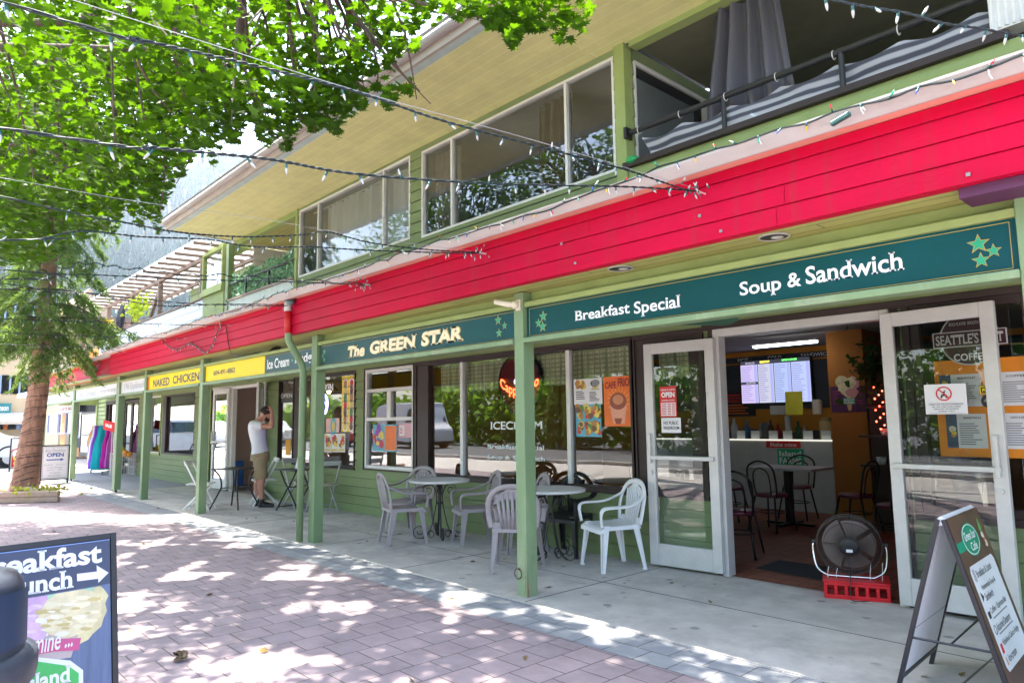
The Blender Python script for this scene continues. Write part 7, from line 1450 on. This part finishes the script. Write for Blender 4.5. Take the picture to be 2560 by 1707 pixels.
for i, (cl_, ln, nm, lb) in enumerate((((.75, .24, .28), .55, 'shirt', 'pink top at the far end of the clothes rack'), ((.62, .36, .06), .6, 'shirt', 'mustard top next to the pink one on the clothes rack'), ((.40, .40, .46), .95, 'dress', 'grey dress on the clothes rack between mustard and white'), ((.75, .75, .80), 1.05, 'dress', 'white dress on the clothes rack'), ((.26, .06, .56), 1.22, 'dress', 'long purple dress left of the turquoise one'), ((.0, .48, .55), 1.24, 'dress', 'long turquoise dress on the clothes rack'), ((.42, .0, .30), 1.2, 'dress', 'long magenta dress right of the turquoise one'), ((.45, .10, .42), 1.18, 'dress', 'mauve dress at the near end of the clothes rack'))): garment(i, cl_, ln, nm, lb, .40)
c = PY(255+17, 1064, 5.0); p = PY(1558/6.03, 1000+345/6.03, 4.95); q = PY(1728/6.03, 1000+375/6.03, 4.95); frs = FR((p[0], 4.95, p[2]-.17), (q[0]-p[0], 0, -.085), (.07, 0, 1)); t = thing('sale_sign', 'tilted red SALE card on a white stick at the clothes rack', 'sign', (q[0], 4.95, .1)); mb = MB(); mb.mat(M('sale_red', (.60, .004, .012), .6, spec=.1)); wS = q[0]-p[0]; mb.fbox(frs, 0, wS, 0, .26, -.004, .004); mb.mat(m_whitelet); mb.text('SALE', frs, wS*.2, wS*.78, .09, .18, .006, .05); mb.build('sign_panel', None, t); mb = MB(); mb.tube([(q[0]-.25, 4.97, .05), (q[0]-.30, 4.97, p[2]-.1)], .012, 6); mb.build('stick', m_white, t)
t = thing('wire_basket', 'wire bargain basket in front of the clothes shop door', 'basket', (-21.3, 5.25, .006)); mb = MB(); bx0, bx1, by0, by1 = -21.75, -20.95, 5.0, 5.45
for z in (.05, .25, .45, .62): mb.tube([(bx0, by0, z), (bx1, by0, z), (bx1, by1, z), (bx0, by1, z)], .006, 5, closed=True)
for i in range(17): x = bx0+(bx1-bx0)*i/16; mb.tube([(x, by0, .03), (x, by0, .62)], .004, 4); mb.tube([(x, by1, .03), (x, by1, .62)], .004, 4)
for i in range(9): y = by0+(by1-by0)*i/8; mb.tube([(bx1, y, .03), (bx1, y, .62)], .004, 4)
mb.build('wire_frame', m_white, t)
for i, (cl_, lb) in enumerate((((.75, .10, .04), 'red sandal pair heaped in the wire basket'), ((.36, .30, .62), 'lilac flip flops standing in the wire basket'), ((.80, .62, .05), 'yellow hat on top of the wire basket'), ((.85, .30, .03), 'orange bag in the wire basket'))):
    mb = MB(); mb.sphere((bx0+.12+.19*i, 5.15+.05*(i % 2), .62+.05*(i % 3)), (.12, .09, .10)); mb.sphere((bx0+.18+.19*i, 5.28, .60), (.10, .08, .08)); tag(mb.build(('sandals', 'flip_flops', 'sun_hat', 'bag')[i], M('goods_%d' % i, cl_, .6, .25, 20), smooth=True), lb, ('sandals', 'flip flops', 'hat', 'bag')[i])
c = PY(1510/3.92, 900+555/3.92, 5.9); t = thing('paper_lantern', 'orange lantern hanging inside the narrow clothes shop window', 'lantern', (c[0], 5.9, c[2])); MB().sphere(tuple(c), (.30, .2, .36)).build('lantern_body', M('orange_paper', (.85, .28, .01), .7, .2, 20), t, smooth=True)
for i in range(9):
    cl_ = [(.30, .04, .10), (.12, .10, .14), (.45, .12, .30), (.10, .22, .30), (.55, .40, .44)][i % 5]; mb = MB(); x = -22.6+.16*i; mb.grid(lambda u, v: (x+.05*math.sin(6.28*u), 6.6+.2*math.cos(6.28*u), 1.6-.9*v), 12, 4); tag(mb.build('hanging_garment', M('shop_cloth_%d' % (i % 5), cl_, .8, .2, 9), smooth=True), 'dark garment on the rail inside the clothes shop door', 'garment', 'garments inside the clothes shop')

# ================================================================ orange neighbour, far buildings
YO = 7.2; FOo = WALL(YO); ob = thing('orange_shop', 'orange fronted shop building beyond the end of the arcade', 'building', (-35, YO, 0)); m_osh = M('orange_render', (.72, .30, .10), .75, .08, 2)
def oxy(px, py): p = PY(px, py, YO); return p[0], p[2]
xl = -41; mb = MB(); siding(mb, FOo, xl, -26.6, 0, 2.7, [(-40, -28.2, .4, 2.35)], .3, .004); mb.build('wall', m_osh, ob)
mb = MB(); mb.box(-41, -26.6, YO, 14, 2.7, 2.9); mb.build('floor_slab', m_white, ob); mb = MB(); siding(mb, WALL(YO+.3), -41, -26.3, 2.9, 4.9, [], .3, .004); mb.box(-26.35, -26.3, YO+.3, 13, 2.9, 4.9); mb.build('upper_wall', M('deep_orange_render', (.66, .20, .04), .75), ob)
mb = MB(); mb.poly([(-40.2, YO+.2, .4), (-28, YO+.2, .4), (-28, YO+.2, 2.4), (-40.2, YO+.2, 2.4)]); mb.build('backing', m_dark_in, ob)
for px0, px1, py0, py1, tm in ((122, 144, 1036, 1085, 0), (150, 164, 1033, 1085, 0), (168, 182, 1030, 1085, 0), (196, 204, 1030, 1095, 0)):
    a0, b1 = oxy(px0, py0); a1, b0 = oxy(px1, py1); window('window', FOo, a0, a1, max(b0, .42), min(b1, 2.3), (), (), M('lavender_frame', (.40, .38, .55), .6), fw=.06, parent=ob, c=.03)
a0, b1 = oxy(207, 1031); a1, b0 = oxy(241, 1120); door('door', (a0, YO-.05), (a1, YO-.05), .05, b1, ob, m_black, label='black framed glass door')
a0, b1 = oxy(149, 1016); a1, b0 = oxy(200, 1028); t = thing('shop_sign', 'white sign with reddish capitals on the orange shop front', 'sign', (a0, YO, b0)); mb = MB(); mb.mat(m_paper); mb.fbox(FOo, a0, a1, b0, b1, .02, .06); mb.mat(M('brick_lettering', (.45, .10, .08), .6)); mb.text("HARRY'S BAZAAR", FOo, a0+.15, a1-.15, b0+.10, b1-.08, .065, .03, 0, .04); mb.build('sign_panel', None, t)
mb = MB(); mb.box(-27.5, -27.4, 5.4, 5.5, 2.9, 5.0); mb.box(-34, -33.9, 5.4, 5.5, 2.9, 4.9); mb.box(-40, -26.6, 5.35, 5.45, 4.85, 4.97); mb.bar((-26.9, 5.45, 4.85), (-27.9, 5.45, 3.7), .08, .1)
for i in range(24): mb.bar((-26.7-.5*i, 5.0, 4.99), (-26.7-.5*i, 7.6, 5.08), .05, .06)
mb.build('terrace_pergola', m_pb, ob); mb = MB(); mb.box(-41, -26.4, 5.3, 7.2, 2.75, 2.95); mb.build('terrace_slab', m_white, ob)
m_tan = M('tan_stucco', (.60, .45, .28), .85, .06, 1); m_tealf = M('teal_fascia', (.01, .22, .22), .5)
def farb(name, label, X, px0, px1, zt, m, gable=False):
    y0 = PX(px0, 1000, X)[1]; y1 = PX(px1, 1000, X)[1]; t = thing(name, label, 'building', (X, (y0+y1)/2, 0)); mb = MB(); mb.box(X-12, X, y0, y1, 0, zt); mb.build('wall', m, t)
    if gable: mb = MB(); ym = (y0+y1)/2; mb.prism([(X+.4, y0-1, zt-.1), (X+.4, y1+1, zt-.1), (X+.4, ym, zt+3.0)], (-13, 0, 0)); mb.build('roof', M('tan_roof', (.50, .36, .24), .8), t)
    return t, y0, y1
X1 = -78.; t, y0, y1 = farb('hotel_building', 'tan far building with blue windows behind the spruce', X1, -130, 102, PX(50, 775, X1)[2], m_tan)
FX = FR((X1+.02, 0, 0), (0, 1, 0), (0, 0, 1))
for i in range(8):
    for z in (PX(50, 985, X1)[2], PX(50, 880, X1)[2], PX(50, 810, X1)[2]):
        ya = y0+.8+(y1-y0-1)/8*i; mb = MB(); mb.fbox(FX, ya, ya+1.3, z, z+1.7, 0, .05); w__ = mb.build('window', M('far_window_blue', (.30, .40, .62), .3), t)
z0, z1 = PX(0, 1038, X1)[2], PX(0, 1008, X1)[2]; mb = MB(); mb.fbox(FX, y0, PX(26, 1020, X1)[1], z0, z1, .1, .4); mb.build('fascia_board', m_tealf, t)
mb = MB(); mb.text('nson', FX, PX(-4, 1020, X1)[1], PX(20, 1020, X1)[1], z0+.4, z1-.3, .42, .03, 0, .04); mb.build('lettering', m_whitelet, t)
zA = PX(30, 1030, X1)[2]; mb = MB(); mb.prism([(X1+.1, y0, zA), (X1+3, y0, zA-.8), (X1+3, y0, zA-1.1), (X1+.1, y0, zA-.3)], (0, y1-y0, 0)); mb.build('awning', M('pale_awning', (.62, .55, .46), .7), t)
for i in range(7): mb = MB(); ya = y0+.5+(y1-y0)/7*i; mb.fbox(FX, ya, ya+1.6, 1.2, 2.6, 0, .06); mb.build('shop_window', [m_or, M('far_shop_blue', (.35, .45, .75), .5), m_osh][i % 3], t)
X2 = -58.; t, y0, y1 = farb('gabled_building', 'tan gabled far building with a teal sign, seen beyond the terrace', X2, 150, 262, PX(200, 822, X2)[2], m_tan, True)
FX2 = FR((X2+.05, 0, 0), (0, 1, 0), (0, 0, 1)); z0, z1 = PX(210, 834, X2)[2], PX(210, 815, X2)[2]; mb = MB(); mb.mat(m_tealf); mb.fbox(FX2, PX(180, 820, X2)[1], PX(243, 820, X2)[1], z0, z1, 0, .1); mb.mat(m_whitelet); mb.text('SOL', FX2, PX(186, 820, X2)[1], PX(222, 820, X2)[1], z0+.12, z1-.12, .12, .03, 0, .04); mb.build('sign_panel', None, t)

# ================================================================ vehicles
m_carw = M('white_car_paint', (.78, .78, .80), .22, .02, 2, coat=.6); m_cglass = M('car_glass', (.03, .05, .06), .06, .05, spec=.9); m_tyre = M('tyre_rubber', (.02, .02, .022), .8); m_rim = M('alloy_rim', (.45, .45, .47), .3, metal=.6)
def car(label, loc, rz, kind='suv', paint=None, group=None):
    t = thing('parked_car' if kind != 'van' else 'delivery_van', label, 'car' if kind != 'van' else 'van', loc, rz, group); paint = paint or m_carw
    if kind == 'van': L, Wd, low, side = 5.6, .96, [(-2.75, .42), (-2.8, 1.1), (-2.72, 2.3), (1.2, 2.38), (1.75, 2.15), (2.25, 1.35), (2.7, 1.05), (2.8, .7), (2.75, .38)], [(1.1, 1.35), (1.35, 2.05), (1.7, 2.05), (2.1, 1.40)]; wx = (-1.75, 1.85); rw = .34
    else: L, Wd, low, side = 4.6, .90, [(-2.25, .40), (-2.32, .75), (-2.22, 1.02), (-1.9, 1.12), (-1.55, 1.50), (-1.2, 1.60), (.1, 1.62), (.55, 1.52), (1.15, 1.10), (1.95, .98), (2.25, .80), (2.30, .55), (2.22, .36)], [(-1.65, 1.12), (-1.30, 1.50), (.08, 1.53), (.95, 1.10)]; wx = (-1.42, 1.42); rw = .335
    n = len(low); mb = MB(); prof = []
    def hw(z): return Wd*(1-.16*max(0, (z-1.05)/.6)**1.2) if kind != 'van' else Wd*(1-.05*max(0, (z-1.2)/1.2))
    P = cubic([(x, 0, z) for x, z in low], 4); mid = len(P)
    rows = [(1., 0), (.97, .03), (.55, .05), (0, .055), (-.55, .05), (-.97, .03), (-1., 0)]
    cx_, cz_ = 0, .8
    mb.grid(lambda u, v: (lambda p, q: (p.x+(cx_-p.x)*(.03-q[1])*.6, q[0]*hw(p.z), p.z-(.03-q[1])*.5 if p.z > .6 else p.z))(P[min(int(round(u*(mid-1))), mid-1)], rows[int(round(v*6))]), mid-1, 6)
    for s_ in (-1, 1): mb.poly([(p.x+(cx_-p.x)*.018, s_*hw(p.z), p.z-.015 if p.z > .6 else p.z) for p in P][::s_])
    mb.build('body', paint, t, local=True)
    for s_ in (-1, 1):
        mb = MB(); mb.poly([(x, s_*(hw(z)+.006), z) for x, z in side][::s_]); o = mb.build('side_window', m_cglass, t, local=True)
    if kind != 'van':
        mb = MB(); mb.poly([(.50, -.66, 1.535), (1.10, -.74, 1.12), (1.10, .74, 1.12), (.50, .66, 1.535)]); mb.build('windscreen', m_cglass, t, local=True)
        mb = MB()
        for s_ in (-1, 1): mb.box(-.42, -.34, s_*(hw(1.3)+.004), s_*(hw(1.3)+.012), 1.1, 1.52)
        mb.build('door_pillar', m_black, t, local=True)
    else:
        mb = MB(); mb.poly([(1.72, -.78, 2.2), (2.24, -.82, 1.40), (2.24, .82, 1.40), (1.72, .78, 2.2)]); mb.build('windscreen', m_cglass, t, local=True)
    for s_ in (-1, 1):
        mb = MB(); mb.mat(M('headlight_lens', (.70, .72, .75), .1)); e = 2.16 if kind != 'van' else 2.62; mb.sphere((e, s_*.66, .82 if kind != 'van' else .95), (.20, .16, .07)); mb.mat(M('amber_lens', (.85, .32, .02), .2)); mb.sphere((e-.16, s_*.80, .84 if kind != 'van' else .97), (.13, .08, .045)); mb.build('headlight', None, t, local=True, smooth=True)
        mb = MB(); mb.box(-L/2-.01, -L/2+.1, s_*.62, s_*.80, .85, 1.05); mb.build('tail_light', m_redp, t, local=True)
        for x in wx:
            ax = FR((x, s_*(Wd-.11), rw), (1, 0, 0), (0, 0, 1)); mb = MB(); mb.lathe([(.20, -.10), (rw-.02, -.11), (rw, -.08), (rw, .08), (rw-.02, .11), (.20, .10)], ax=ax, n=28); w_ = mb.build('wheel', m_tyre, t, local=True, smooth=True); mb = MB(); mb.lathe([(0, -.09), (.2, -.10), (.215, -.08), (.215, .08), (.2, .10), (0, .09)], ax=ax, n=20); mb.build('rim', m_rim, w_, local=True)
            mb = MB(); mb.lathe([(rw+.01, -.122), (rw+.07, -.120), (rw+.07, .120), (rw+.01, .122)], ax=FR((x, s_*(Wd-.115), rw+.02), (1, 0, 0), (0, 0, 1)), n=28); mb.build('wheel_arch', m_black, t, local=True)
    mb = MB(); mb.box(-L/2+.2, L/2-.2, -Wd+.03, Wd-.03, .24, .40); mb.build('sill', m_black, t, local=True); return t
car('white car parked behind the spruce trunk, nose to the right', (-31.0, 2.55, -.03), R_(78))
car('white delivery van parked across the road, mirrored in the cafe window', (-32.2, -11.0, -.02), R_(8), 'van')
car('white car parked across the road, mirrored in the clothes shop window', (-45, -8.5, -.02), R_(4))
car('red car parked across the road near the van', (-38.5, -10.4, -.02), R_(3), 'suv', M('red_car_paint', (.55, .02, .02), .25, coat=.6))
# trees across the road (mirrored in the glass)
m_far = leaf_mat('street_tree_leaf', (.04, .12, .02), (.09, .20, .03), (.25, .45, .04), .45, .7); m_ced = leaf_mat('cedar_foliage', (.11, .17, .03), (.20, .26, .05), (.2, .3, .05), .25, 2.)
QUAD = np.array([(-.5, 0, 0), (0, .35, .1), (.5, 0, 0), (.3, .8, 0), (0, 1, 0), (-.3, .8, 0)])
def bushy(name, label, loc, h, r, trunk, n, m, sz, grp, col=False):
    t = thing(name, label, 'tree', loc, 0, grp); mb = MB(); mb.tube([(loc[0], loc[1], 0), (loc[0]+.1, loc[1], h*.5), (loc[0], loc[1], h*.85)], [.22, .14, .04] if not col else [.1, .08, .02], 10); mb.build('trunk', m_bark, t)
    if col: z = rs.uniform(.02, 1, n); a = rs.uniform(0, 6.28, n); q = np.sqrt(rs.uniform(.45, 1, n))*r*np.minimum(1, (1-z)*2.2+.05); c = np.stack([q*np.cos(a), q*np.sin(a), z*h], 1)
    else:
        k = 46; cs = rs.normal(size=(k, 3)); cs /= np.linalg.norm(cs, axis=1, keepdims=True); cs *= rs.uniform(.3, 1, (k, 1))**.5*np.array((r, r, (h-trunk)/2)); i = rs.randint(0, k, n); c = cs[i]+rs.normal(size=(n, 3))*r*.16+(0, 0, trunk+(h-trunk)/2)
    leaf_cloud('crown', c+np.array(loc), rs.normal(size=(n, 3))+(0, 0, .6), rs.normal(size=(n, 3)), rs.uniform(sz*.7, sz*1.2, n), m, t, QUAD)
for i, (x, y, h, r) in enumerate(((-6, -16, 11, 3.6), (-13, -18, 13, 4.2), (-20.5, -16, 13, 4), (-29.5, -17.5, 5.5, 2.4), (3, -17, 12, 4), (-40, -20, 5.5, 3))):
    bushy('street_tree', ('round street tree across the road, straight behind the viewer', 'tall street tree across the road, second of the row', 'street tree across the road behind the van', 'broad street tree across the road beyond the van', 'street tree across the road on the cafe side', 'farthest street tree across the road')[i], (x, y, 0), h, r, 2.6, 5200, m_far, .30, 'trees across the road')
for i, x in enumerate((-24.2, -22.6, -17.0, -15.2, -11.0)): bushy('cedar', ('columnar cedar just right of the van', 'second columnar cedar from the van', 'columnar cedar between the red car and the cafe side', 'columnar cedar opposite the service window', 'columnar cedar opposite the cafe door')[i], (x, -14.2+.4*(i % 2), 0), 3.6+.4*(i % 3), .75, 0, 1800, m_ced, .16, 'cedars across the road', True)

t = thing('hedge', 'dense green hedge along the far side of the road', 'hedge', (-24, -15.2, 0)); n = 15000
c = np.stack([rs.uniform(-58, 4, n), -15.2+rs.normal(size=n)*.5, 0*rs.uniform(size=n)], 1); c[:, 2] = rs.uniform(.02, 1, n)**.8*(3.0+.8*np.sin(c[:, 0]*.7)+.5*np.sin(c[:, 0]*1.9)); leaf_cloud('foliage', c, rs.normal(size=(n, 3))+(0, .5, .6), rs.normal(size=(n, 3)), rs.uniform(.22, .42, n), m_far, t, QUAD)
# ================================================================ forested mountain and the air in front of it
rs2 = np.random.RandomState(5); ks = [(rs2.uniform(.002, .02), rs2.uniform(.002, .02), rs2.uniform(0, 6), rs2.uniform(.3, 1)) for _ in range(14)]
def mh(a, d):
    ridge = 590+60*math.sin(a*6+.5)+30*math.sin(a*17)+14*math.sin(a*41); s_ = max(0, min(1, (d-330)/1170)); x, y = d*math.cos(a), d*math.sin(a)
    return ridge*(s_**1.05)+sum(k[3]*9*math.sin(k[0]*x+k[1]*y+k[2]) for k in ks)*min(1, s_*4)-1.0
m_mtn = M('forest_floor', (.045, .075, .045), .95, .4, .02)
A0_, A1_ = R_(118), R_(186)
mb = MB(); mb.grid(lambda u, v: (lambda a, d: (d*math.cos(a), d*math.sin(a), mh(a, d)))(A0_+(A1_-A0_)*u, 300+1300*v), 110, 60); struct(mb, 'mountain', m_mtn, smooth=True)
TV, TF = [], []
V = []; F = []; CN = [(0, 1.), (.16, .62), (.10, .60), (.24, .30), (.15, .28), (.30, .0)]
for i in range(7600):
    a = rs2.uniform(R_(150), R_(184)); d = 340+1230*rs2.uniform()**.8; h = rs2.uniform(13, 27); x, y, z = d*math.cos(a), d*math.sin(a), mh(a, d); k0 = len(V); o_ = rs2.uniform(0, 1)
    V.append((x, y, z+h)); 
    for r_, zz in CN[1:]:
        for q in range(5): V.append((x+h*r_*.62*math.cos(q*1.2566+o_), y+h*r_*.62*math.sin(q*1.2566+o_), z+h*zz))
    for q in range(5): F.append((k0, k0+1+q, k0+1+(q+1) % 5))
    for l in range(4):
        for q in range(5): F.append((k0+1+l*5+q, k0+1+(l+1)*5+q, k0+1+(l+1)*5+(q+1) % 5, k0+1+l*5+(q+1) % 5))
mb = MB(); mb.v = V; mb.f = F; mb.mi = [0]*len(F); o = mb.build('forest', M('far_conifer', (.026, .060, .045), .9, .45, .03)); tag(o, 'conifer forest covering the hazy mountainside', 'forest', None, 'stuff')
if HAZE:
    mb = MB(); mb.box(-1720, 120, -430, 1560, -1.5, 720); m, n, L, oo = new_mat('pale_air'); v_ = n.new('ShaderNodeVolumePrincipled'); v_.inputs['Color'].default_value = (.72, .86, 1, 1); v_.inputs['Density'].default_value = HAZE; v_.inputs['Anisotropy'].default_value = .35; L.new(v_.outputs[0], oo.inputs['Volume']); o = mb.build('haze', m); tag(o, 'pale summer haze in front of the mountain', 'haze', None, 'stuff')
